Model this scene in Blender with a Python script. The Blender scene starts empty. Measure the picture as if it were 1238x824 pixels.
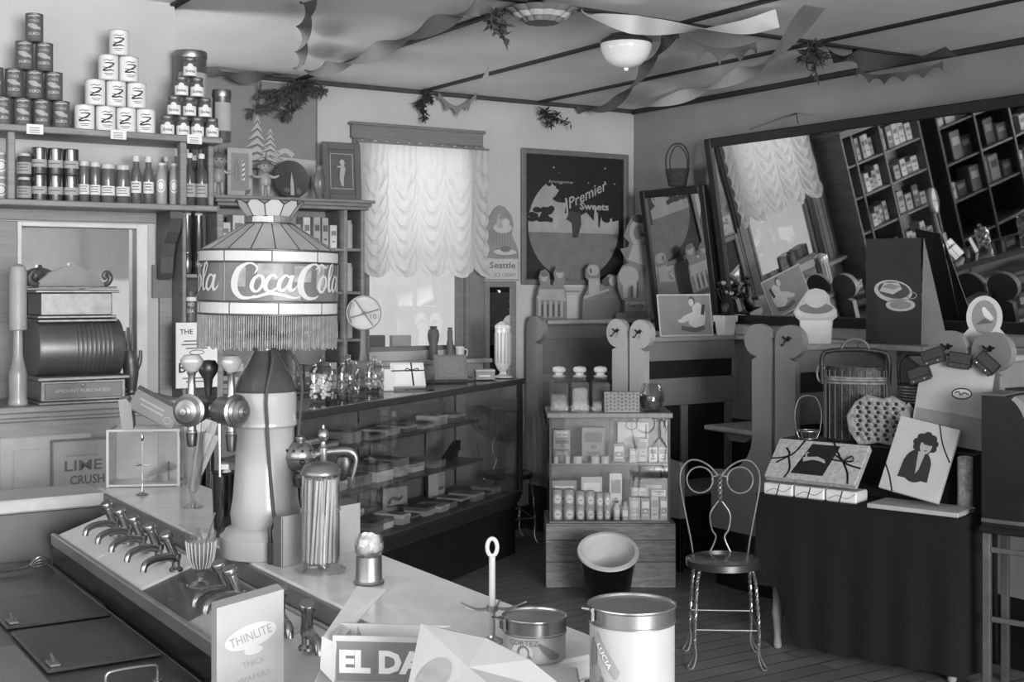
import bpy, math, random
from mathutils import Matrix, Vector
random.seed(7)
PI = math.pi
F, CX, YH, H = 1560.0, 619.0, 345.0, 1.68       # focal length in pixels (1238 wide), centre column, horizon row, eye height
TH = math.atan2(1000.0, 1560.0)                 # the room is turned this much from the view axis
CT, ST = math.cos(TH), math.sin(TH)
SC = bpy.context.scene
COL = SC.collection

# ---------- measuring helpers ----------
def at(px, py, Y):
    return Vector(((px-CX)/F*Y, Y, H-(py-YH)/F*Y))
def onz(px, py, Z):
    return at(px, py, F*(H-Z)/(py-YH))
def onv(px, py, v):
    k = (px-CX)/F
    return at(px, py, v/(-ST*k+CT))
def onu(px, py, u):
    k = (px-CX)/F
    return at(px, py, u/(CT*k+ST))
def uv(p):
    return (CT*p[0]+ST*p[1], -ST*p[0]+CT*p[1], p[2])
def R(u, v, z):
    return Vector((CT*u-ST*v, ST*u+CT*v, z))
def ucol(px, v):
    return uv(onv(px, 400, v))[0]

# ---------- materials (a monochrome photograph: greys) ----------
def lin(g):
    return g/12.92 if g <= 0.04045 else ((g+0.055)/1.055)**2.4
MATS = {}
def mat(name, g, rough=.55, metal=0.0, var=.10, scale=9.0, kind='noise', spec=.4, bump=0.0, stretch=(1, 1, 1), coat=0.0, ramp=None):
    if name in MATS: return MATS[name]
    m = bpy.data.materials.new(name); m.use_nodes = True
    nt = m.node_tree; N = nt.nodes; L = nt.links
    b = N['Principled BSDF']
    b.inputs['Roughness'].default_value = rough
    b.inputs['Metallic'].default_value = metal
    b.inputs['Specular IOR Level'].default_value = spec
    b.inputs['Coat Weight'].default_value = coat
    l = lin(g)
    tc = N.new('ShaderNodeTexCoord'); mp = N.new('ShaderNodeMapping')
    mp.inputs['Scale'].default_value = stretch
    L.new(tc.outputs['Object'], mp.inputs['Vector'])
    if kind == 'wood':
        t = N.new('ShaderNodeTexNoise'); t.inputs['Scale'].default_value = scale
        t.inputs['Detail'].default_value = 5; t.inputs['Distortion'].default_value = 1.2
    elif kind == 'marble':
        t = N.new('ShaderNodeTexNoise'); t.inputs['Scale'].default_value = scale
        t.inputs['Detail'].default_value = 8; t.inputs['Distortion'].default_value = 2.5
    else:
        t = N.new('ShaderNodeTexNoise'); t.inputs['Scale'].default_value = scale; t.inputs['Detail'].default_value = 4
    L.new(mp.outputs['Vector'], t.inputs['Vector'])
    cr = N.new('ShaderNodeValToRGB')
    lo, hi = l*(1-var), l*(1+var)
    cr.color_ramp.elements[0].position = .3; cr.color_ramp.elements[0].color = (lo, lo, lo, 1)
    cr.color_ramp.elements[1].position = .7; cr.color_ramp.elements[1].color = (hi, hi, hi, 1)
    L.new(t.outputs['Fac'], cr.inputs['Fac'])
    L.new(cr.outputs['Color'], b.inputs['Base Color'])
    if bump:
        bp = N.new('ShaderNodeBump'); bp.inputs['Strength'].default_value = bump; bp.inputs['Distance'].default_value = .01
        L.new(t.outputs['Fac'], bp.inputs['Height']); L.new(bp.outputs['Normal'], b.inputs['Normal'])
    MATS[name] = m
    return m
def glass(name, clear=.92, gloss=.9, edge=.35, rough=.02):
    """thin glass: clear face on, mirroring at the rim"""
    if name in MATS: return MATS[name]
    m = bpy.data.materials.new(name); m.use_nodes = True
    nt = m.node_tree; N = nt.nodes; L = nt.links
    N.remove(N['Principled BSDF'])
    out = N['Material Output']
    tr = N.new('ShaderNodeBsdfTransparent'); gl = N.new('ShaderNodeBsdfGlossy'); mx = N.new('ShaderNodeMixShader')
    gl.inputs['Roughness'].default_value = rough; gl.inputs['Color'].default_value = (gloss, gloss, gloss, 1)
    lw = N.new('ShaderNodeLayerWeight'); lw.inputs['Blend'].default_value = .25
    mr = N.new('ShaderNodeMapRange'); mr.inputs['To Min'].default_value = .05; mr.inputs['To Max'].default_value = edge+.2
    nz = N.new('ShaderNodeTexNoise'); nz.inputs['Scale'].default_value = 6
    tcr = N.new('ShaderNodeMapRange'); tcr.inputs['To Min'].default_value = clear-.04; tcr.inputs['To Max'].default_value = clear+.02
    L.new(nz.outputs['Fac'], tcr.inputs['Value']); L.new(tcr.outputs['Result'], tr.inputs['Color'])
    L.new(lw.outputs['Facing'], mr.inputs['Value']); L.new(mr.outputs['Result'], mx.inputs['Fac'])
    L.new(tr.outputs[0], mx.inputs[1]); L.new(gl.outputs[0], mx.inputs[2]); L.new(mx.outputs[0], out.inputs['Surface'])
    MATS[name] = m
    return m

# ---------- mesh builder ----------
def xf(loc=(0, 0, 0), rx=0, ry=0, rz=0, s=1):
    return Matrix.Translation(loc) @ Matrix.Rotation(rz, 4, 'Z') @ Matrix.Rotation(ry, 4, 'Y') @ Matrix.Rotation(rx, 4, 'X') @ Matrix.Scale(s, 4)
TXT = {}
def text_mesh(s, bold=0.0, shear=0.0):
    k = (s, bold, shear)
    if k not in TXT:
        cu = bpy.data.curves.new('lettering', 'FONT'); cu.body = s; cu.size = 1.0; cu.offset = bold; cu.shear = shear
        cu.resolution_u = 2
        cu.fill_mode = 'FRONT'
        ob = bpy.data.objects.new('lettering', cu); COL.objects.link(ob)
        dg = bpy.context.evaluated_depsgraph_get()
        me = bpy.data.meshes.new_from_object(ob.evaluated_get(dg))
        vs = [v.co.copy() for v in me.vertices]; fs = [tuple(p.vertices) for p in me.polygons]
        bpy.data.objects.remove(ob); bpy.data.curves.remove(cu); bpy.data.meshes.remove(me)
        x0 = min(v.x for v in vs); x1 = max(v.x for v in vs); y0 = min(v.y for v in vs); y1 = max(v.y for v in vs)
        TXT[k] = ([((v.x-x0), v.y-y0) for v in vs], fs, x1-x0, y1-y0)
    return TXT[k]
def smooth_path(pts, n=6, closed=False):
    pts = [Vector(p) for p in pts]
    out = []
    m = len(pts)
    rng = range(m) if closed else range(m-1)
    for i in rng:
        p0 = pts[(i-1) % m] if closed or i > 0 else pts[0]
        p1 = pts[i]; p2 = pts[(i+1) % m]
        p3 = pts[(i+2) % m] if closed or i+2 < m else pts[-1]
        for j in range(n):
            t = j/n
            out.append(.5*((2*p1)+(-p0+p2)*t+(2*p0-5*p1+4*p2-p3)*t*t+(-p0+3*p1-3*p2+p3)*t**3))
    if not closed: out.append(pts[-1])
    return out

class M:
    def __init__(s):
        s.v = []; s.f = []; s.mi = []; s.sm = []; s.T = Matrix.Identity(4); s.warp = None
    def _add(s, vs, fs, m=0, smooth=False):
        b = len(s.v)
        for p in vs:
            p = Vector(p)
            if s.warp: p = Vector(s.warp(p))
            s.v.append(s.T @ p)
        for f in fs:
            s.f.append(tuple(b+i for i in f)); s.mi.append(m); s.sm.append(smooth)
        return s
    def box(s, x0, x1, y0, y1, z0, z1, m=0, T=None):
        vs = [(x, y, z) for x in (x0, x1) for y in (y0, y1) for z in (z0, z1)]
        if T is not None: vs = [T @ Vector(p) for p in vs]
        return s._add(vs, [(0, 1, 3, 2), (4, 6, 7, 5), (0, 4, 5, 1), (2, 3, 7, 6), (0, 2, 6, 4), (1, 5, 7, 3)], m)
    def cbox(s, cx, cy, cz, sx, sy, sz, m=0, T=None):
        return s.box(cx-sx/2, cx+sx/2, cy-sy/2, cy+sy/2, cz-sz/2, cz+sz/2, m, T)
    def chbox(s, x0, x1, y0, y1, z0, z1, c=.004, m=0, T=None):
        """box with chamfered edges"""
        vs = []
        for x, sx in ((x0, 1), (x1, -1)):
            for y, sy in ((y0, 1), (y1, -1)):
                for z, sz in ((z0, 1), (z1, -1)):
                    vs += [(x, y+sy*c, z+sz*c), (x+sx*c, y, z+sz*c), (x+sx*c, y+sy*c, z)]
        def q(i, j, k, a): return (i*4+j*2+k)*3+a
        fs = []
        for i in (0, 1): fs.append([q(i, 0, 0, 0), q(i, 0, 1, 0), q(i, 1, 1, 0), q(i, 1, 0, 0)][::1 if i == 0 else -1])
        for j in (0, 1): fs.append([q(0, j, 0, 1), q(1, j, 0, 1), q(1, j, 1, 1), q(0, j, 1, 1)][::1 if j == 0 else -1])
        for k in (0, 1): fs.append([q(0, 0, k, 2), q(0, 1, k, 2), q(1, 1, k, 2), q(1, 0, k, 2)][::1 if k == 0 else -1])
        for i in (0, 1):
            for j in (0, 1): fs.append([q(i, j, 0, 0), q(i, j, 1, 0), q(i, j, 1, 1), q(i, j, 0, 1)])
            for k in (0, 1): fs.append([q(i, 0, k, 0), q(i, 1, k, 0), q(i, 1, k, 2), q(i, 0, k, 2)])
        for j in (0, 1):
            for k in (0, 1): fs.append([q(0, j, k, 1), q(1, j, k, 1), q(1, j, k, 2), q(0, j, k, 2)])
        for i in (0, 1):
            for j in (0, 1):
                for k in (0, 1): fs.append([q(i, j, k, a) for a in (0, 1, 2)])
        if T is not None: vs = [T @ Vector(p) for p in vs]
        return s._add(vs, fs, m)
    def lathe(s, prof, seg=24, m=0, T=None, smooth=True, a0=0, a1=2*PI, sx=1, sy=1, mats=None):
        full = abs(a1-a0-2*PI) < 1e-6
        n = seg if full else seg+1
        vs = []
        for r, z in prof:
            for i in range(n):
                a = a0+(a1-a0)*i/seg
                vs.append((r*math.cos(a)*sx, r*math.sin(a)*sy, z))
        if T is not None: vs = [T @ Vector(p) for p in vs]
        for j in range(len(prof)-1):
            fs = []
            for i in range(seg):
                i2 = (i+1) % n if full else i+1
                fs.append((j*n+i, j*n+i2, (j+1)*n+i2, (j+1)*n+i))
            if j == 0:
                b = len(s.v); s._add(vs, fs, mats[0] if mats else m, smooth)
            else:
                for f in fs:
                    s.f.append(tuple(b+q for q in f)); s.mi.append(mats[j] if mats else m); s.sm.append(smooth)
        return s
    def cyl(s, r, z0, z1, seg=20, m=0, T=None, smooth=True):
        return s.lathe([(0, z0), (r, z0), (r, z0), (r, z1), (r, z1), (0, z1)], seg, m, T, smooth)
    def ball(s, r, c=(0, 0, 0), m=0, seg=16, sx=1, sy=1, sz=1, T=None):
        prof = [(r*math.sin(PI*i/(seg//2)), -r*math.cos(PI*i/(seg//2))*sz) for i in range(seg//2+1)]
        t = Matrix.Translation(c)
        if T is not None: t = T @ t
        return s.lathe(prof, seg, m, t, True, sx=sx, sy=sy)
    def tube(s, pts, r=.005, seg=8, m=0, closed=False, n=0, caps=True):
        if n: pts = smooth_path(pts, n, closed)
        pts = [Vector(p) for p in pts]
        k = len(pts)
        rs = r if isinstance(r, (list, tuple)) else [r]*k
        if len(rs) != k:
            rs = [rs[min(int(i*(len(rs)-1)/(k-1)), len(rs)-2)]*(1-(i*(len(rs)-1)/(k-1) % 1 if i < k-1 else 1))+rs[min(int(i*(len(rs)-1)/(k-1)), len(rs)-2)+1]*((i*(len(rs)-1)/(k-1) % 1) if i < k-1 else 1) for i in range(k)]
        vs = []; fs = []
        up = None
        for i, p in enumerate(pts):
            if closed: t = pts[(i+1) % k]-pts[i-1]
            else: t = pts[min(i+1, k-1)]-pts[max(i-1, 0)]
            if t.length < 1e-9: t = Vector((0, 0, 1))
            t.normalize()
            if up is None:
                up = Vector((0, 0, 1)) if abs(t.z) < .9 else Vector((1, 0, 0))
            a = (up-t*up.dot(t))
            if a.length < 1e-6: a = t.orthogonal()
            a.normalize(); up = a
            b = t.cross(a)
            for j in range(seg):
                w = 2*PI*j/seg
                vs.append(p+(a*math.cos(w)+b*math.sin(w))*rs[i])
        for i in range(k if closed else k-1):
            i2 = (i+1) % k
            for j in range(seg):
                j2 = (j+1) % seg
                fs.append((i*seg+j, i*seg+j2, i2*seg+j2, i2*seg+j))
        if caps and not closed:
            fs.append(tuple(range(seg))[::-1]); fs.append(tuple((k-1)*seg+j for j in range(seg)))
        return s._add(vs, fs, m, True)
    def prism(s, poly, y0, y1, m=0, T=None, ms=None):
        """polygon in x,z pushed from y0 (front) to y1"""
        n = len(poly)
        vs = [(x, y0, z) for x, z in poly]+[(x, y1, z) for x, z in poly]
        if T is not None: vs = [T @ Vector(p) for p in vs]
        s._add(vs, [tuple(range(n)), tuple(range(2*n-1, n-1, -1))], m)
        b = len(s.v)-2*n
        for i in range(n):
            j = (i+1) % n
            s.f.append((b+i, b+n+i, b+n+j, b+j)); s.mi.append(m if ms is None else ms); s.sm.append(False)
        return s
    def flat(s, poly, y=0.0, m=0):
        """flat patch in x,z facing -y (printing on a face)"""
        if s.warp:                      # drawn on a round thing: cut into narrow upright strips that follow the curve
            x0 = min(p[0] for p in poly); x1 = max(p[0] for p in poly); n = max(1, int((x1-x0)/.006))
            for i in range(n):
                a = x0+(x1-x0)*i/n; b = x0+(x1-x0)*(i+1)/n; q = list(poly)
                for lim, sg in ((a, 1), (b, -1)):
                    o = []
                    for k in range(len(q)):
                        p, r = q[k-1], q[k]; pi = sg*(p[0]-lim) >= -1e-9; ri = sg*(r[0]-lim) >= -1e-9
                        if pi != ri:
                            t = (lim-p[0])/(r[0]-p[0]); o.append((lim, p[1]+(r[1]-p[1])*t))
                        if ri: o.append(r)
                    q = o
                    if len(q) < 3: break
                if len(q) >= 3: s._add([(x, y, z) for x, z in q], [tuple(range(len(q)))], m)
            return s
        return s._add([(x, y, z) for x, z in poly], [tuple(range(len(poly)))], m)
    def disc(s, cx, cz, rx, rz, y=0.0, m=0, seg=24, rot=0.0):
        c, q = math.cos(rot), math.sin(rot)
        p = []
        for i in range(seg):
            a = 2*PI*i/seg; x, z = rx*math.cos(a), rz*math.sin(a)
            p.append((cx+x*c-z*q, cz+x*q+z*c))
        return s.flat(p, y, m)
    def ring(s, cx, cz, rx, rz, w, y=0.0, m=0, seg=28, rot=0.0):
        c, q = math.cos(rot), math.sin(rot)
        vs = []
        for i in range(seg):
            a = 2*PI*i/seg
            for d in (0, -w):
                x, z = (rx+d)*math.cos(a), (rz+d)*math.sin(a)
                vs.append((cx+x*c-z*q, y, cz+x*q+z*c))
        return s._add(vs, [(2*i, (2*i+2) % (2*seg), (2*i+3) % (2*seg), 2*i+1) for i in range(seg)], m)
    def stroke(s, pts, w, y=0.0, m=0, n=6):
        """a pen stroke of varying width lying in x,z"""
        p = [(a[0], 0, a[1]) for a in pts]
        P = smooth_path(p, n)
        ws = w if isinstance(w, (list, tuple)) else [w]*len(pts)
        vs = []
        K = len(P)
        for i, q in enumerate(P):
            t = P[min(i+1, K-1)]-P[max(i-1, 0)]
            if t.length < 1e-9: t = Vector((1, 0, 0))
            t.normalize()
            nr = Vector((-t.z, 0, t.x))
            u = i/n; a = min(int(u), len(ws)-2) if len(ws) > 1 else 0
            ww = ws[a]*(1-(u-a))+ws[a+1]*(u-a)
            vs += [(q.x+nr.x*ww/2, y, q.z+nr.z*ww/2), (q.x-nr.x*ww/2, y, q.z-nr.z*ww/2)]
        return s._add(vs, [(2*i, 2*i+1, 2*i+3, 2*i+2) for i in range(K-1)], m)
    def text(s, st, x, z, h, y=0.0, m=0, w=None, align='c', rot=0.0, bold=0.0, shear=0.0):
        vs, fs, tw, th = text_mesh(st, bold, shear)
        sz = h/th; sx = sz if w is None else w/tw
        ox = -tw/2 if align == 'c' else 0
        c, q = math.cos(rot), math.sin(rot)
        o = []
        for a, b in vs:
            xx, zz = (a+ox)*sx, (b-th/2)*sz
            o.append((x+xx*c-zz*q, y, z+xx*q+zz*c))
        return s._add(o, fs, m)
    def build(s, name, mats, parent=None, loc=(0, 0, 0), rz=0.0, bevel=0.0, kind=None):
        me = bpy.data.meshes.new(name)
        me.from_pydata([tuple(p) for p in s.v], [], s.f)
        mats = mats if isinstance(mats, (list, tuple)) else [mats]
        for m in mats: me.materials.append(m)
        for p, i, q in zip(me.polygons, s.mi, s.sm):
            p.material_index = min(i, len(mats)-1); p.use_smooth = q
        me.update()
        if any(s.sm): me.set_sharp_from_angle(angle=math.radians(38))
        o = bpy.data.objects.new(name, me); COL.objects.link(o)
        o.location = loc; o.rotation_euler = (0, 0, rz)
        if parent is not None: o.parent = parent
        if bevel:
            bv = o.modifiers.new('edge', 'BEVEL'); bv.width = bevel; bv.segments = 2; bv.limit_method = 'ANGLE'
        if kind: o['kind'] = kind
        return o

def tag(o, label, cat, group=None):
    o['label'] = label; o['category'] = cat
    if group: o['group'] = group
    return o
def thing(name, label, cat, loc=(0, 0, 0), rz=0.0, group=None):
    o = bpy.data.objects.new(name, None); COL.objects.link(o); o.empty_display_size = .05
    o.location = loc; o.rotation_euler = (0, 0, rz)
    return tag(o, label, cat, group)
KIDS = {}
def dup(src, loc, rz=None, label=None, group=None, scale=None):
    r = src.copy(); COL.objects.link(r); r.location = loc
    if rz is not None: r.rotation_euler = (0, 0, rz)
    if scale: r.scale = (scale,)*3 if not isinstance(scale, tuple) else scale
    if label: r['label'] = label
    if group: r['group'] = group
    for ch in src.children:
        c = ch.copy(); COL.objects.link(c); c.parent = r
        for g in ch.children:
            d = g.copy(); COL.objects.link(d); d.parent = c
    return r
def cyl_warp(r, zc=0.0):
    """bend x,z drawings round a cylinder of radius r whose front is -y"""
    def w(p):
        a = p.x/r; rr = r-p.y*1.5+.0004 if p.y < 0 else r+.0012
        return (math.sin(a)*rr, -math.cos(a)*rr, p.z)
    return w
ORD = ['first', 'second', 'third', 'fourth', 'fifth', 'sixth', 'seventh', 'eighth', 'ninth', 'tenth', 'eleventh', 'twelfth', 'thirteenth', 'fourteenth', 'fifteenth']

# palette
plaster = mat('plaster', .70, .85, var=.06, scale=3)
plaster_dim = mat('dimmed_plaster', .47, .8, var=.06, scale=3)  # weaker light on the side wall, put into a darker plaster tone
ceil_m = mat('ceiling_board', .90, .8, var=.07, scale=2.2)
batten_m = mat('batten_paint', .15, .6)
wood_l = mat('pale_wood', .66, .5, kind='wood', scale=4, stretch=(1, 1, 12), var=.2)
wood_m = mat('mid_wood', .46, .45, kind='wood', scale=5, stretch=(1, 1, 10), var=.22)
wood_h = mat('mid_wood_across', .46, .45, kind='wood', scale=5, stretch=(1, 10, 10), var=.22)
wood_d = mat('dark_wood', .24, .35, kind='wood', scale=6, stretch=(1, 1, 9), var=.25)
wood_k = mat('black_wood', .10, .3, var=.2)
black = mat('black_paint', .05, .4, var=.2)
booth_m = mat('booth_paint', .47, .45, var=.08, scale=4)
white = mat('white_enamel', .86, .25, var=.04)
paper = mat('white_paper', .82, .8, var=.05)
card = mat('grey_card', .62, .8, var=.07)
card_d = mat('dark_card', .30, .75, var=.1)
ink = mat('printing_ink', .16, .7, var=.1)
ink_m = mat('grey_ink', .40, .7, var=.1)
marble = mat('white_marble', .72, .22, kind='marble', scale=3.5, var=.10)
chrome = mat('nickel', .72, .22, 1.0, var=.06)
steel = mat('dull_steel', .58, .38, 1.0, var=.12)
brass_d = mat('dark_bronze', .36, .32, 1.0, var=.15)
iron = mat('wire_iron', .62, .35, .7, var=.1)
g_thin = glass('thin_glass')
g_jar = glass('jar_glass', .90, .95, .55)
g_dark = glass('smoky_glass', .35, .8, .3)
# ================= camera =================
cam = bpy.data.objects.new('camera', bpy.data.cameras.new('camera')); COL.objects.link(cam)
cam.location = (0, 0, H); cam.rotation_euler = (PI/2, 0, 0)
cam.data.sensor_width = 36; cam.data.lens = F/1238*36
cam.data.shift_y = -(412-YH)/1238; cam.data.clip_start = .05
SC.camera = cam

# ================= the room (built in room coordinates, turned by TH) =================
VB, UR, CEIL = 7.5, 5.87, 2.968
U0, V0 = -1.1, -5.0
def struct(name, m, mats, bevel=0):
    return m.build(name, mats, None, (0, 0, 0), TH, bevel, 'structure')
def wall_holes(m, axis, a0, a1, z0, z1, t0, t1, holes):
    """wall slab along axis ('u' or 'v'), thickness t0..t1, with rectangular holes (a,b,zlo,zhi)"""
    def bx(p, q, r, w):
        if q-p < 1e-4 or w-r < 1e-4: return
        if axis == 'u': m.box(p, q, t0, t1, r, w)
        else: m.box(t0, t1, p, q, r, w)
    x = a0
    for (p, q, r, w) in sorted(holes):
        bx(x, p, z0, z1); bx(p, q, z0, r); bx(p, q, w, z1); x = q
    bx(x, a1, z0, z1)

# floor boards
fm = bpy.data.materials.new('floor_boards'); fm.use_nodes = True
N = fm.node_tree.nodes; L = fm.node_tree.links; b = N['Principled BSDF']
tc = N.new('ShaderNodeTexCoord'); mp = N.new('ShaderNodeMapping'); mp.inputs['Rotation'].default_value = (0, 0, 0)
br = N.new('ShaderNodeTexBrick'); br.offset = .37; br.inputs['Scale'].default_value = 1.0
br.inputs['Brick Width'].default_value = 2.6; br.inputs['Row Height'].default_value = .105; br.inputs['Mortar Size'].default_value = .004
for nm, g in (('Color1', .44), ('Color2', .50), ('Mortar', .14)):
    br.inputs[nm].default_value = (lin(g),)*3+(1,)
nz = N.new('ShaderNodeTexNoise'); nz.inputs['Scale'].default_value = 2.5; nz.inputs['Detail'].default_value = 6
mm = N.new('ShaderNodeMix'); mm.data_type = 'RGBA'; mm.blend_type = 'MULTIPLY'; mm.inputs['Factor'].default_value = .55
L.new(tc.outputs['Object'], mp.inputs['Vector']); L.new(mp.outputs['Vector'], br.inputs['Vector']); L.new(mp.outputs['Vector'], nz.inputs['Vector'])
L.new(br.outputs['Color'], mm.inputs['A']); L.new(nz.outputs['Fac'], mm.inputs['B']); L.new(mm.outputs['Result'], b.inputs['Base Color'])
b.inputs['Roughness'].default_value = .5
struct('floor', M().box(U0-.1, UR+.1, V0-.1, VB+.1, -.1, 0), fm)
struct('ceiling', M().box(U0-.1, UR+.1, V0-.1, VB+.1, CEIL, CEIL+.1), ceil_m)
win_glass = glass('window_glass', .96, .9, .0)
WU0, WU1, WZ0, WZ1 = 3.70, 4.43, 1.25, 2.62
m = M(); wall_holes(m, 'u', U0-.1, UR+.1, 0, CEIL, VB, VB+.12, [(WU0, WU1, WZ0, WZ1)]); struct('wall_back', m, plaster)
struct('wall_right', M().box(UR, UR+.12, V0-.1, VB, 0, CEIL), plaster_dim)
m = M(); wall_holes(m, 'v', V0, VB, 0, CEIL, U0-.1, U0, [(.3, 4.1, .9, 2.6), (6.05, 7.35, .9, 2.5)]); struct('wall_left', m, plaster)
m = M(); wall_holes(m, 'u', U0, UR, 0, CEIL, V0-.1, V0, [(-.9, 2.7, .7, 2.8), (3.15, 5.35, .35, 2.75)]); struct('wall_front', m, plaster)
# ceiling battens running away from the camera and one along each wall
for i, u in enumerate((ucol(360, VB-.01), ucol(511, VB-.01), ucol(652, VB-.01), 1.9)):
    if i == 3: u = ucol(208, 5.9)-.02
    struct('trim_%d' % (i+1), M().chbox(u-.022, u+.022, V0, VB, CEIL-.014, CEIL), batten_m)
struct('trim_5', M().chbox(UR-.03, UR, V0, VB, CEIL-.035, CEIL, .006), batten_m)
struct('trim_6', M().chbox(U0, UR-.03, VB-.022, VB, CEIL-.028, CEIL, .005), mat('cornice_paint', .26, .6))
# a cross batten that meets them nearer the camera
struct('trim_7', M().chbox(3.0, UR-.031, 4.85, 4.89, CEIL-.014, CEIL-.0005, .003), batten_m)
struct('baseboard_back', M().chbox(U0, UR, VB-.02, VB, 0, .16), wood_d)
struct('baseboard_right', M().chbox(UR-.02, UR, V0, VB-.02, 0, .16), wood_d)

# ---- window 1 (the one in the photograph) ----
wt = mat('window_trim', .45, .5, kind='wood', scale=5, stretch=(1, 1, 8), var=.15)
m = M()
for a, c in ((WU0-.11, WU0+.004), (WU1-.004, WU1+.14)):
    m.chbox(a, c, VB-.028, VB+.02, WZ0-.06, WZ1)
    m.chbox(a+.02, a+.035, VB-.036, VB-.02, WZ0-.06, WZ1, .003); m.chbox(c-.035, c-.02, VB-.036, VB-.02, WZ0-.06, WZ1, .003)
m.chbox(WU0-.125, WU1+.125, VB-.036, VB+.02, WZ1, WZ1+.10, .005)
m.chbox(WU0-.14, WU1+.14, VB-.05, VB+.03, WZ1+.085, WZ1+.105, .005)
w1 = struct('window_1', m, wt)
m = M(); m.chbox(WU0-.16, WU1+.16, VB-.10, VB+.05, WZ0-.09, WZ0-.06, .006)
m.build('window_sill', mat('sill_paint', .66, .5), w1)
def sash(z0, z1, v):
    m = M()
    for a, c, e, g in ((WU0, WU0+.04, z0, z1), (WU1-.04, WU1, z0, z1), (WU0+.04, WU1-.04, z0, z0+.05), (WU0+.04, WU1-.04, z1-.04, z1)):
        m.chbox(a, c, v, v+.03, e, g, .004)
    o = m.build('window_sash', wt, w1)
    g = M(); g.box(WU0+.04, WU1-.04, v+.012, v+.016, z0+.05, z1-.04); g.build('pane', win_glass, o)
sash(WZ0-.02, 1.96, VB+.045); sash(1.93, WZ1, VB+.08)
# gathered Austrian curtain over the upper sash
m = M()
NU, NZ = 126, 110
cu0, cu1, cz1, cz0 = WU0-.085, WU1+.13, 2.60, 1.80
vs = []; fs = []
NC = 4.5
for j in range(NZ+1):
    t = j/NZ
    for i in range(NU+1):
        s = i/NU; sw = abs(math.sin(s*NC*PI))
        swag = sw**.7
        row = t*9-1.5*swag*min(1, t*2.5)
        fr_ = row % 1.0
        puff = (.030*(math.sin(fr_*PI)**.8)*swag+.006)*min(1, t*4)
        z = cz1-(cz1-cz0)*t-.07*swag*t
        if j == 0: z += .012*math.sin(s*70)
        if t > .93: puff += .02*(t-.93)/.07
        vs.append((cu0+(cu1-cu0)*s+.004*math.sin(t*23+s*9), VB-.05-puff-.010*swag-.003*math.sin(s*120+t*9), z))
for j in range(NZ):
    for i in range(NU):
        a = j*(NU+1)+i; fs.append((a, a+1, a+NU+2, a+NU+1))
m._add(vs, fs, 0, True)
lace = mat('white_curtain_cloth', .93, .9, var=.05, scale=40)
lace.node_tree.nodes['Principled BSDF'].inputs['Transmission Weight'].default_value = 0
# thin cloth lets part of the daylight through
nt = lace.node_tree; tl = nt.nodes.new('ShaderNodeBsdfTranslucent'); tl.inputs['Color'].default_value = (.8, .8, .8, 1)
mx = nt.nodes.new('ShaderNodeMixShader'); mx.inputs[0].default_value = .6
nt.links.new(nt.nodes['Principled BSDF'].outputs[0], mx.inputs[1]); nt.links.new(tl.outputs[0], mx.inputs[2]); nt.links.new(mx.outputs[0], nt.nodes['Material Output'].inputs['Surface'])
cur = m.build('window_curtain', lace, None, (0, 0, 0), TH)
tag(cur, 'white gathered ruffled curtain over the upper window sash', 'curtain')
rod = M().tube([(cu0-.02, VB-.065, 2.598), (cu1+.02, VB-.065, 2.598)], .007, 10).build('curtain_rod', iron, cur)

# ---- unseen windows added for light, behind the camera and in the back room ----
def plain_window(nm, axis, a0, a1, z0, z1, t):
    m = M()
    def bx(p, q, r, w, d=.04):
        if axis == 'u': m.chbox(p, q, t-d, t+d, r, w, .005)
        else: m.chbox(t-d, t+d, p, q, r, w, .005)
    bx(a0-.08, a0, z0-.08, z1+.08); bx(a1, a1+.08, z0-.08, z1+.08); bx(a0, a1, z1, z1+.08); bx(a0, a1, z0-.08, z0)
    n = max(2, round((a1-a0)/1.0))
    for i in range(1, n): bx(a0+(a1-a0)*i/n-.03, a0+(a1-a0)*i/n+.03, z0, z1, .025)
    w = struct(nm, m, wt)
    g = M()
    if axis == 'u': g.box(a0, a1, t-.003, t+.003, z0, z1)
    else: g.box(t-.003, t+.003, a0, a1, z0, z1)
    g.build('pane', win_glass, w)
plain_window('window_2', 'v', .3, 4.1, .9, 2.6, U0-.05)
plain_window('window_3', 'v', 6.05, 7.35, .9, 2.5, U0-.05)
plain_window('window_4', 'u', -.9, 2.7, .7, 2.8, V0-.05)
plain_window('window_5', 'u', 3.15, 5.35, .35, 2.75, V0-.05)  # unseen window, put in to brighten what the back bar mirror reflects
bl = M().box(3.1, 5.4, V0+.002, V0+.006, 1.75, 2.8).build('window_blind', mat('blind_cloth', .70, .8), None, (0, 0, 0), TH); BLM = bl  # unseen blind, added as a pale surface for the back bar mirror
tag(bl, 'pale roller blind half lowered over an added front window out of view', 'blind')

nt = MATS['blind_cloth'].node_tree; tl = nt.nodes.new('ShaderNodeBsdfTranslucent'); tl.inputs['Color'].default_value = (.85, .85, .85, 1)
mx = nt.nodes.new('ShaderNodeMixShader'); mx.inputs[0].default_value = .6
nt.links.new(nt.nodes['Principled BSDF'].outputs[0], mx.inputs[1]); nt.links.new(tl.outputs[0], mx.inputs[2]); nt.links.new(mx.outputs[0], nt.nodes['Material Output'].inputs['Surface'])
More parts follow.
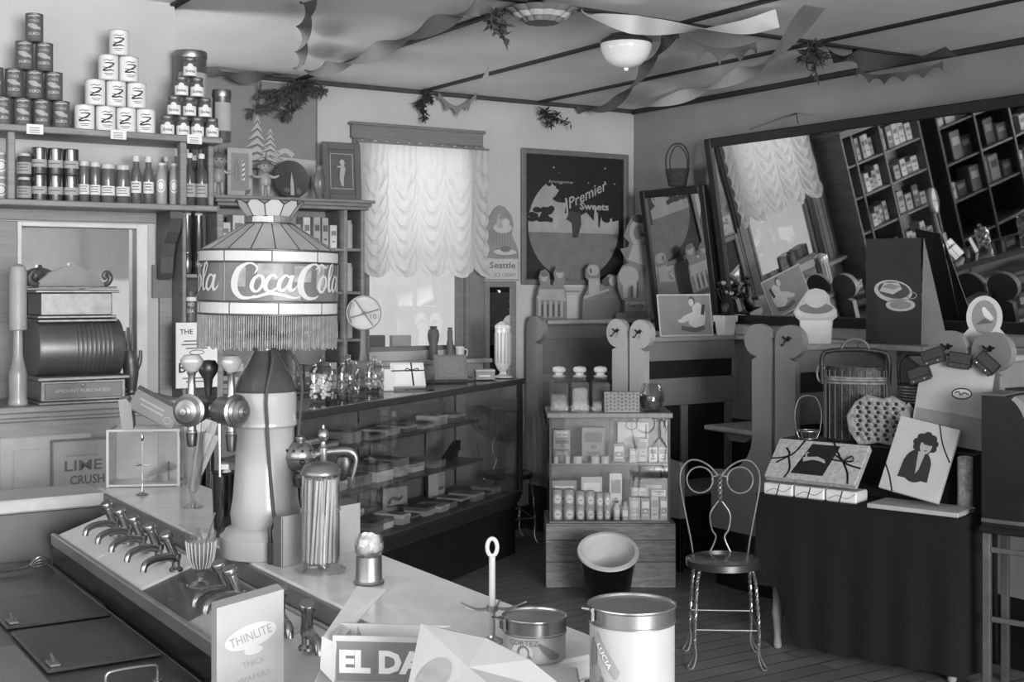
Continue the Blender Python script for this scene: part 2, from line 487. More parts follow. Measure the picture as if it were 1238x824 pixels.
# ---- the partition behind the counter with its opening and wood facing ----
VP = 5.80
OU0, OU1, OZ0, OZ1 = ucol(20, VP), ucol(178, VP), .95, 1.955
PU1 = ucol(211, VP)
m = M(); wall_holes(m, 'u', U0, PU1, 0, CEIL, VP, VP+.12, [(OU0, OU1, OZ0, OZ1)]); struct('wall_partition', m, plaster)
m = M()   # wood facing below the shelf, round the opening
pan = mat('partition_wood', .50, .5, kind='wood', scale=5, stretch=(1, 12, 12), var=.15)
m.chbox(U0, PU1, VP-.02, VP, OZ1+.005, 2.035, .003)
m.chbox(OU1+.05, PU1, VP-.02, VP, 0, OZ1, .003)
m.chbox(U0, OU0, VP-.02, VP, 0, OZ1, .003)
m.chbox(OU0, OU1+.05, VP-.02, VP, 0, OZ0-.35, .003)
struct('trim_8', m, pan)
m = M()   # light jamb board
m.chbox(OU1-.05, OU1, VP-.012, VP+.12, OZ0, OZ1, .003); m.chbox(OU0, OU0+.02, VP-.012, VP+.12, OZ0, OZ1, .003); m.chbox(OU0+.02, OU1-.05, VP-.012, VP+.12, OZ1-.02, OZ1, .003)
struct('trim_9', m, mat('jamb_paint', .80, .6))

# ================= light =================
wd = bpy.data.worlds.new('sky'); SC.world = wd; wd.use_nodes = True
wb = wd.node_tree.nodes['Background']; wb.inputs['Color'].default_value = (1, 1, 1, 1); wb.inputs['Strength'].default_value = .72
def area(name, loc, look, sx, sy, power):
    l = bpy.data.lights.new(name, 'AREA'); l.shape = 'RECTANGLE'; l.size = sx; l.size_y = sy; l.energy = power
    o = bpy.data.objects.new(name, l); COL.objects.link(o); o.location = loc
    o.rotation_euler = (Vector(look)-Vector(loc)).to_track_quat('-Z', 'Y').to_euler()
    return o
area('unseen_window_lamp_left', R(U0+.03, 2.2, 1.75), R(3, 4.6, 2.0), 3.6, 1.6, 60)  # lamp at an unseen window, added to light the scene from the left
area('unseen_window_lamp_back_room', R(U0+.03, 6.7, 1.7), R(3, 6.75, 2.0), 1.3, 1.5, 165)  # lamp at an unseen window, added to brighten ceiling and back wall
area('unseen_window_lamp_front', R(.9, V0+.03, 1.75), R(2.6, 6, 1.85), 3.5, 2.1, 1150)  # main lamp, added at an unseen window behind the camera
area('daylight_photo_window', R((WU0+WU1)/2, VB+.75, 2.45), R((WU0+WU1)/2, 6.5, 2.2), .95, .75, 7)
SC.view_settings.view_transform = 'Standard'
try: SC.view_settings.look = 'None'
except Exception: pass
SC.view_settings.gamma = 1; SC.view_settings.exposure = 0; SC.view_settings.use_curve_mapping = False
SC.cycles.max_bounces = 8; SC.cycles.transparent_max_bounces = 24; SC.cycles.glossy_bounces = 4; SC.cycles.diffuse_bounces = 4
SC.cycles.caustics_reflective = False; SC.cycles.caustics_refractive = False; SC.cycles.use_denoising = True
# ================= shelves on the partition =================
SV0 = 5.50     # front edge of the shelf boards
SZ1, SZ0 = 2.335, 2.032
def room_thing(name, label, cat, u, v, z, group=None, drz=0.0):
    return thing(name, label, cat, R(u, v, z), TH+drz, group)
shelf_end = ucol(270, SV0)
t = room_thing('wall_shelf_unit', 'two long wooden wall shelves with uprights above the cash register', 'shelf', 0, 0, 0)
m = M(); m.chbox(U0+.02, shelf_end, SV0, VP-.001, SZ1-.028, SZ1); m.build('upper_board', wood_m, t)
m = M(); m.chbox(U0+.02, shelf_end-.02, SV0+.01, VP-.021, SZ0-.025, SZ0); m.build('lower_board', wood_m, t)
for px in (9, 217.5):
    u = ucol(px, SV0+.02)
    M().chbox(u, u+.03, SV0+.015, SV0+.06, SZ0, SZ1-.028).build('upright', wood_m, t)
u = ucol(243, SV0+.2); M().chbox(u, u+.025, SV0+.10, SV0+.2, SZ0, SZ1-.028).build('upright', wood_m, t)
for px in (42, 143, 235):
    u = ucol(px, SV0)
    m = M(); m.box(u-.033, u+.033, SV0-.004, SV0-.0005, SZ1-.036, SZ1+.004)
    for q in range(3): m.flat([(u-.022, SZ1-.012-.009*q), (u+.018, SZ1-.012-.009*q), (u+.018, SZ1-.009-.009*q), (u-.022, SZ1-.009-.009*q)], SV0-.0046, 1)
    m.build('price_card', [paper, ink_m], t)
# curved bracket under the lower board
m = M()
bu = ucol(203, VP-.1)
prof = [(0, 0), (.20, 0), (.20, -.03), (.16, -.09), (.10, -.14), (.075, -.2), (.06, -.27), (.03, -.30), (0, -.29)]
m.T = Matrix.Translation((bu, VP-.021, SZ0-.026)) @ Matrix.Rotation(-PI/2, 4, 'Z')
m.prism(prof, -.028, .028)
m.build('bracket', mat('bracket_wood', .30, .5), t)

# ---- salmon cans, a pyramid of four rows ----
can_body = mat('salmon_label', .34, .5, var=.06)
can_rim = mat('tin_rim', .45, .4, .8)
fish_m = mat('fish_print', .62, .6, var=.12)
def label_can(nm, r, h, draw, mats, label, cat, loc, rz, group):
    t = thing(nm, label, cat, loc, rz, group)
    m = M()
    m.lathe([(0, .001), (r-.002, .001), (r, 0), (r+.0012, .002), (r, .005), (r, h-.005), (r+.0012, h-.002), (r, h), (r-.003, h), (r-.004, h-.003), (0, h-.003)], 28, 0, mats=[1, 1, 1, 1, 0, 1, 1, 1, 1, 1])
    m.build('can_body', [mats[0], mats[1]], t)
    m = M(); m.warp = cyl_warp(r); draw(m)
    m.build('printed_label', mats[2:], t)
    return t
def salmon_print(m):
    h = .118
    m.text('COHOE', 0, .086, .011, -.0008, 1, w=.040, bold=.01)
    m.stroke([(-.024, .104), (-.012, .1065), (.0, .105), (.012, .108), (.024, .106)], [.004, .006, .005, .006, .004], -.0008, 1)
    m.flat([(-.027, .069), (-.022, .074), (-.010, .075), (.006, .070), (.018, .062), (.027, .060), (.025, .054), (.027, .047), (.017, .051), (.004, .050), (-.012, .055), (-.022, .062)], -.0008, 0)
    m.text('SALMON', 0, .032, .014, -.0008, 1, w=.046, bold=.02)
    m.flat([(-.025, .014), (.025, .014), (.025, .018), (-.025, .018)], -.0008, 2)
sal_print2 = mat('salmon_lettering', .66, .6)
zr = SZ1
rows = [[-20, 3, 27, 50.5, 73.5], [-7, 17, 41.5, 65], [29.5, 53.5], [41.5]]
rown = ['bottom row', 'second row up', 'third row up', 'very top']
proto = None
sv = 5.60
for ri, row in enumerate(rows):
    for ci, px in enumerate(row):
        loc = R(ucol(px, sv), sv, SZ1+.0005+ri*.1185)
        rz = random.uniform(-.10, .10)+.40
        lab = 'dark salmon can on %s of its pyramid, %s from the wall end' % (rown[ri], ORD[ci]) if ri < 3 else 'single dark salmon can at the very top of its pyramid'
        if proto is None:
            proto = label_can('salmon_can', .0355, .118, salmon_print, [can_body, can_rim, fish_m, sal_print2, ink_m], lab, 'can', loc, rz, 'dark salmon cans stacked in a pyramid')
        else: dup(proto, loc, rz, lab)
# ---- white cans, a pyramid of four rows ----
def white_print(m):
    m.stroke([(-.022, .081), (-.008, .086), (.006, .083), (.020, .088)], [.002, .004, .004, .002], -.0008, 1)
    m.stroke([(-.016, .072), (.004, .073), (.022, .070), (.004, .056), (-.022, .042), (-.008, .040), (.008, .043), (.024, .040)], [.003, .005, .006, .005, .006, .006, .006, .002], -.0008, 0)
    m.stroke([(-.024, .055), (.0, .052), (.018, .058)], [.002, .004, .002], -.0008, 0)
    m.flat([(-.018, .026), (.02, .026), (.02, .029), (-.018, .029)], -.0008, 1)
    m.flat([(-.012, .019), (.014, .019), (.014, .022), (-.012, .022)], -.0008, 1)
w_body = mat('white_can_label', .84, .5, var=.03); w_rim = mat('white_can_rim', .74, .5, .3)
rows = [[102, 127.5, 152, 176], [115, 140, 165], [131, 155.5], [144]]
proto = None
for ri, row in enumerate(rows):
    for ci, px in enumerate(row):
        loc = R(ucol(px, sv), sv, SZ1+.0005+ri*.1105)
        lab = 'white can with script label, %s of its pyramid, %s from the salmon cans' % (rown[ri], ORD[ci]) if ri < 3 else 'white can with script label at the very top of its pyramid'
        rz = random.uniform(-.15, .15)+.36
        if proto is None:
            proto = label_can('white_can', .0415, .110, white_print, [w_body, w_rim, ink, ink_m], lab, 'can', loc, rz, 'white cans stacked in a pyramid')
        else: dup(proto, loc, rz, lab)
# ---- small labelled jars, pyramid at the shelf end ----
jar_glass_d = mat('jar_dark_contents', .36, .25, var=.1)
def small_jar(label, loc, rz):
    t = thing('preserve_jar', label, 'jar', loc, rz, 'small preserve jars stacked in a pyramid')
    r = .0285
    m = M(); m.lathe([(0, 0), (r-.002, 0), (r, .003), (r, .058), (r-.004, .066), (r-.006, .070), (0, .070)], 22); m.build('jar_body', jar_glass_d, t)
    m = M(); m.lathe([(0, .070), (r-.003, .070), (r-.002, .072), (r-.002, .084), (r-.004, .087), (0, .087)], 22); m.build('lid', mat('jar_lid', .40, .4, .4), t)
    m = M(); m.warp = cyl_warp(r)
    n = 8
    for i in range(n):
        a, c = -.036+.072*i/n, -.036+.072*(i+1)/n
        m.flat([(a, .004), (c, .004), (c, .045), (a, .045)], -.0008, 0)
    m.disc(0, .046, .012, .011, -.0008, 0, 14)
    m.text('Snita', 0, .024, .013, -.0014, 1, w=.04, bold=.015)
    m.text('Comet', 0, .078, .006, -.0004, 0, w=.026)
    m.build('paper_label', [paper, ink], t)
    return t
rows = [[202.5, 221, 238.6, 256.5], [210.5, 229, 247.5], [219.5, 238], [229.5]]
proto = None; sv2 = 5.56
for ri, row in enumerate(rows):
    for ci, px in enumerate(row):
        loc = R(ucol(px, sv2), sv2, SZ1+.0005+ri*.0875)
        lab = 'small preserve jar, %s of the jar pyramid, %s from the white cans' % (rown[ri], ORD[ci]) if ri < 3 else 'small preserve jar at the very top of the jar pyramid'
        if proto is None: proto = small_jar(lab, loc, TH*.5)
        else: dup(proto, loc, TH*.5+random.uniform(-.12, .12), lab)
# ---- two big tins behind the jars ----
tin_side = mat('grey_tin', .46, .3, .7, var=.2)
for px, r, h, lab in ((230, .072, .40, 'tall wide tin canister behind the top of the jar pyramid'), (268, .042, .235, 'shorter tin canister behind the jar pyramid at shelf end')):
    v = 5.70 if r > .06 else 5.675
    t = thing('tin_canister', lab, 'canister', R(ucol(px, v), v, SZ1+.0005), TH)
    m = M(); m.lathe([(0, 0), (r, 0), (r+.002, .004), (r, .008), (r, h-.03), (r, h-.028)], 36); m.build('body', tin_side, t)
    m = M(); m.lathe([(r+.002, h-.032), (r+.003, h-.028), (r+.003, h-.005), (r+.001, h), (r-.004, h), (r-.006, h-.006), (0, h-.006)], 36); m.build('lid', steel, t)
    m = M(); m.warp = cyl_warp(r)
    for i in range(10):
        a, c = -r*1.1+2.2*r*i/10, -r*1.1+2.2*r*(i+1)/10
        m.flat([(a, h*.2), (c, h*.2), (c, h*.75), (a, h*.75)], -.0006, 0)
    m.build('band', card, t)

# ---- lower shelf ----
def bottle(nm, label, cat, loc, prof, body, cap_from, cap, labs=(), rz=0, group=None, seg=20):
    """prof: (r,z) silhouette; cap_from: index where the cap begins; labs: (z0,z1,mat) paper bands"""
    t = thing(nm, label, cat, loc, rz, group)
    m = M(); m.lathe(prof[:cap_from+1]+[(0, prof[cap_from][1])], seg); m.build('glass_body', body, t)
    m = M(); m.lathe([(0, prof[cap_from][1])]+[(r+.0015, z) for r, z in prof[cap_from:]]+[(0, prof[-1][1])], seg); m.build('cap', cap, t)
    for z0, z1, mt, kind in labs:
        rr = max(r for r, z in prof if r > 0)
        m = M(); m.warp = cyl_warp(rr+.0004)
        if kind == 'oval':
            m.disc(0, (z0+z1)/2, rr*.8, (z1-z0)/2, -.001, 0, 20); m.ring(0, (z0+z1)/2, rr*.62, (z1-z0)*.36, rr*.12, -.0016, 1, 20)
        else:
            n = 10
            for i in range(n):
                a, c = -rr*1.4+2.8*rr*i/n, -rr*1.4+2.8*rr*(i+1)/n
                m.flat([(a, z0), (c, z0), (c, z1), (a, z1)], -.001, 0)
            for q in range(3):
                zz = z0+(z1-z0)*(.25+.25*q); ww = rr*(.7-.15*(q % 2))
                for i in range(4):
                    a, c = -ww+2*ww*i/4, -ww+2*ww*(i+1)/4
                    m.flat([(a, zz), (c, zz), (c, zz+(z1-z0)*.09), (a, zz+(z1-z0)*.09)], -.0016, 1)
        m.build('paper_label', [mt, ink_m], t)
    return t
dk = mat('dark_bottle_glass', .30, .15, var=.15, coat=.3); dk2 = mat('brown_syrup_glass', .36, .15, var=.15, coat=.3)
lt = mat('pale_bottle_contents', .58, .3, var=.15); capw = mat('pale_cap', .74, .5)
LZ = SZ0+.0005; lv = 5.62
def pos(px, v=lv, z=LZ): return R(ucol(px, v), v, z)
def jarprof(r, h, neck=.8): return [(0, 0), (r-.003, 0), (r, .004), (r, h*.8), (r*.95, h*.84), (r*neck, h*.87), (r*neck, h*.88), (r*neck, h-.002), (r*neck-.002, h)]
def botprof(r, h): return [(0, 0), (r-.003, 0), (r, .004), (r, h*.58), (r*.9, h*.65), (r*.45, h*.75), (r*.38, h*.8), (r*.38, h*.9), (r*.5, h*.905), (r*.5, h*.985), (r*.45, h)]
G1 = 'jars and bottles on the lower wall shelf'
k0 = .2
p = bottle('relish_jar', 'dark jar with pale label, lower of the pair beside the first upright', 'jar', pos(29), jarprof(.029, .098), dk, 6, capw, [(.012, .06, card, 'band')], k0, G1)
dup(p, pos(29, lv, LZ+.099), k0, 'dark jar with pale label stacked on another beside the first upright')
p = bottle('mustard_jar', 'pale jar with oval label, lower of the pair at the wall end of the shelf', 'jar', pos(3), jarprof(.03, .098), lt, 6, capw, [(.015, .068, paper, 'oval')], k0, G1)
dup(p, pos(3, lv, LZ+.099), k0, 'pale jar with oval label stacked on another at the wall end')
# tall tins in two storeys
def tall_tin(label, loc):
    r, h = .031, .112
    t = thing('tall_tin', label, 'tin', loc, k0, 'tall shiny tins stacked two high')
    m = M(); m.lathe([(0, 0), (r-.001, 0), (r+.001, .002), (r, .005), (r, h-.005), (r+.001, h-.002), (r-.002, h), (r-.004, h-.003), (0, h-.003)], 26); m.build('can_body', mat('shiny_tin', .50, .25, .9, var=.2), t)
    m = M(); m.warp = cyl_warp(r)
    for i in range(10):
        a, c = -r*1.4+2.8*r*i/10, -r*1.4+2.8*r*(i+1)/10
        m.flat([(a, .03), (c, .03), (c, .062), (a, .062)], -.0006, 0)
    for i in range(5):
        a, c = -.022+.044*i/5, -.022+.044*(i+1)/5
        m.flat([(a, .044), (c, .044), (c, .049), (a, .049)], -.0012, 1)
    m.build('paper_label', [card, ink_m], t)
    return t
proto = None
for k in range(2):
    for ci, px in enumerate((47.5, 67, 86)):
        lab = 'tall shiny tin, %s of its stack, %s from the first upright' % (('bottom', 'top')[k], ORD[ci])
        if proto is None: proto = tall_tin(lab, pos(px, lv, LZ+k*.1125))
        else: dup(proto, pos(px, lv, LZ+k*.1125), k0, lab)
for i, (px, r, h, kind, lab) in enumerate((
        (101.5, .021, .178, 'j', 'narrow dark jar with pale cap, next to the tall shiny tins'),
        (115, .021, .176, 'j', 'narrow dark jar with pale cap, second from the tall shiny tins'),
        (130.5, .0285, .17, 'j', 'wide dark jar with broad pale label and lid, nearer the tall tins'),
        (148.5, .0285, .168, 'j', 'wide dark jar with broad pale label and lid, nearer the tall bottles'))):
    bottle('syrup_jar', lab, 'jar', pos(px), jarprof(r, h, .95), dk2, 6, capw, [(h*.2, h*.44, paper, 'band')], k0, G1)
for px, lab in ((164.5, 'tall dark sauce bottle with neck label, nearer the wide jars'), (179.5, 'tall dark sauce bottle with neck label, nearer the pale bottles')):
    bottle('sauce_bottle', lab, 'bottle', pos(px), [(0, 0), (.019, 0), (.021, .004), (.021, .13), (.019, .15), (.0135, .165), (.0135, .185), (.0155, .186), (.0155, .212), (.013, .214)], dk2, 7, capw, [(.05, .1, paper, 'band'), (.14, .178, card, 'oval')][:1], k0, G1)
for px, lab in ((195, 'pale bottle with round label, nearer the dark sauce bottles'), (211, 'pale bottle with round label, beside the shelf upright')):
    bottle('pickle_bottle', lab, 'bottle', pos(px), [(0, 0), (.021, 0), (.024, .005), (.024, .12), (.019, .15), (.015, .162), (.015, .175), (.017, .176), (.017, .186), (.015, .187)], lt, 7, capw, [(.055, .115, paper, 'oval')], k0, G1)
for px, lab in ((201, 'light capped bottle standing behind the pale bottles'),):
    bottle('pickle_bottle', lab, 'bottle', pos(px, 5.72), botprof(.022, .225), lt, 8, capw, [], k0, G1)
for i, (px, v) in enumerate(((229, 5.6), (236, 5.69), (243.5, 5.6), (251, 5.69))):
    bottle('soda_bottle', ('dark soda bottle with white cap beside the shelf upright', 'dark soda bottle standing back between two others past the upright', 'dark soda bottle with white cap in front at the shelf end', 'dark soda bottle with white cap last on the shelf end')[i], 'bottle', pos(px, v), botprof(.026, .235), dk, 8, mat('bottle_cap_white', .82, .5), [(.04, .10, card, 'band')], k0, 'dark soda bottles at the shelf end')

# ---- narrow corner shelves past the partition end ----
nu0, nu1 = PU1+.005, shelf_end-.0
cs = room_thing('corner_shelf', 'narrow dark corner shelf beside the wood partition, holding tins', 'shelf', 0, 0, 0)
cu_a, cu_b = ucol(213, 5.72), ucol(262, 5.72)
m = M(); m.chbox(cu_a, cu_a+.018, 5.63, 5.79, 1.13, SZ0-.026); m.build('side_board', wood_m, cs)
m = M(); m.chbox(cu_b-.03, cu_b, 5.63, 5.79, 1.13, SZ0-.026); m.build('side_board', wood_m, cs)
zs = []
for y in (331, 391):
    z = onv(230, y, 5.64)[2]; zs.append(z)
    M().chbox(cu_a+.018, cu_b-.03, 5.63, 5.79, z-.018, z, .003).build('shelf_board', wood_m, cs)
M().chbox(cu_a+.018, cu_b-.03, 5.775, 5.79, 1.13, SZ0-.026, .003).build('back_board', wood_d, cs)
for i, (px, lab) in enumerate(((226, 'tall tin tube with bands on the upper corner shelf by the partition'), (240, 'tall tin tube behind the lamp shade on the upper corner shelf'))):
    t = thing('tin_tube', lab, 'tin', R(ucol(px, 5.70), 5.70, zs[0]+.0005), TH, 'tin tubes on the corner shelf')
    r, h = .021, .265
    m = M(); m.lathe([(0, 0), (r, 0), (r+.002, .003), (r, .006), (r, .09), (r+.0015, .092), (r+.0015, .1), (r, .102), (r*.95, .2), (r*.8, .215), (r*.8, h), (0, h)], 22); m.build('body', mat('shiny_tin', .5), t)
    m = M(); m.lathe([(r*.8, h), (r*.9, h), (r*.9, h+.02), (0, h+.02)], 22); m.build('cap', capw, t)
t = thing('cocoa_tin', 'dark labelled tin standing on the lower corner shelf', 'tin', R(ucol(230, 5.70), 5.70, zs[1]+.0005), TH-.25)
r = .027; m = M(); m.lathe([(0, 0), (r, 0), (r, .12), (r*.9, .128), (r*.9, .145), (0, .145)], 24); m.build('body', can_body, t)
m = M(); m.warp = cyl_warp(r); m.text('AID', 0, .085, .016, -.0008, 0, w=.03); m.text('DIA', 0, .055, .016, -.0008, 0, w=.03)
for i in range(10):
    a, c = -.034+.068*i/10, -.034+.068*(i+1)/10
    m.flat([(a, .10), (c, .10), (c, .118), (a, .118)], -.0006, 0)
m.build('paper_label', [paper], t)
# butter notice hanging at the partition end
p0 = onv(238, 429, 5.60)
t = thing('butter_sign', 'white paper notice for butter hung on the corner shelf behind the draft taps', 'sign', p0, TH)
m = M(); m.box(-.095, .095, 0, .003, -.145, .145)
m.text('THE', -.048, .105, .022, -.0008, 1, w=.06, bold=.01); m.text('Butter', .0, -.055, .045, -.0008, 1, w=.165, bold=.02)
for z, w in ((.06, .12), (.045, .14), (.028, .1), (-.105, .13), (-.12, .1)): m.flat([(-w/2, z), (w/2, z), (w/2, z+.006), (-w/2, z+.006)], -.0008, 2)
m.ring(0, .012, .035, .012, .004, -.0008, 2)
m.build('paper_sheet', [paper, ink, ink_m], t)
# small square slip pinned on the wood
p0 = onv(196, 340, VP-.022)
t = thing('pinned_paper', 'square dark paper slip pinned to the wood facing under the bracket', 'paper', p0, TH)
m = M(); m.box(-.044, .044, -.003, 0, -.075, .075); m.build('paper_sheet', mat('brown_slip', .44, .8), t)
M().ball(.005, (0, -.005, .065)).build('pin', steel, t)

# ================= back bar cabinet and cash register =================
BV = 5.33; BZ = 1.20
bb = room_thing('back_bar_cabinet', 'low panelled back bar cabinet under the cash register', 'cabinet', 0, 0, 0)
bu0, bu1 = U0+.03, OU1+.02
bbm = mat('back_bar_wood', .52, .5, kind='wood', scale=5, stretch=(1, 10, 10), var=.12)
M().chbox(bu0, bu1, BV+.03, VP-.025, 0, BZ-.06, .004).build('carcass', bbm, bb)
m = M(); m.chbox(bu0, bu1, BV, VP-.025, BZ-.025, BZ, .004); m.chbox(bu0, bu1, BV+.01, VP-.03, BZ-.045, BZ-.025, .003); m.chbox(bu0, bu1, BV+.02, VP-.03, BZ-.06, BZ-.045, .003)
m.build('top_moulding', bbm, bb)
for u in (.2, .62, 1.04, 1.46):
    m = M(); m.chbox(u, u+.36, BV+.02, BV+.031, .35, 1.08, .005); m.chbox(u+.05, u+.31, BV+.014, BV+.021, .40, 1.03, .004); m.build('door_panel', mat('pale_panel', .64, .55), bb)

reg_m = mat('register_brass', .50, .35, .75, var=.2, scale=30); reg_d = mat('register_dark', .40, .4, .6, var=.15)  # both tones lifted, with the haze over the register put into the colour
rp = uv(onv(90, 487, 5.50))
t = room_thing('cash_register', 'ornate metal cash register with scrolled crest on the back bar', 'cash register', rp[0], 5.56, BZ)
W = .15
m = M(); m.chbox(-W-.025, W+.035, -.20, .16, 0, .012, .003); m.chbox(-W-.015, W+.025, -.19, .155, .012, .095, .004); m.chbox(-W-.03, W+.04, -.205, .16, .095, .112, .004)
m.build('drawer_case', reg_m, t)
m = M(); m.chbox(-W+.0, W+.01, -.196, -.188, .022, .085, .002); m.text('AMOUNT PURCHASED', 0, .054, .014, -.1975, 1, w=.22); m.ball(.008, (0, -.199, .075), 1, 10)
m.build('drawer', [reg_d, mat('register_letter', .62, .4, .5)], t)
m = M()   # barrel-shaped body
TB = xf((0, -.045, .222), ry=PI/2)
m.lathe([(0, -W-.01), (.118, -W-.01), (.122, -W), (.122, W+.02), (.118, W+.03), (0, W+.03)], 40, T=TB)
for k in range(9): m.lathe([(.1222, -.02+.018*k), (.1238, -.016+.018*k), (.1238, -.012+.018*k), (.1222, -.008+.018*k)], 40, T=TB)
m.box(-W-.008, W+.028, -.045, .15, .112, .33); m.build('body', reg_d, t)
m = M()
for z in (.33, .345): m.chbox(-W-.01, W+.01, -.125+(z-.33), .14, z, z+.012, .003)
m.chbox(-W+.005, W-.005, -.10, .13, .357, .45, .004); m.chbox(-W-.02, W+.02, -.12, .14, .45, .462, .003); m.chbox(-W-.012, W+.012, -.115, .135, .468, .476, .003)
m.build('indicator_case', reg_m, t)
m = M(); m.prism([(-.135, .477), (.135, .477), (.125, .50), (.085, .535), (.03, .558), (.012, .562), (.008, .575), (-.008, .575), (-.012, .562), (-.03, .558), (-.085, .535), (-.125, .50)], -.02, .02)
for sx in (-1, 1):
    m.tube([(sx*.125, 0, .48), (sx*.155, 0, .49), (sx*.165, 0, .515), (sx*.15, 0, .535), (sx*.138, 0, .522), (sx*.148, 0, .51)], .011, 8, n=4)
m.build('crest', reg_d, t)
# tall covered glass at the register's side
q = uv(onv(25, 455, 5.45))
t = room_thing('cup_dispenser', 'tall round cup dispenser tube on a glass stand beside the cash register', 'dispenser', q[0]-.012, 5.44, BZ)
m = M(); m.lathe([(0, 0), (.038, 0), (.04, .01), (.034, .03), (.036, .12), (.03, .15), (.02, .2), (.018, .3)], 20); m.build('stand', mat('stand_glass', .58, .2, var=.2), t)
m = M(); m.lathe([(0, .3), (.03, .3), (.034, .304), (.034, .53), (.028, .555), (.012, .566), (0, .568)], 22); m.build('tube', mat('tube_paint', .62, .4), t)
# glove form by the jamb
q = uv(onv(160, 470, 5.55))
t = room_thing('hand_form', 'dark wooden hand-shaped display form beside the cash register', 'display form', q[0]+.0, 5.57, BZ)
m = M(); m.lathe([(0, 0), (.05, 0), (.05, .012), (.02, .02), (.018, .035), (0, .035)], 18); m.build('foot', reg_d, t)
m = M(); m.tube([(0, 0, .03), (.0, 0, .1), (-.005, 0, .16), (-.01, 0, .2)], [.02, .033, .036, .024], 12, n=4)
for dx, zt, r in ((-.028, .285, .0085), (-.012, .30, .009), (.006, .275, .0085)): m.tube([(dx*.6, 0, .17), (dx, 0, .22), (dx*1.05, 0, zt)], [r*1.2, r, r*.7], 8, n=3)
m.tube([(.015, 0, .1), (.038, 0, .15), (.042, 0, .2)], [.012, .01, .007], 8, n=3)
m.build('hand', reg_d, t)

# mirror in the back bar opening
t = room_thing('back_bar_mirror', 'tall pale back bar mirror in the partition behind the cash register', 'mirror', (OU0+OU1)/2, VP+.055, OZ0)
w, h = OU1-OU0, OZ1-OZ0
M().box(-w/2+.021, w/2-.051, -.003, .003, .002, h-.021).build('glass', mat('back_bar_silver', .96, .03, 1.0, var=.03), t)
m = M(); m.box(-w/2+.021, w/2-.051, .0035, .012, .002, h-.021); m.build('backing', wood_d, t)
# posters leaning on the cabinet
def leaning(nm, label, cat, px0, px1, y0, y1, v, draw, mats):
    a, c = onv(px0, y1, v), onv(px1, y0, v)
    ua, uc = ucol(px0, v), ucol(px1, v); w = uc-ua; mid = (px0+px1)/2
    zt = onv(mid, y0, v)[2]; zb = onv(mid, y1, v)[2]
    t = thing(nm, label, cat, R((ua+uc)/2, v, zb), TH)
    return t, w, zt-zb
t, w, h = leaning('soda_poster', 'light framed poster for a lime drink leaning on the back bar cabinet', 'poster', 64, 140, 532, 594, BV-.012, None, None)
m = M(); m.box(-w/2, w/2, 0, .01, -.15, h); m.text('LIME', -.005, h*.52, .042, -.0008, 1, w=w*.6, bold=.02); m.text('CRUSH', .01, h*.24, .038, -.0008, 1, w=w*.55, bold=.02)
m.flat([(-w*.3, h*.7), (w*.2, h*.7), (w*.2, h*.73), (-w*.3, h*.73)], -.0008, 2)
m.build('sheet', [card, ink_m, mat('faint_ink', .55, .7)], t)
m = M()
for a, c in ((-w/2-.008, -w/2), (w/2, w/2+.008)): m.chbox(a, c, -.006, .011, -.15, h, .002)
m.chbox(-w/2-.008, w/2+.008, -.006, .011, h, h+.008, .002); m.build('frame', wood_m, t)

# ================= soda fountain counter =================
CU0, CU1, CV0, CV1 = 1.17, 1.488, 1.92, 4.42
ct = room_thing('soda_counter', 'long white marble soda fountain counter with a return at its far end', 'counter', 0, 0, 0)
m = M(); m.chbox(CU0, CU1, CV0, CV1, .955, 1.0, .006); m.build('counter_slab', marble, ct)
m = M(); m.chbox(U0+.03, CU0-.001, CV1-.12, CV1+.12, .955, .9985, .006); m.build('return_slab', mat('return_slab_marble', .66, .3, kind='marble', var=.1), ct)
m = M(); m.chbox(CU0+.02, CU1-.06, CV0+.05, CV1-.02, 0, .954); m.build('customer_panel', mat('counter_panel', .60, .5, kind='wood', stretch=(10, 1, 1), var=.12), ct)
m = M(); m.chbox(CU0+.03, CU1-.045, CV0+.035, CV0+.049, .1, .9); m.build('end_panel', mat('counter_end_panel', .64, .5), ct)
m = M(); m.chbox(CU0+.03, CU1+.03, 1.35, CV0-.004, .88, .92, .005); m.chbox(CU0+.06, CU1, 1.38, CV0-.02, 0, .88, .004); m.build('end_shelf', mat('end_shelf_wood', .60, .4, kind='wood', stretch=(10, 1, 1), var=.12), ct)
m = M(); m.chbox(U0+.03, CU0-.0, CV1-.10, CV1+.10, 0, .954); m.build('return_panel', mat('steel_splash', .36, .35, .6, var=.15), ct)
m = M(); m.chbox(CU0-.012, CU0-.0005, CV0+.001, CV1-.125, .952, .997, .003); m.chbox(CU0-.012, CU0+.019, CV0+.02, CV1-.10, .9, .952, .003); m.build('splash_and_edge_cover', mat('grey_strip', .42, .4, .5), ct)  # upper bar added over the slab's brightly lit inner face to darken it
# syrup rail
DZ = .80
rail_f = mat('rail_steel', .27, .28, .85, var=.2); opal = mat('opal_glass_top', .80, .3, var=.08, scale=6)
sr = room_thing('syrup_rail', 'sloping syrup rail with white tops set along the counter inner side', 'syrup rail', 0, 0, 0)
RU0, RU1, RZ0, RZ1 = .975, 1.155, .895, .948
slope = math.atan2(RZ1-RZ0, RU1-RU0)
def rail_slab(v0, v1, name, mt, dz=0.0, a=0.0, c=0.0):
    m = M()
    p = [(RU0+.012+a, RZ0-.02), (RU1-.01-c, RZ1-.02), (RU1-.01-c, RZ1-(c*.3)+dz), (RU0+.012+a, RZ0+(a*.3)+dz)]
    vs = [(u, v0, z) for u, z in p]+[(u, v1, z) for u, z in p]
    m._add(vs, [(0, 1, 2, 3), (7, 6, 5, 4), (0, 4, 5, 1), (1, 5, 6, 2), (2, 6, 7, 3), (3, 7, 4, 0)])
    return m.build(name, mt, sr)
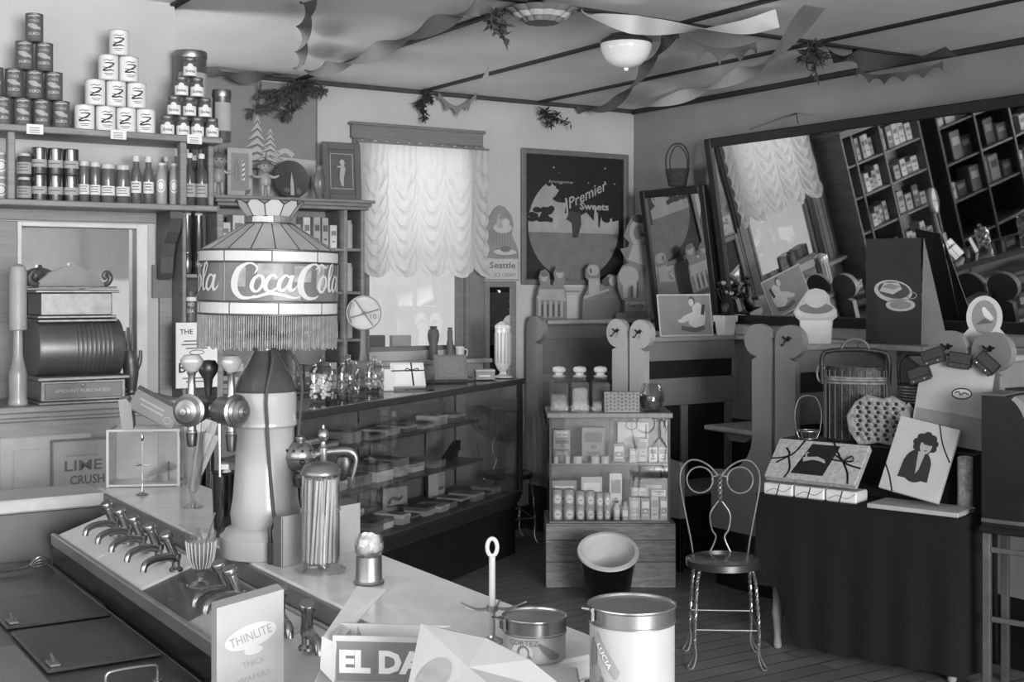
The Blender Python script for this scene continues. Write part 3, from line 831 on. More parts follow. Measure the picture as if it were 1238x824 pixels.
RV = [4.20, 3.33, 2.95, 1.85]
m = M()
p = [(RU0, DZ+.001), (RU1, DZ+.001), (RU1, RZ1-.021), (RU0, RZ0-.021)]
vs = [(u, RV[3], z) for u, z in p]+[(u, RV[0], z) for u, z in p]
m._add(vs, [(0, 1, 2, 3), (7, 6, 5, 4), (0, 4, 5, 1), (1, 5, 6, 2), (2, 6, 7, 3), (3, 7, 4, 0)])
m.build('rail_body', rail_f, sr)
m = M(); m.chbox(RU0-.006, RU0+.011, RV[3], RV[0], RZ0-.03, RZ0+.006, .003); m.chbox(RU1-.009, RU1+.002, RV[3], RV[0], RZ1-.03, RZ1+.008, .003); m.build('rim', mat('rail_edge', .62, .3, .8), sr)
for k in range(2):
    a = RV[0]-.006-(RV[0]-RV[1])*k/2; c = RV[0]-(RV[0]-RV[1])*(k+1)/2
    rail_slab(c, a-.004, 'opal_top', opal)
rail_slab(RV[2]+.004, RV[1]-.006, 'well_lid', mat('well_steel', .40, .3, .8), -.006)
for k in range(3):
    a = RV[2]-(RV[2]-RV[3])*k/3; c = RV[2]-(RV[2]-RV[3])*(k+1)/3
    rail_slab(c, a-.006, 'opal_top', mat('opal_glass_grey', .60, .3, var=.1))
# syrup pumps
pump_m = mat('pump_nickel', .55, .25, .95, var=.15)
def rz_at(u): return RZ0+(u-RU0)/(RU1-RU0)*(RZ1-RZ0)
def pump(label, u, v, rz, group):
    t = thing('syrup_pump', label, 'pump', R(u, v, rz_at(u)+.009), TH+rz, group)
    m = M(); m.lathe([(0, .0), (.018, .0), (.018, .006), (.011, .012), (.011, .03), (.0135, .032), (.0135, .045), (0, .047)], 16); m.build('base', pump_m, t)
    tilt = xf((0, 0, .028), ry=-.42)
    m = M(); m.lathe([(.012, 0), (.012, .062), (.0105, .066), (.0175, .068), (.0175, .080), (.0155, .083), (0, .083)], 16, T=tilt); m.build('plunger', pump_m, t)
    m = M(); m.tube([(0, 0, .032), (-.03, -.004, .042), (-.075, -.012, .044), (-.105, -.018, .036), (-.112, -.019, .018)], [.012, .0105, .0095, .009, .008], 10, n=4)
    m.build('spout', pump_m, t)
    return t
GP = 'nickel syrup pumps standing in the rail'
v0s = [uv(onz(px, py, .925)) for px, py in ((124, 653), (142, 662), (161, 672), (178, 684), (200, 696))]
proto = None
for i, q in enumerate(v0s):
    lab = 'nickel syrup pump in the white rail section, %s from the far end' % ORD[i]
    if proto is None: proto = pump(lab, 1.08, q[1], .3, GP)
    else: dup(proto, R(1.08, q[1], rz_at(1.08)+.009), TH+.3, lab)
for (px, py), lab in (((272, 735), 'nickel syrup pump behind the printed carton, nearest the ribbed goblet'), ((292, 742), 'nickel syrup pump mostly hidden behind the printed carton'),
                      ((350, 768), 'nickel syrup pump beside the printed carton, nearer the straw jar'), ((381, 788), 'nickel syrup pump between the printed carton and cigar box')):
    q = uv(onz(px, py, .925)); dup(proto, R(1.075, q[1], rz_at(1.075)+.009), TH+.3+(.9 if px > 300 else 0), lab)
# ice cream cabinet deck with lids
dk_m = mat('deck_steel', .34, .33, .75, var=.25, scale=5)
fz = room_thing('ice_cream_cabinet', 'low dark ice cream cabinet with flat lids below the syrup rail', 'cabinet', 0, 0, 0)
M().chbox(.56, RU0-.008, 1.4, CV1-.11, 0, DZ-.004).build('carcass', mat('deck_body', .28, .4, .3), fz)
M().chbox(.56, RU0-.008, 1.4, CV1-.11, DZ-.004, DZ).build('top_plate', dk_m, fz)
m = M(); m.chbox(.54, .56, 1.4, CV1-.11, .0, DZ-.001); m.build('front_edge', mat('deck_edge', .55, .45), fz)
M().chbox(.565, .68, 1.4, 3.3, DZ, DZ+.006, .003).build('edge_plate', mat('deck_edge_plate', .46, .4, .5), fz)
def lid(v0, v1, rnd):
    c = (v0+v1)/2
    if rnd: m = M(); m.lathe([(0, 0), (.125, 0), (.13, .004), (.125, .012), (.1, .016), (0, .016)], 32, T=Matrix.Translation((.82, c, DZ+.0005)))
    else: m = M(); m.chbox(.69, .955, v0, v1, DZ+.0005, DZ+.010, .005)
    o = m.build('lid', mat('lid_steel', .31, .35, .75, var=.25, scale=7), fz)
    h = M()
    if rnd:
        h.tube([(.76, c-.0, DZ+.012), (.76, c, DZ+.045), (.78, c, DZ+.052), (.85, c, DZ+.052), (.87, c, DZ+.045), (.87, c, DZ+.012)], .0042, 8, n=3)
        for u in (.76, .87): h.cyl(.012, 0, .005, 12, 0, Matrix.Translation((u, c, DZ+.0145)))
    else:
        h.chbox(.70, .725, v0+.02, v0+.07, DZ+.010, DZ+.016, .002); h.tube([(.712, v0+.03, DZ+.018), (.712, v0+.06, DZ+.03)], .004, 8)
    h.build('handle', mat('lid_handle', .50, .35, .8), o)
q1 = uv(onz(100, 735, DZ)); q2 = uv(onz(150, 800, DZ))
lid(3.46, 3.80, False); lid(3.02, 3.42, False); lid(2.66, 2.93, True); lid(2.3, 2.6, False)
# carton and tins at the deck's far end
q = uv(onz(14, 712, DZ))
t = room_thing('supply_carton', 'pale printed carton standing on the ice cream cabinet far end', 'carton', .675, 4.18, DZ+.0005)
m = M(); m.chbox(-.15, .08, -.05, .09, 0, .075, .003); 
for z in (.02, .045): m.flat([(-.13, z), (.06, z), (.06, z+.008), (-.13, z+.008)], -.0512, 1)
m.build('carton_body', [card, ink_m], t)
t = room_thing('supply_carton', 'smaller dark carton lying on the pale carton of the cabinet', 'carton', .655, 4.185, DZ+.077)
m = M(); m.chbox(-.13, .07, -.045, .07, 0, .04, .003); m.chbox(-.132, .072, -.047, .072, .04, .062, .003, 1); m.build('carton_body', [mat('carton_brown', .42, .7), card], t)
t = room_thing('wire_whisk', 'wire whisk lying on the cabinet beside the pale carton', 'whisk', .86, 4.13, DZ+.014)
m = M(); m.tube([(-.08, 0, 0), (.0, .01, .0), (.03, .012, .004)], .006, 8); m.build('handle', wood_d, t)
m = M()
for k in range(5):
    a = k*PI/5; m.tube([(.03, .012, .004), (.06, .012+.024*math.cos(a), .012+.02*math.sin(a)), (.095, .016, .012), (.06, .012-.024*math.cos(a), .012-.02*math.sin(a)+.004), (.03, .012, .004)], .0014, 6, n=4)
m.build('wire_loop', pump_m, t)
# ================= draft dispenser with the leaded glass lamp =================
DY = 3.28
dc = at(321, 668, DY); dc.z = 1.0
def dz(y): return H-(y-YH)/F*DY-1.0     # height above the counter of an image row at the dispenser
PXM = DY/F
disp = thing('drink_dispenser', 'tall white column drink dispenser with draft taps on the marble counter', 'drink dispenser', dc, 0)
urn = mat('urn_porcelain', .55, .3, var=.06, scale=5, coat=.3)
m = M()
rb = .112
m.lathe([(0, .0005), (rb, .0005), (rb+.002, .006), (rb+.002, .05), (rb-.008, .058), (rb-.012, .066), (rb-.028, .075), (.088, .105), (.082, .14),
         (.076, .22), (.072, .318), (.076, .324), (.0815, .328), (.0815, .338), (.0785, .342), (.0785, .405), (.074, .414), (0, .414)], 48)
m.T = Matrix.Translation((.0, 0, 0))
m.build('column', urn, disp)
M().lathe([(.0775, .412), (.080, .418), (.076, .424), (.066, .45), (.050, .475), (.036, .50), (.030, .512), (.032, .52), (.026, .535), (0, .535)], 36).build('cone_cap', mat('cone_glass', .27, .2, .2, var=.25), disp)
m = M(); m.lathe([(.024, .535), (.05, .548), (.052, .556), (.02, .57), (.012, .6), (.012, .75), (0, .75)], 20); m.build('lamp_stem', brass_d, disp)
# electric cord down the column
m = M(); m.tube([(.02, -.03, .53), (.028, -.055, .49), (.018, -.083, .41), (.02, -.083, .34), (.024, -.079, .25), (.036, -.084, .12), (.045, -.1, .08), (.047, -.108, .06), (.05, -.118, .02), (.06, -.13, .006)], .0042, 8, n=5)
m.build('lamp_cord', mat('cord_cloth', .22, .7), disp)
m = M(); m.tube([(.03, .0, .535), (.075, -.02, .50), (.097, -.03, .44), (.094, -.02, .38), (.0855, -.01, .30), (.087, -.01, .2)], .0042, 8, n=6); m.build('lamp_cord', MATS['cord_cloth'], disp)

# lamp shade: three-panel drum with script lettering, sloping top and flared crown
lamp = thing('lamp_shade', 'leaded glass lamp shade with white script lettering and fringe over the dispenser', 'lamp shade', dc+Vector((-.004, 0, 0)), 0)
TL = xf((0, 0, 0)); lamp.rotation_euler = (0, .016, .19)
came = mat('lead_came', .26, .45, .6)
RS = .1745
a0s = [math.radians(-37.6+120*k) for k in range(3)]
gl_top = mat('lamp_glass_grey', .50, .25, var=.12, scale=8); gl_pale = mat('lamp_glass_pale', .62, .45, var=.06); gl_panel = mat('lamp_glass_dark', .34, .5, var=.25, scale=14)
z_b0, z_b1, z_p1, z_t = dz(379), dz(364), dz(318), dz(304)
def ringband(m, r0, z0, r1, z1, n, mi, gap, leadmi, a_off=0.0, sub=1):
    """band of n glass pieces parted by lead strips, each piece curved over sub facets"""
    g = gap
    for i in range(n):
        for k in range(sub):
            a = a_off+2*PI*(i+k/sub)/n; c = a_off+2*PI*(i+(k+1)/sub)/n
            if sub == 1 or k == 0: a += g/r0
            if sub == 1 or k == sub-1: c -= g/r0
            m._add([(r0*math.sin(a), -r0*math.cos(a), z0), (r0*math.sin(c), -r0*math.cos(c), z0), (r1*math.sin(c), -r1*math.cos(c), z1), (r1*math.sin(a), -r1*math.cos(a), z1)], [(0, 1, 2, 3)], mi, True)
        a = a_off+2*PI*i/n
        m.tube([(r0*math.sin(a), -r0*math.cos(a), z0), ((r0+r1)/2*math.sin(a), -(r0+r1)/2*math.cos(a), (z0+z1)/2), (r1*math.sin(a), -r1*math.cos(a), z1)], g*.9, 6, leadmi)
def lead_ring(m, r, z, w=.0028, mi=1):
    m.tube([(r*math.sin(2*PI*i/48), -r*math.cos(2*PI*i/48), z) for i in range(48)], w, 6, mi, closed=True)
m = M(); ringband(m, RS, z_p1, RS, z_t, 9, 0, .0016, 1, a0s[0], 8); lead_ring(m, RS, z_t); lead_ring(m, RS, z_p1); m.build('upper_band', [gl_pale, came], lamp)
m = M(); ringband(m, RS, z_b0, RS, z_b1, 9, 0, .0016, 1, a0s[0]+.1, 8); lead_ring(m, RS, z_b0); lead_ring(m, RS, z_b1); m.build('lower_band', [gl_pale, came], lamp)
m = M(); ringband(m, RS, z_b1, RS, z_p1, 3, 0, .003, 1, a0s[0], 24)
# pale seam strips and swirled backing pieces with script lettering on each panel
for a in a0s:
    for k in range(2):
        c = a-.02+.02*k
        m._add([((RS+.001)*math.sin(q), -(RS+.001)*math.cos(q), z) for q, z in ((c, z_b1), (c+.02, z_b1), (c+.02, z_p1), (c, z_p1))], [(0, 1, 2, 3)], 2)
pan_h = z_p1-z_b1
def panel_script(m, start):
    S = pan_h*.90
    arc = math.radians(112)/3.2          # angle per letter unit
    def w(p):
        a = start+p.x*arc; rr = RS+.0018-p.y
        return (rr*math.sin(a), -rr*math.cos(a), z_b1+pan_h*.06+p.z*S)
    m.warp = w
    # glass of a lighter, mottled grey behind the middle letters
    for (x0, x1, z0, z1) in ((.62, 1.2, .55, 1.0), (.98, 1.62, .0, .33), (1.45, 1.9, .5, .95), (.12, .36, .35, .9), (2.05, 2.32, .3, .98)):
        n = 5
        for i in range(n):
            a, c = x0+(x1-x0)*i/n, x0+(x1-x0)*(i+1)/n
            m.flat([(a, z0), (c, z0), (c, z1), (a, z1)], .0006, 3)
    y = -.0004; L = 2
    def C(x):
        m.stroke([(x+.56, .72), (x+.62, .86), (x+.55, .98), (x+.40, 1.0), (x+.20, .84), (x+.10, .55), (x+.11, .27), (x+.25, .07), (x+.46, .05), (x+.58, .12)], [.02, .05, .05, .06, .13, .17, .16, .11, .06, .03], y, L, 6)
    def o(x, s=1.0): m.stroke([(x+.17, .68), (x+.06, .58), (x+.0, .38), (x+.05, .24), (x+.15, .25), (x+.24, .42), (x+.25, .6), (x+.17, .68), (x+.1, .66)], [.05, .08, .10, .08, .06, .07, .08, .06, .03], y, L, 5)
    def c(x): m.stroke([(x+.24, .6), (x+.2, .68), (x+.1, .64), (x+.0, .42), (x+.04, .26), (x+.16, .25), (x+.3, .38)], [.06, .06, .08, .11, .09, .06, .03], y, L, 5)
    def a(x):
        m.stroke([(x+.25, .62), (x+.15, .68), (x+.03, .52), (x+.0, .34), (x+.07, .25), (x+.18, .36), (x+.28, .6)], [.05, .06, .09, .10, .07, .05, .05], y, L, 5)
        m.stroke([(x+.31, .69), (x+.25, .42), (x+.27, .27), (x+.36, .3), (x+.44, .42)], [.09, .1, .09, .05, .02], y, L, 5)
    def l(x): m.stroke([(x-.06, .34), (x+.12, .62), (x+.24, .94), (x+.17, 1.02), (x+.08, .8), (x+.05, .45), (x+.08, .26), (x+.2, .32)], [.02, .04, .05, .07, .1, .1, .08, .03], y, L, 5)
    C(0); o(.5); c(.80); a(1.10)
    m.stroke([(.36, .04), (.62, .08), (.9, .18), (1.2, .13), (1.45, .06), (1.62, .10)], [.02, .07, .09, .08, .05, .02], y, L, 6)
    C(1.52); o(2.12); l(2.44); a(2.66)
    m.stroke([(2.02, .86), (2.2, 1.0), (2.36, .92), (2.46, 1.0)], [.03, .06, .05, .02], y, L, 6)
    m.warp = None
for a in a0s: panel_script(m, a+math.radians(7))
m.build('drum_panel', [gl_panel, came, gl_pale, mat('lamp_glass_mottled', .46, .55, var=.35, scale=30)], lamp)
RN = .060; z_n0, z_n1 = dz(270.5), dz(262)
m = M(); ringband(m, RS, z_t, RN, z_n0, 18, 0, .0016, 1, a0s[0]+.05, 1); lead_ring(m, RN, z_n0); m.build('sloping_top', [gl_top, came], lamp)
m = M(); ringband(m, RN-.002, z_n0, RN-.004, z_n1, 6, 0, .0014, 1, .2, 4)
for i in range(2):
    for k in range(4):
        a, c = .2+2*PI*(4+2*i+k/4)/6, .2+2*PI*(4+2*i+(k+1)/4)/6
        m._add([((RN-.001)*math.sin(q), -(RN-.001)*math.cos(q), z) for q, z in ((a, z_n0), (c, z_n0), (c, z_n1), (a, z_n1))], [(0, 1, 2, 3)], 2)
m.build('neck_band', [gl_pale, came, gl_panel], lamp)
# flared crown of rounded petals
m = M(); z_c1 = dz(243)
NPET = 10
for i in range(NPET):
    a = 2*PI*i/NPET+.15; hw = PI/NPET
    r0, r1 = RN-.004, .086
    def cp(t, q):                 # t up, q across
        r = r0+(r1-r0)*t; z = z_n1+(z_c1-z_n1)*t
        return (r*math.sin(a+q*hw), -r*math.cos(a+q*hw), z)
    poly = [cp(0, -1), cp(0, 1), cp(.72, 1), cp(1.0, .35), cp(1.0, -.35), cp(.72, -1)]
    m._add(poly, [tuple(range(6))], 0); m.tube(poly, .0016, 6, 1, closed=True)
m.build('crown', [gl_pale, came], lamp)
# bead fringe
m = M()
fr = mat('bead_fringe_dark', .40, .35, var=.25, scale=60); fr2 = mat('bead_fringe_light', .46, .3, var=.25, scale=60)
NB = 190
for i in range(NB):
    a = 2*PI*i/NB; ln = .082+random.uniform(-.004, .006)
    x, y = (RS-.001)*math.sin(a), -(RS-.001)*math.cos(a)
    m.lathe([(.0019, 0), (.0023, -ln*.3), (.0017, -ln*.6), (.0024, -ln*.85), (.0015, -ln)], 5, 0 if i % 3 else 1, Matrix.Translation((x, y, z_b0)))
m.build('fringe', [fr, fr2], lamp)

# draft taps on a cross pipe to the column's left
tapm = mat('tap_nickel', .52, .32, .9, var=.2); tapd = mat('tap_dark', .22, .35, .7)
tp = dz(492)
m = M(); m.tube([(-.065, -.02, tp), (-.185, -.05, tp)], .017, 14); m.lathe([(.0, 0), (.035, 0), (.035, .008), (.024, .014), (0, .014)], 20, T=xf((-.085, -.028, tp), ry=-PI/2, rz=.25)); m.build('cross_pipe', tapm, disp)
def tap(nm, x, y, facing, parent, hang=.07):
    T = xf((x, y, tp), rz=facing)
    m = M(); m.T = T
    m.lathe([(0, -.045), (.030, -.042), (.036, -.03), (.036, .01), (.041, .014), (.041, .02), (.034, .024), (.034, .028), (.028, .034), (.028, .037), (.016, .041), (.016, .045), (.008, .048), (.008, .055), (0, .056)], 26, T=xf(rx=PI/2))
    o = m.build('tap_body', tapm, parent)
    m = M(); m.T = T; m.lathe([(.012, .03), (.010, .055), (.0085, .085), (.012, .092), (.008, .1), (0, .1)], 14); m.build('handle_stem', tapm, o)
    m = M(); m.T = T; m.lathe([(.008, .092), (.02, .102), (.029, .118), (.029, .126), (.02, .136), (0, .139)], 18, sy=.75); m.build('handle_knob', mat('tap_knob', .62, .25, .3, var=.1), o)
    m = M(); m.T = T; m.lathe([(.010, -.03), (.011, -.05), (.0135, -.052), (.0135, -.058), (.0125, -.06)], 14); m.lathe([(.0135, -.058), (.0145, -.06), (.011, -hang-.02), (.006, -hang-.022), (0, -hang-.018)], 14, 1); m.build('nozzle', [tapm, tapd], o)
xl = (240-321)*PXM
tap('tap', xl, -.07, -.15, disp)
tap('tap', (290-321)*PXM, -.10, .95, disp, .078)
m = M(); m.T = xf((xl-.0, -.02, tp+.03), rz=.3); m.lathe([(.008, 0), (.012, .04), (.024, .06), (.026, .075), (.018, .088), (0, .09)], 14, 0, sy=.7, T=xf((.03, .02, 0))); m.build('rear_knob', tapd, disp)
M().tube([((277-321)*PXM, -.11, tp-.03), ((277.5-321)*PXM, -.112, tp-.09), ((278-321)*PXM, -.113, dz(568)+.0)], [.004, .003, .003], 8, n=3).build('mixing_rod', tapm, disp)
# bell-shaped tap on the other side with lever and drop handle
q = at(363, 552, DY-.02)-dc
q2x = (391-363)*DY/F+q.x
m = M(); m.ball(.040, q, 0, 24); m.tube([(.06, .0, q.z), (q2x, q.y, q.z+.008)], .012, 12)
m.lathe([(.008, .036), (.012, .042), (.012, .05), (.008, .053), (0, .053)], 12, T=Matrix.Translation(q)); m.lathe([(.0405, -.004), (.0425, 0), (.0405, .004)], 24, T=Matrix.Translation(q))
for i in range(10):
    a = 2*PI*i/10; m.ball(.004, q+Vector((.0365*math.cos(a), .0365*math.sin(a), .019)), 1, 8)
for i in range(3): m.ring(q.x+.012-.018*i*0, q.z-.008, .007, .006, .002, q.y-.0405, 1, 12); 
m.build('tap_body', [tapm, tapd], disp)
q2 = at(391, 547, DY-.02)-dc
m = M(); m.lathe([(.009, -.03), (.013, -.02), (.013, .012), (.008, .018), (.007, .028), (.014, .036), (.016, .045), (.012, .056), (.005, .062), (.004, .07), (0, .071)], 16, T=Matrix.Translation(q2)); m.build('finial_valve', tapm, disp)
m = M(); m.tube([(q2.x, q2.y, q2.z), (q2.x+.04, q2.y, q2.z+.004), (q2.x+.07, q2.y, q2.z+.002), (q2.x+.083, q2.y, q2.z-.02), (q2.x+.072, q2.y, q2.z-.07)], [.008, .011, .010, .006, .003], 12, n=5)
m.build('lever', tapm, disp)
m = M(); m.T = Matrix.Translation((q2.x+.05, q2.y, q2.z-.005)); m.lathe([(.001, 0), (.016, -.006), (.022, -.02), (.018, -.045), (.008, -.062), (0, -.066)], 16, sy=.5); m.build('drop_handle', tapd, disp)
m = M(); m.lathe([(.012, -.04), (.02, -.05), (.016, -.06), (.012, -.075), (0, -.078)], 16, T=Matrix.Translation(q)); m.build('nozzle', tapm, disp)

# ================= things on the counter =================
def on_counter(px, py, lift=.0005): 
    p = onz(px, py, 1.0); p.z = 1.0+lift; return p
# show box with glass sides
p = onz(172, 588, 1.0)
p = onz(127, 588, 1.0); p2 = onz(214, 588, 1.0)
bw = (p2-p).length; zt = H-(519-YH)/F*p.y-1.0
GBR = .12
t = thing('glass_show_box', 'small glass show box with pale frame at the far end of the marble counter', 'show box', ((p+p2)/2)+Vector((0, .07, .0005)), GBR)
fr_m = mat('showbox_frame', .72, .5)
m = M(); hw = bw/2*.96; d = .075; e = .005
for x in (-hw, hw):
    for y in (-d, d): m.cbox(x, y, zt/2, e*1.6, e*1.6, zt)
for z in (e, zt-e/2):
    for y in (-d, d): m.cbox(0, y, z, 2*hw, e*1.4, e*1.4)
    for x in (-hw, hw): m.cbox(x, 0, z, e*1.4, 2*d, e*1.4)
m.build('frame', fr_m, t)
m = M(); m.box(-hw+.004, hw-.004, -d+.004, d-.004, .003, .006); m.build('bottom_board', paper, t)
m = M(); m.box(-hw, hw, d-.002, d, .006, zt-.006); m.build('back_panel', mat('showbox_back', .78, .6), t)
g = M()
g.box(-hw+.004, hw-.004, -d-.001, -d+.001, .008, zt-.008); g.box(-hw-.001, -hw+.001, -d+.004, d-.004, .008, zt-.008); g.box(hw-.001, hw+.001, -d+.004, d-.004, .008, zt-.008)
g.build('pane', g_thin, t)
m = M(); m.prism([(-.02, .008), (.07, .008), (.07, .07), (.05, .055), (.02, .03)], .0, .05); m.build('candy_heap', mat('candy_heap_grey', .55, .8, var=.3, scale=60), t)
bx_top = zt
# open carton standing tilted on the show box
cr = t.location+Vector((.005, -.01, bx_top+.002))
t = thing('paper_carton', 'open cardboard carton tipped on top of the glass show box', 'carton', cr, GBR+.1)
T = xf((.008, 0, .032), ry=.52, rz=0)
m = M(); m.T = T; m.box(-.085, .085, -.065, .065, 0, .004); m.box(-.085, .085, -.065, -.062, 0, .075); m.box(-.085, .085, .062, .065, 0, .075); m.box(.082, .085, -.065, .065, 0, .075); m.box(-.085, -.082, -.065, .065, 0, .075); m.box(-.085, .085, -.065, .065, .072, .075)
m.flat([(-.06, .045), (.03, .045), (.03, .052), (-.06, .052)], -.0655, 1); m.flat([(-.05, .03), (.035, .03), (.035, .036), (-.05, .036)], -.0655, 1); m.ring(.055, .025, .014, .012, .003, -.0655, 1)
m.build('carton_body', [mat('carton_grey', .52, .75), mat('carton_print', .64, .7)], t)
m = M(); m.T = xf((-.062, 0, 0)); m.prism([(-.018, 0), (.02, 0), (.012, .082), (-.002, .103), (-.03, .1)], -.066, .066); m.build('end_flap', mat('carton_flap', .60, .75), t)
# order spindle in front of the show box
def spindle(label, loc, hgt, r, big):
    t = thing('order_spindle', label, 'spindle', loc, 0)
    m = M(); m.lathe([(0, 0), (r, 0), (r*1.03, r*.1), (r*.8, r*.28), (r*.35, r*.45), (r*.2, r*.8), (r*.16, r*1.2)], 24); m.build('foot', chrome, t)
    if big:
        m = M(); m.tube([(0, 0, .0), (0, 0, hgt)], .0062, 12); m.build('rod', mat('spindle_paint', .62, .35), t)
        m = M(); m.tube([(.0095*math.sin(2*PI*i/20), 0, hgt+.0165-.0165*math.cos(2*PI*i/20)) for i in range(20)], .0042, 8, closed=True); m.build('finger_ring', MATS['spindle_paint'], t)
    else:
        m = M(); m.tube([(0, 0, r*1.0), (0, 0, hgt*.9)], [r*.16, .0014], 8); m.lathe([(.0014, 0), (.006, .012), (.0055, .018), (0, .034)], 12, T=Matrix.Translation((0, 0, hgt*.84))); m.build('rod', chrome, t)
    return t
p = on_counter(172, 598)
hh = (598-522)/F*p.y
t = spindle('slim nickel spindle with leaf point standing before the glass show box', p, hh, .019, False)
m = M()
for k in range(3):
    a = .35+k*2.0; m.tube([(0, 0, hh*.48), (.022*math.cos(a), .022*math.sin(a), hh*.475), (.034*math.cos(a), .034*math.sin(a), hh*.49)], .0014, 6, n=3)
m.build('cross_arm', chrome, t)
# tall sundae glass with paper straws
def goblet(nm, label, loc, prof, group=None):
    t = thing(nm, label, 'glass', loc, 0, group)
    m = M(); m.lathe(prof, 30); m.build('glass_bowl', g_jar, t)
    return t
p = on_counter(233, 613); hh = (613-521)/F*p.y
t = goblet('sundae_glass', 'tall fluted sundae glass holding folded paper napkins beside the taps', p,
           [(0, .004), (.030, .004), (.034, 0), (.034, .003), (.014, .012), (.007, .02), (.010, .026), (.006, .034), (.012, .045), (.026, .075), (.035, hh*.62), (.038, hh*.85), (.042, hh), (.0405, hh), (.036, hh*.84), (.033, hh*.62), (.024, .077), (.009, .047)])
m = M()
for i in range(9):
    a = i*.7; x0 = .008*math.cos(a*1.3); y0 = .006*math.sin(a*1.7)
    lean = -.012+.0075*i; ln = hh*(.95+.06*((i*5) % 4))
    m._add([(x0-.009, y0-.002, .055), (x0+.007, y0, .055), (x0+.012+lean*1.0, y0+.004, ln), (x0-.014+lean, y0-.004, ln+.008)], [(0, 1, 2, 3)], 0)
    m._add([(x0-.004, y0-.004, .055), (x0+.005, y0+.004, .055), (x0+.010+lean*1.4, y0+.008, ln*.98), (x0-.004+lean*1.4, y0-.008, ln)], [(0, 1, 2, 3)], 0)
m.build('paper_napkin', mat('napkin_paper', .74, .85), t)
m = M()
for i in range(6):
    a = i*1.05
    m.tube([(.004*math.cos(a), .004*math.sin(a), .05), (.028+.008*math.cos(a), .008*math.sin(a), hh*1.25+.006*i)], .0032, 7)
m.build('straw', paper, t)
# metal mixing tumbler
p = on_counter(270, 648); hh = (648-570)/F*p.y
t = thing('mixing_cup', 'dark polished metal mixing cup standing under the draft taps', 'cup', p, 0)
m = M(); r = .033; m.lathe([(0, 0), (r*.72, 0), (r*.76, .004), (r*.96, hh-.006), (r*1.02, hh-.004), (r*1.04, hh), (r*.98, hh+.001), (r*.93, hh-.004), (r*.72, .008), (0, .006)], 30); m.build('cup_body', mat('cup_silver', .40, .16, 1.0, var=.3, scale=4), t)
# small pale block and white cup behind the column base
p = on_counter(262, 592); t = thing('sugar_box', 'small pale box on the counter between sundae glass and column', 'box', p+Vector((0, .1, 0)), .3)
m = M(); m.chbox(-.016, .016, -.014, .014, 0, .07, .002); m.chbox(-.017, .017, -.015, .015, .052, .072, .002, 1); m.build('box_body', [card_d, paper], t)
# ribbed goblet on the rail
p = uv(onz(243, 718, RZ0+.02)); gz = rz_at(p[0])
loc = R(p[0], p[1], gz+.011)
t = goblet('ribbed_goblet', 'ribbed soda goblet standing on the steel well lid of the rail', loc, [(0, .003), (.032, .003), (.035, 0), (.035, .004), (.010, .014), (.007, .022), (.011, .028), (.008, .034), (.020, .044), (.031, .065), (.036, .1), (.038, .136), (.0365, .136), (.0345, .1), (.0295, .067), (.018, .047), (0, .04)])
m = M()
for i in range(22):
    a = 2*PI*i/22; m.tube([(r*math.cos(a), r*math.sin(a), z) for r, z in ((.021, .045), (.0315, .065), (.0365, .1), (.0372, .112))], .0017, 5)
m.build('rib', mat('rib_glass', .70, .1, .0, coat=.5), t)
m = M(); m.tube([(-.01, 0, .05), (.012, -.01, .1), (.034, -.02, .165), (.04, -.022, .185)], [.003, .0018, .0018, .0018], 8); m.build('spoon', chrome, t)
m = M(); m.lathe([(0, .045), (.018, .048), (.028, .068), (.033, .1), (.0335, .108), (0, .108)], 24); m.build('drink', mat('soda_liquid', .60, .2), t)
# straw jar
p = on_counter(388, 690); hh = (690-573)/F*p.y
t = thing('straw_jar', 'tall glass straw jar with metal lid standing on the marble counter', 'jar', p, 0)
r = 23/F*p.y
m = M(); m.lathe([(0, .003), (r*1.25, .003), (r*1.3, .0), (r*1.3, .006), (r*1.02, .016), (r, .022), (r, hh*.62), (r*1.06, hh*.63), (r*1.06, hh*.645), (r, hh*.655), (r, hh), (r*.96, hh), (r*.96, .022), (0, .02)], 36); m.build('glass_body', g_jar, t)
m = M(); m.lathe([(0, hh), (r*1.06, hh), (r*1.08, hh+.004), (r*1.02, hh+.01), (r*.85, hh+.022), (r*.5, hh+.028), (0, hh+.03)], 30); m.build('lid', mat('jar_lid_metal', .45, .35, .8), t)
m = M(); sk = 0
for i in range(64):
    rr = r*.88*math.sqrt((i+.5)/64); a = i*2.4
    tw = .35 if i % 3 else .1
    m.tube([(rr*math.cos(a), rr*math.sin(a), .024), (rr*math.cos(a+tw), rr*math.sin(a+tw), hh*.955)], .0033, 6, i % 2)
m.build('straw', [paper, mat('straw_cream', .76, .7)], t)
for k in range(3):
    pass
# menu card standing behind the jar, and small upright frame
p = on_counter(341, 686)
t = thing('menu_card', 'folded grey menu card standing on the counter behind the straw jar', 'menu', p, 0)
m = M(); m.box(0, .262, 0, .003, 0, .122, 0, xf(rz=.893)); m.box(-.035, 0, 0, .003, 0, .12, 1, xf(rz=-.75))
m.build('card_leaf', [mat('menu_grey', .56, .8), card_d], t)
m = M(); m.chbox(.03, .058, -.135, -.112, .0, .055, .003); m.tube([(.036, -.125, .05), (.034, -.128, .085), (.045, -.125, .1)], .006, 8); m.build('cord_plug', tapd, disp)
# cola tumbler with dark drink
t = thing('drink_tumbler', 'glass of dark drink standing under the ball-shaped tap', 'glass', on_counter(352, 636), 0)
m = M(); m.lathe([(0, .003), (.024, .002), (.03, .12), (.0285, .12), (.0225, .006), (0, .006)], 24); m.build('tumbler', g_jar, t)
m = M(); m.lathe([(0, .007), (.022, .007), (.0272, .112), (0, .112)], 24); m.build('drink', mat('dark_drink', .12, .15), t)
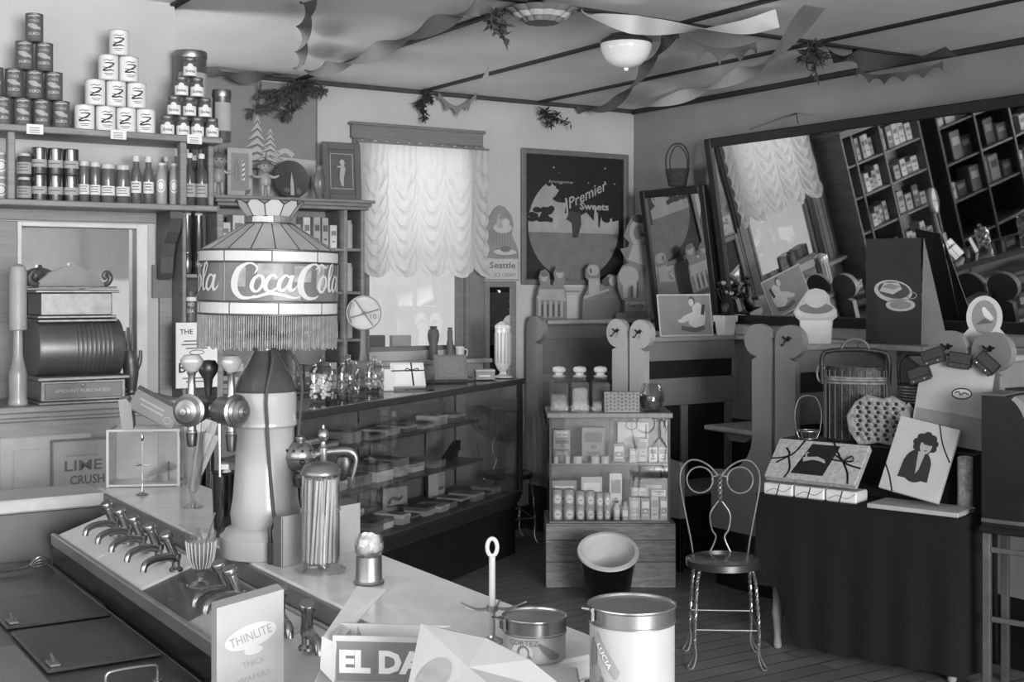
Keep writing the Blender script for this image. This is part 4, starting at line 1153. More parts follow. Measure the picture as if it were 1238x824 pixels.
# metal holder with glass ball of pale sweets
p = on_counter(446, 705); r = 16.5/F*p.y; hb = (705-672)/F*p.y
t = thing('cone_holder', 'nickel stand holding an open glass globe of white sweets on the counter edge', 'holder', p, 0)
m = M(); m.lathe([(0, 0), (r*1.08, 0), (r*1.15, .004), (r*1.0, .008), (r*.97, .012), (r*.95, hb), (r*.9, hb+.001), (r*.9, hb-.006), (0, hb-.006)], 30); m.build('stand', steel, t)
m = M(); m.lathe([(r*.85, hb), (r*1.05, hb+.012), (r*1.1, hb+.026), (r*.95, hb+.044), (r*.8, hb+.05), (r*.78, hb+.05), (r*.92, hb+.043), (r*1.05, hb+.026), (r*1.0, hb+.013), (r*.8, hb+.001)], 26); m.build('glass_globe', g_jar, t)
m = M()
for i in range(16):
    a = i*2.4; q = r*.24*math.sqrt(i % 9); m.ball(r*.40, (q*math.cos(a), q*math.sin(a), hb+.016+.002*(i % 3)+(.020 if i > 8 else 0)), 0, 10)
m.build('pale_sweets', paper, t)

# printed carton standing in the rail
zc = .93
def tq(px, py, Y): return at(px, py, Y)
p = onz(308, 800, .935)
cy = 2.36
A, B = at(262, 735, cy-.02), at(343, 712, cy+.03)
wv = (B-A).to_2d().length
t = thing('printed_carton', 'pale carton with white oval emblem standing on the near rail section', 'carton', Vector(((A.x+B.x)/2, (A.y+B.y)/2, DZ+.0175)), math.atan2(B.y-A.y, B.x-A.x))
base = DZ+.0175; hz = A.z-base; hz2 = B.z-base; K = .945-base
m = M(); hw = wv/2
m.prism([(-hw, 0), (hw, 0), (hw, hz2), (-hw, hz)], 0, .05)
m.build('carton_body', mat('carton_cream', .55, .7, var=.04), t)
m = M()
for x in (-hw*.72, hw*.74): m.flat([(x-.0014, .01), (x+.0014, .01), (x+.0014, hz*1.0), (x-.0014, hz*.98)], -.0006, 1)
sl = .30; h0 = hz-K
m.disc(.0, K+h0*.62, hw*.80, .021, -.0008, 0, 32, sl); m.disc(.005, K+h0*.62-.026, hw*.28, .008, -.0010, 0, 20, .15)
m.text('THINLITE', .0, K+h0*.625, .016, -.0014, 2, w=hw*1.3, rot=sl)
m.text('THICK', .006, K+h0*.30, .011, -.0008, 2, w=hw*.7, rot=.22); m.text('WAFERS', .006, K+h0*.12, .010, -.0008, 2, w=hw*1.0, rot=.22)
m.build('printed_face', [mat('emblem_white', .64, .6), mat('stripe_grey', .55, .7), mat('faint_print', .48, .7)], t)

# board laid across the rail end, carrying cigar box and paper tent
BT = 1.0125
bd = thing('loose_board', 'flat wooden board laid over the counter end under the cigar box', 'board', (0, 0, 0), 0)
M().chbox(-.335, .115, 1.55, 2.262, 1.0008, BT-.0003, .003).build('plank', mat('cigar_wood', .62, .6, var=.08), bd)
# cigar box with open lid
cb = mat('cigar_paper', .38, .7, var=.08); cbw = MATS['cigar_wood']
fl = at(402, 768, 2.17); fr_ = at(505, 774, 2.155)
t = thing('cigar_box', 'open cigar box with pale lettering on dark band at the counter end', 'cigar box', Vector((fl.x, 2.17, BT+.0004)), math.atan2(-.012, .145))
W2, D2, H2 = .19, .075, fl.z-BT
m = M(); m.box(0, W2, 0, .005, 0, H2); m.box(0, W2, D2-.005, D2, 0, H2+.002); m.box(0, .005, .005, D2-.005, 0, H2); m.box(W2-.005, W2, .005, D2-.005, 0, H2); m.box(0, W2, 0, D2, 0, .005)
m.build('box_body', cbw, t)
m = M(); m.flat([(.006, .004), (W2-.002, .004), (W2-.002, H2-.009), (.006, H2-.009)], -.0006, 0)
m.text('EL DALLO', .012, H2*.46, .040, -.0012, 1, w=.236, align='l', bold=.05)
m.build('printed_band', [cb, mat('cigar_letter', .74, .6)], t)
m = M(); m.box(.006, W2-.006, .006, D2-.006, H2*.55, H2*.6, 0); m.prism([(.034, H2*.6), (.052, H2*.6), (.036, H2*1.1)], .03, .033, 1); m.build('liner_paper', [paper, ink_m], t)
# paper flap rising from the box
iv = t.matrix_basis.inverted() if False else (Matrix.Translation(t.location) @ Matrix.Rotation(t.rotation_euler[2], 4, 'Z')).inverted()
def sheet4(m, P, off):
    vs = [iv @ p for p in P]
    m._add(vs+[v+Vector(off) for v in vs], [(0, 1, 2, 3), (7, 6, 5, 4), (0, 4, 5, 1), (1, 5, 6, 2), (2, 6, 7, 3), (3, 7, 4, 0)], 0)
m = M(); sheet4(m, [at(390, 770, 2.18), at(408, 777, 2.18), at(466, 712, 2.42), at(432, 708, 2.42)], (0, 0, -.003))
sheet4(m, [at(389, 769, 2.179), at(407, 777, 2.168), at(404, 826, 2.168), at(387, 808, 2.179)], (0, .002, 0))
m.build('lid_flap', mat('flap_paper', .64, .75), t)
# folded paper sheet with faint portrait, leaning like a tent
L0 = Vector((at(560, 812, 1.95).x, 1.95, BT+.0004))
t = thing('paper_tent', 'creased pale paper sheet folded into a tent at the counter end', 'paper', L0, 0)
def lq(px, py, Y): return at(px, py, Y)-L0
def bq(px, Y): return Vector(((px-CX)/F*Y, Y, BT+.0006))-L0
pts = [lq(509, 753, 2.03), lq(548, 763, 2.03), lq(587, 771, 2.04), lq(640, 797, 2.05), bq(694, 2.10), bq(660, 1.94), bq(580, 1.86), bq(478, 1.88), lq(566, 806, 1.97)]
m = M()
fan = [(8, 0, 1), (8, 1, 2), (8, 2, 3), (8, 3, 4), (8, 4, 5), (8, 5, 6), (8, 6, 7), (8, 7, 0)]
off = Vector((0, .003, -.0002))
m._add(pts+[p+off for p in pts], fan+[(a+9, c+9, b2+9) for a, b2, c in fan]+[(i, i+9, (i+1) % 8+9, (i+1) % 8) for i in range(8)], 0)
bk = [lq(509, 753, 2.034), lq(587, 771, 2.044), bq(694, 2.104), bq(690, 2.14), bq(600, 2.15), bq(520, 2.145)]
m._add(bk, [(0, 1, 4, 5), (1, 2, 3, 4)], 0)
m.build('sheet', mat('sheet_paper', .52, .8, var=.05), t)
m = M()
A0, A1, A2 = pts[8], pts[7], pts[0]
def tri(a, b, c, u, v): return a+(b-a)*u+(c-a)*v
nrm = (A1-A0).cross(A2-A0).normalized()
if nrm.y > 0: nrm = -nrm
cc = tri(A0, A1, A2, .3, .28)
vs = [cc+nrm*.0015]+[tri(A0, A1, A2, .3+.22*math.cos(2*PI*i/24), .28+.2*math.sin(2*PI*i/24))+nrm*.0015 for i in range(24)]
m._add(vs, [(0, 1+i, 1+(i+1) % 24) for i in range(24)], 0)
m.build('faint_print', mat('sheet_print', .44, .8, var=.15, scale=40), t)
# white ring-topped spindle
p = onz(595, 776, 1.0); p.z = 1.0005
hh = (776-672)/F*p.y
t = spindle('tall white ring-topped spindle with small cross arms at the counter end', p, hh, .022, True)
m = M(); zz = hh*.40
for k, (a, ln) in enumerate(((-.1, .075), (.35, .07), (2.9, .062), (3.5, .055), (1.2, .04))):
    m.tube([(0, 0, zz), (ln*.5*math.cos(a), ln*.5*math.sin(a), zz-.004), (ln*math.cos(a), ln*math.sin(a), zz+.006)], [.0025, .002, .0015], 6, n=3)
m.cyl(.011, zz-.006, zz+.004, 14); m.build('cross_arm', steel, t)
# the two hinged tobacco tins
tin_l = mat('tin_litho', .57, .4, var=.05); tin_b = mat('tin_band', .62, .25, .9, var=.2, scale=4)
def hinged_tin(label, px, pyc, wpx, Y, hgt, seed, base=1.0005):
    c = at(px, pyc, Y); r = wpx/2/F*Y
    z1 = c.z
    t = thing('tobacco_tin', label, 'tin', Vector((c.x, c.y, base)), 0)
    hgt = z1-base
    m = M(); m.lathe([(0, 0), (r*.97, 0), (r*.985, .002), (r*.97, .005), (r*.97, hgt-.028)], 44); m.build('can_body', tin_l, t)
    m = M(); m.lathe([(r*.97, hgt-.029), (r*1.0, hgt-.028), (r*1.0, hgt-.026), (r*.985, hgt-.025), (r*.985, hgt-.004), (r*1.01, hgt-.003), (r*1.02, hgt-.001), (r*1.01, hgt+.001), (r*.97, hgt), (r*.95, hgt-.003), (r*.5, hgt-.002), (0, hgt-.0015)], 44); m.build('lid', tin_b, t)
    m = M(); a = math.radians(200)
    m.T = Matrix.Translation((r*1.01*math.cos(a), r*1.01*math.sin(a), hgt-.006)) @ Matrix.Rotation(a, 4, 'Z')
    m.cbox(.002, 0, -.004, .005, .022, .02); m.tube([(.003, -.012, .004), (.003, .012, .004)], .0035, 8); m.cbox(.012, 0, .003, .02, .016, .003, T=xf(ry=-.25)); m.build('hinge', brass_d, t)
    m = M(); m.warp = cyl_warp(r*.972)
    return t, m, r, hgt
t, m, r, hz = hinged_tin('smaller hinged tobacco tin with portrait label beside the white spindle', 646, 743, 78, 2.37, 0, 1)
m.text('CORTEZ', -r*.36, hz-.037, .010, -.0008, 0, w=r*.95, bold=.02)
m.disc(-r*.42, hz*.27, r*.36, hz*.22, -.0006, 1, 24); m.disc(-r*.36, hz*.29, r*.2, hz*.17, -.0010, 2, 18); m.disc(-r*.34, hz*.26, r*.13, hz*.14, -.0014, 1, 14); m.disc(-r*.36, hz*.17, r*.26, hz*.09, -.0012, 2, 14)
m.stroke([(r*.1, hz*.5), (r*.3, hz*.35), (r*.55, hz*.2), (r*.7, hz*.12)], [.003, .012, .016, .006], -.0008, 2); m.disc(r*.62, hz*.16, r*.2, hz*.08, -.0010, 2, 14)
m.build('printed_label', [ink_m, mat('portrait_ground', .66, .6), ink_m], t)
t, m, r, hz = hinged_tin('big hinged tobacco tin with lettered sash standing at the counter end', 764, 729, 106, 2.14, 0, 2, .9205)
sash_m = mat('sash_grey', .50, .6)
for i in range(6):
    a, c = i/6, (i+1)/6
    def sp(t, o): return (-r*1.02+r*.62*t+o*.5, hz-.042-.058*t+o)
    m.flat([sp(a, -.008), sp(c, -.008), sp(c, .006), sp(a, .006)], -.0008, 0)
m.text('LUCIA', -r*.74, hz-.073, .009, -.0014, 1, w=r*.6, rot=-.98)
m.disc(-r*1.12, hz-.075, r*.14, .028, -.0006, 2, 16); m.disc(-r*1.02, hz-.105, r*.18, .014, -.0006, 0, 14); m.disc(-r*.85, hz-.125, r*.12, .02, -.0006, 2, 14)
m.build('printed_label', [sash_m, paper, ink_m], t)
# ================= long glass display case set at an angle =================
HC = 1.10
N0, N1 = onz(358, 499, HC), onz(632, 457, HC)
N0.z = N1.z = 0
dv = (N1-N0); LEN = dv.length; dv.normalize()
ang = math.atan2(dv.y, dv.x)          # local x runs along the front from near to far; the front faces local -y
# extend the near end a little behind the dispenser
case = thing('display_case', 'long dark framed glass display case running towards the booths', 'display case', N0-dv*.02, ang)
LEN += .02; DP = .50
HB = .40
cw = mat('case_wood', .16, .3, kind='wood', stretch=(8, 1, 1), var=.2)
m = M(); m.chbox(0, LEN, .05, DP-.02, .0, HB-.06, .004); m.build('plinth', mat('case_plinth', .10, .4, var=.2), case)
m = M()
for k, (o, z0, z1) in enumerate(((.0, HB-.03, HB), (.012, HB-.055, HB-.03), (.026, HB-.075, HB-.055), (.036, HB-.10, HB-.075))): m.chbox(0, LEN+.0, o, DP, z0, z1, .004)
m.build('base_moulding', cw, case)
for x in (0, LEN-.03):
    for y in (0, DP-.03): M().chbox(x, x+.03, y, y+.03, HB, HC-.035, .003).build('post', cw, case)
M().chbox(LEN*.52, LEN*.52+.012, DP-.035, DP-.031, HB, HC-.035, .001).build('post', cw, case)
m = M(); m.chbox(-.01, LEN+.01, -.012, .035, HC-.035, HC, .004); m.chbox(-.01, LEN+.01, DP-.05, DP+.01, HC-.035, HC, .004)
for x in (-.01, LEN-.03): m.chbox(x, x+.04, .035, DP-.05, HC-.035, HC, .004)
m.build('top_frame', mat('case_top_wood', .22, .3, kind='wood', stretch=(8, 1, 1), var=.2), case)
M().box(.03, LEN-.03, .034, DP-.049, HC-.010, HC-.004).build('top_glass', glass('case_top_glass', .62, .9, .5), case)
g = M(); g.box(.03, LEN-.03, .006, .010, HB, HC-.035); g.build('front_glass', glass('case_front_glass', .93, .9, .25), case)
g = M(); g.box(LEN-.018, LEN-.014, .03, DP-.03, HB, HC-.035); g.build('end_glass', MATS['case_front_glass'], case)
sh = []
for z, d0, L1 in ((.865, .13, LEN*.86), (.645, .06, LEN*.83)):
    M().chbox(.04, L1, d0, DP-.05, z-.012, z, .003).build('shelf', mat('case_shelf', .34, .3, var=.15), case)
    sh.append((z, d0, L1))
m = M()
for x in (LEN*.28, LEN*.56, LEN*.82):
    m.chbox(x, x+.012, DP-.064, DP-.052, HB+.003, .853, .002)
m.build('shelf_support', mat('case_support', .5, .35, .5), case)
M().box(.03, LEN-.03, DP-.03, DP-.022, HB, HC-.04).build('back_panel', mat('case_back', .52, .5, var=.1), case)
M().box(.03, LEN-.03, .012, DP-.031, HB, HB+.003).build('deck_paper', mat('case_deck', .45, .7, var=.2), case)
CM = Matrix.Translation(case.location) @ Matrix.Rotation(ang, 4, 'Z')
def incase(x, y, z): return CM @ Vector((x, y, z))
# goods in the case
tones = [mat('goods_%s' % n, g, .6, var=.12) for n, g in (('white', .80), ('pale', .66), ('grey', .50), ('dusk', .38), ('dark', .24))]
def candy_box(nm, label, cat, loc, rz, w, d, h, tone, lidtone, group=None, tilt=0.0, ribbon=False):
    t = thing(nm, label, cat, loc, rz, group)
    m = M(); m.T = xf(rx=-tilt); m.chbox(-w/2, w/2, -d/2, d/2, 0, h*.6, .002); m.build('box_body', tone, t)
    m = M(); m.T = xf(rx=-tilt); m.chbox(-w/2-.002, w/2+.002, -d/2-.002, d/2+.002, h*.6, h, .002)
    m.flat([(-w*.3, h*.68), (w*.3, h*.68), (w*.3, h*.78), (-w*.3, h*.78)], -d/2-.0026, 1)
    m._add([(-w*.28, -d*.2, h+.0005), (w*.28, -d*.2, h+.0005), (w*.28, d*.2, h+.0005), (-w*.28, d*.2, h+.0005)], [(0, 1, 2, 3)], 1)
    m.build('lid', [lidtone, tones[2]], t)
    if ribbon:
        m = M(); m.T = xf(rx=-tilt)
        m.box(-w/2-.003, w/2+.003, -.006, .006, h, h+.002); m.box(-.006+w*.2, .006+w*.2, -d/2-.003, d/2+.003, h, h+.0025)
        for sx in (-1, 1): m.tube([(w*.2, 0, h+.003), (w*.2+sx*.03, .012, h+.012), (w*.2+sx*.035, -.006, h+.008), (w*.2, 0, h+.003)], .003, 6, n=4)
        m.build('ribbon', ink, t)
    return t
cnt = 0
rs = random.Random(5)
toneword = ['white', 'pale', 'grey', 'dusky', 'dark']
def fill_row(where, z, x0, x1, y0, y1, n, hmax, G):
    x = x0; k = 0
    step = (x1-x0)/n
    for k in range(n):
        w = step*rs.uniform(.55, .85); d = (y1-y0)*rs.uniform(.55, .85); h = hmax*rs.uniform(.35, 1.0)
        ti = rs.choice([0, 1, 1, 2, 2, 3, 4]); tj = rs.choice([0, 1, 2, 3])
        lab = '%s boxed sweets on the %s of the display case, %s from its near end' % (toneword[tj], where, ORD[k])
        candy_box('candy_box', lab, 'box', incase(x0+step*(k+.5), (y0+y1)/2+rs.uniform(-.01, .01), z+.0005), ang+rs.uniform(-.06, .06), w, d, h, tones[ti], tones[tj], G)
fill_row('upper shelf', sh[0][0], .35, sh[0][2]-.05, .15, .40, 9, .07, 'candy boxes in the display case')
fill_row('middle shelf', sh[1][0], .35, sh[1][2]-.35, .09, .38, 7, .10, 'candy boxes in the display case')
fill_row('case floor', HB+.003, .35, LEN-.12, .05, .26, 14, .06, 'candy boxes in the display case')
fill_row('back floor', HB+.003, .4, LEN*.5, .29, .43, 6, .11, 'candy boxes in the display case')
def shell(lab, loc, rz):
    t = thing('fan_shell', lab, 'shell', loc, rz); m = M()
    m.prism([(-.09, 0), (-.05, .03), (.02, .075), (.07, .10), (.10, .105), (.09, .075), (.10, .05), (.06, .04), (.06, .012), (.0, .0)], -.02, .02); m.build('fan_body', black, t)
shell('black fan-shaped ornament at the far end of the middle case shelf', incase(sh[1][2]-.13, .22, sh[1][0]+.0005), ang)
t = thing('tall_carton', 'tall white carton standing on the case floor near its far end', 'carton', incase(LEN-.50, .34, HB+.0035), ang+.1)
m = M(); m.chbox(-.06, .06, -.03, .03, 0, .21, .003); m.flat([(-.04, .05), (.04, .05), (.04, .07), (-.04, .07)], -.0306, 1); m.build('carton_body', [tones[0], tones[2]], t)
t = thing('picture_card', 'upright pale picture card standing on the display case floor', 'card', incase(LEN*.60, .34, HB+.0035), ang-.4)
m = M(); m.box(-.085, .085, 0, .004, 0, .13); m.stroke([(-.05, .04), (-.02, .07), (.02, .06), (.05, .075)], .02, -.0008, 1); m.flat([(-.06, .02), (.06, .02), (.06, .03), (-.06, .03)], -.0008, 1); m.build('card_sheet', [tones[1], tones[3]], t)
# goods laid on the glass top
TZ = HC+.0005
def ontop(px, py): 
    p = onz(px, py, HC); p.z = TZ; return p
def gift(lab, px, py, w, d, h, tilt, tone, lid, rib, rz):
    return candy_box('gift_box', lab, 'box', ontop(px, py), rz, w, d, h, tone, lid, None, tilt, rib)
def tilted(nm, lab, cat, px, py, w, hgt, th, lean, rz, m0, m1, rib):
    """a flat box propped up, face to the front"""
    t = thing(nm, lab, cat, ontop(px, py), rz)
    T = xf((0, 0, th*math.sin(lean)+.0005), rx=-lean)
    m = M(); m.T = T; m.chbox(-w/2, w/2, 0, th, 0, hgt, .003); m.build('box_body', m0, t)
    m = M(); m.T = T; m.flat([(-w*.4, hgt*.1), (w*.4, hgt*.1), (w*.4, hgt*.9), (-w*.4, hgt*.9)], -.0008, 0)
    if not rib: m.ring(0, hgt*.5, w*.3, hgt*.3, .004, -.0014, 1)
    m.build('face_panel', [m1, tones[3]], t)
    if rib:
        m = M(); m.T = T; m.flat([(-w/2, hgt*.62), (w/2, hgt*.62), (w/2, hgt*.67), (-w/2, hgt*.67)], -.0016); m.flat([(w*.1, 0), (w*.15, 0), (w*.13, hgt), (w*.09, hgt)], -.0018)
        for sx in (-1, 1): m.tube([(w*.12, -.002, hgt*.65), (w*.12+sx*.03, -.012, hgt*.7), (w*.12+sx*.035, -.006, hgt*.62), (w*.12, -.002, hgt*.65)], .0028, 6, n=4)
        m.build('ribbon', ink, t)
    m = M(); m.prism([(-.004, 0.001), (.004, 0.001), (.004, hgt*.6), (-.004, hgt*.6)], 0, .004, 0, xf((0, th+hgt*.5*math.sin(lean)+.03, 0), rx=.0)); m.build('prop', card_d, t)
    return t
tilted('gift_box', 'white gift box tied with dark ribbon propped on the display case top', 'box', 495, 470, .19, .15, .03, .55, .25, tones[0], paper, True)
tilted('candy_carton', 'dark embossed candy box propped on the display case top', 'box', 546, 461, .20, .16, .03, .40, .18, mat('embossed_dark', .40, .5), mat('embossed_mid', .44, .5), False)
t = thing('price_tent', 'narrow white card tent leaning beside the ribboned gift box', 'card', ontop(470, 472), .3)
m = M(); m.prism([(-.028, 0), (.028, 0), (.02, .12), (-.03, .12)], 0, .003, 0, xf(rx=-.3)); m.build('card_sheet', paper, t)
t = thing('low_box', 'low grey box lying on the case top near the tall ribbed jar', 'box', ontop(585, 459)+Vector((0, .05, 0)), .2)
m = M(); m.chbox(-.06, .06, -.05, .05, 0, .05, .002); m.flat([(-.04, .02), (.03, .02), (.03, .028), (-.04, .028)], -.0506, 1); m.chbox(-.062, .062, -.052, .052, .05, .062, .002, 2); m.build('box_body', [tones[2], tones[0], tones[1]], t)
p = ontop(608, 456)
t = thing('parfait_jar', 'tall footed ribbed glass jar at the far end of the display case', 'jar', p, 0)
hh = (456-388)/F*p.y; r = 9.5/F*p.y
m = M(); m.lathe([(0, .002), (r*1.2, .002), (r*1.25, .0), (r*1.2, .008), (r*.5, .02), (r*.4, .035), (r*.75, .055), (r, .085), (r, hh*.86), (r*1.08, hh*.87), (r*1.0, hh*.93), (r*.6, hh*.97), (0, hh)], 24); m.build('jar_body', mat('jar_pale_glass', .78, .15, var=.1, coat=.4), t)
m = M()
for i in range(14):
    a = 2*PI*i/14; m.tube([(r*1.01*math.cos(a), r*1.01*math.sin(a), .09), (r*1.01*math.cos(a), r*1.01*math.sin(a), hh*.8)], .003, 6)
m.build('rib', mat('jar_rib', .55, .2), t)
for px, py, r, h, tone, nm, lab, prof in (
    (524, 440, .034, .21, 3, 'syrup_bottle', 'dusky rounded bottle with bulging top on the window sill', [(0, 0), (.8, 0), (.85, .02), (.8, .35), (.75, .45), (1.0, .6), (1.15, .78), (1.0, .93), (.6, .99), (0, 1)]),
    (544, 438, .022, .20, 3, 'flask', 'slim dusky bottle on the window sill beside the rounded bottle', [(0, 0), (.95, 0), (1, .02), (1, .55), (.9, .62), (.8, .66), (.8, .97), (0, 1)]),
    (556, 438, .030, .085, 0, 'milk_cup', 'small white cup with rolled rim on the window sill by the trim', [(0, 0), (.7, 0), (.8, .1), (1, .8), (1.08, .9), (.9, 1), (0, .92)])):
    p = R(ucol(px, 7.42), 7.42, WZ0-.0595); t = thing(nm, lab, 'bottle' if h > .1 else 'cup', p, 0)
    m = M(); m.lathe([(a*r, b*h) for a, b in prof], 20); m.build('body', tones[tone], t)
    if h > .1: M().cyl(r*.7, h, h+.012, 14).build('stopper', tones[4], t)
    else:
        m = M(); m.tube([(r*.9, 0, h*.8), (r*1.6, 0, h*.7), (r*1.5, 0, h*.3), (r*.8, 0, h*.25)], .004, 8, n=4); m.build('handle', tones[0], t)
# balance scale dial
p = ontop(436, 470); 
t = thing('counter_scale', 'counter scale with round crossed dial standing on the display case', 'scale', p+Vector((0, .16, 0)), .1)
dz_ = H-(378-YH)/F*(p.y+.16)-HC
m = M(); m.chbox(-.085, .085, -.07, .07, 0, .05, .006); m.chbox(-.065, .065, -.05, .05, .05, .15, .008); m.build('scale_body', tones[3], t)
m = M(); m.lathe([(.03, 0), (.022, .05), (.02, dz_-.2)], 14, T=Matrix.Translation((0, 0, .15))); m.build('pillar', tones[3], t)
m = M(); m.T = xf((0, -.02, dz_), rx=PI/2); m.lathe([(0, -.02), (.095, -.02), (.1, -.012), (.1, .012), (.094, .02), (.09, .014), (0, .014)], 32); m.build('dial', [tones[1]], t)
m = M(); m.T = Matrix.Translation((0, -.042, dz_)); m.stroke([(-.085, -.03), (.085, .02)], .008); m.stroke([(-.05, .075), (.05, -.07)], .007); m.text('10', .055, -.02, .03, -.001); m.stroke([(-.07, .06), (-.088, .0), (-.07, -.055)], [.012, .016, .01], -.001); m.disc(0, 0, .011, .011, -.002); m.build('pointer', ink_m, t)
# boxes beyond, by the window
for px, py, w, h, tone, lab in ((448, 430, .17, .16, 3, 'dusky square carton behind the ribboned gift box'), (482, 430, .13, .12, 1, 'pale printed carton in front of the window glass'), (415, 470, .1, .06, 4, 'dark flat box near the glass jars on the case')):
    p = ontop(px, 452)+Vector((0, .05 if tone != 1 else .12, 0)); t = thing('stock_carton', lab, 'carton', p, .3)
    zt = H-(py-30-YH)/F*p.y-HC if tone != 4 else h
    m = M(); m.chbox(-w/2, w/2, -.04, .04, 0, max(zt*.9, h), .003)
    for q in range(3): m.flat([(-w*.35, h*(.3+.2*q)), (w*.35, h*(.3+.2*q)), (w*.35, h*(.36+.2*q)), (-w*.35, h*(.36+.2*q))], -.0406, 1)
    m.build('carton_body', [tones[tone], tones[2]], t)
# glass candy jars on the near end
for i, (px, py, r, h, ct_, lab) in enumerate(((382, 486, .062, .19, 0, 'wide glass jar of pale sweets on the near end of the display case'), (415, 480, .058, .18, 3, 'wide glass jar of dusky sweets next to the pale jar'), (447, 474, .052, .16, 2, 'shorter glass jar of wrapped sweets beside the ribboned box'))):
    p = ontop(px, py)+Vector((.02, .06, 0)); t = thing('candy_jar', lab, 'jar', p, 0, 'glass jars on the display case top')
    m = M(); m.lathe([(0, .003), (r*.9, .002), (r, .012), (r*1.04, h*.5), (r, h*.8), (r*.75, h*.9), (r*.78, h*.93)], 26); m.build('glass_body', g_jar, t)
    m = M(); m.lathe([(r*.8, h*.93), (r*.85, h*.95), (r*.8, h), (r*.2, h+.01), (r*.18, h+.02), (r*.28, h+.03), (0, h+.04)], 22); m.build('lid', g_jar, t)
    m = M(); q = random.Random(i)
    for k in range(60):
        a = q.uniform(0, 6.28); rr = r*.86*math.sqrt(q.random()); zz = .012+q.uniform(0, h*.55)
        m.ball(.012, (rr*math.cos(a), rr*math.sin(a), zz+.008), k % 2, 6)
    o = m.build('sweets', [tones[ct_], tones[max(0, ct_-1)]], t); o['kind'] = 'stuff'

# ================= shelf unit left of the window =================
SU0, SU1 = ucol(262, 7.2), ucol(441, 7.2)
SF, SZT = 7.20, onv(350, 239, 7.2)[2]
su = room_thing('stock_shelf', 'tall open stock shelf with heavy cornice beside the window', 'shelf', 0, 0, 0)
m = M(); m.chbox(SU0-.03, SU1+.05, SF-.05, VB-.004, SZT-.018, SZT); m.chbox(SU0-.015, SU1+.035, SF-.035, VB-.004, SZT-.04, SZT-.018); m.chbox(SU0, SU1+.02, SF-.02, VB-.004, SZT-.06, SZT-.04); m.build('cornice', wood_m, su)
ups = [SU0, SU0+(SU1-SU0)*.5, ucol(420, SF)-.018, ucol(441, SF)-.02]
for u in ups: M().chbox(u, u+.02, SF, VB-.006, .0, SZT-.06, .003).build('upright', wood_m, su)
szs = [SZT-.06-.235, SZT-.06-.50, SZT-.06-.79, SZT-.06-1.10]
for z in szs: M().chbox(ups[0]+.02, ups[3], SF+.01, VB-.007, z-.018, z, .003).build('shelf_board', wood_m, su)
M().box(ups[0]+.02, ups[3], VB-.012, VB-.006, .1, SZT-.06).build('back_board', mat('shelf_back', .52, .6), su)
G = 'packets and boxes on the stock shelf'
lv = ['top', 'second', 'third', 'lowest']
for k, z in enumerate(szs):
    for b in range(2):
        a0 = ups[b]+.03; a1 = ups[b+1]-.01
        n = 5
        for i in range(n):
            st = (a1-a0)/n; w = st*rs.uniform(.7, .92); h = rs.uniform(.10, .19); ti = rs.choice([0, 0, 1, 1, 2, 3])
            t = thing('stock_packet', '%s packet on the %s stock shelf %s, %s from the %s' % (toneword[ti], lv[k], ('bay by the corner', 'bay by the window')[b], ORD[i if b == 0 else n-1-i], 'corner' if b == 0 else 'window'), 'packet', R(a0+st*(i+.5), SF+.09+rs.uniform(0, .05), z+.0005), TH, G)
            m = M(); m.chbox(-w/2, w/2, -.05, .06, 0, h, .003); m.flat([(-w*.35, h*.55), (w*.35, h*.55), (w*.35, h*.75), (-w*.35, h*.75)], -.0506, 1); m.flat([(-w*.25, h*.25), (w*.25, h*.25), (w*.25, h*.32), (-w*.25, h*.32)], -.0506, 1)
            m.build('packet_body', [tones[ti], tones[(ti+2) % 4]], t)
    t = thing('stock_tube', 'slim pale tube in the narrow end bay of the %s stock shelf' % lv[k], 'tube', R((ups[2]+ups[3])/2+.01, SF+.09, z+.0005), TH, G)
    m = M(); m.lathe([(0, 0), (.024, 0), (.026, .004), (.026, .15), (.02, .16), (.02, .175), (0, .176)], 16); m.build('tube_body', tones[1], t)
# a second stock shelf round the corner, seen in the wide mirror
s2 = room_thing('stock_shelf', 'tall dark stock shelf hidden behind the partition, seen in the wide mirror', 'shelf', 0, 0, 0)
A0, A1 = .55, SU0-.13
nb = 4; bw0 = (A1-A0)/nb
for i in range(nb+1): M().chbox(A0+bw0*i-.012, A0+bw0*i+.012, 7.13, VB-.006, 0, 2.62, .003).build('upright', wood_d, s2)
zz2 = [2.25, 1.93, 1.61, 1.29]
for z in zz2+[2.62, .95]:
    M().chbox(A0+.0125, A1-.0125, 7.14, VB-.0125, z-.02, z, .003).build('shelf_board', wood_d, s2) if False else [M().chbox(A0+bw0*i+.0125, A0+bw0*(i+1)-.0125, 7.14, VB-.0125, z-.02, z, .003).build('shelf_board', wood_d, s2) for i in range(nb)]
M().box(A0, A1, VB-.012, VB-.006, .1, 2.62).build('back_board', wood_k, s2)
bayn = ['first', 'second', 'third', 'fourth']
for k, z in enumerate(zz2):
    for b in range(nb):
        for i in range(3):
            w = bw0*.27; h = rs.uniform(.12, .25); ti = rs.choice([1, 1, 2, 2, 3, 3, 4])
            t = thing('stock_packet', '%s packet in the hidden stock shelf, %s board down, %s bay, %s along' % (toneword[ti], ORD[k], bayn[b], ORD[i]), 'packet', R(A0+bw0*(b+.18+.32*i), 7.24+rs.uniform(0, .06), z+.0005), TH, 'packets on the hidden stock shelf')
            m = M(); m.chbox(-w/2, w/2, -.06, .08, 0, h, .003); m.flat([(-w*.35, h*.5), (w*.35, h*.5), (w*.35, h*.78), (-w*.35, h*.78)], -.0606, 1); m.build('packet_body', [tones[ti], tones[(ti+2) % 4]], t)
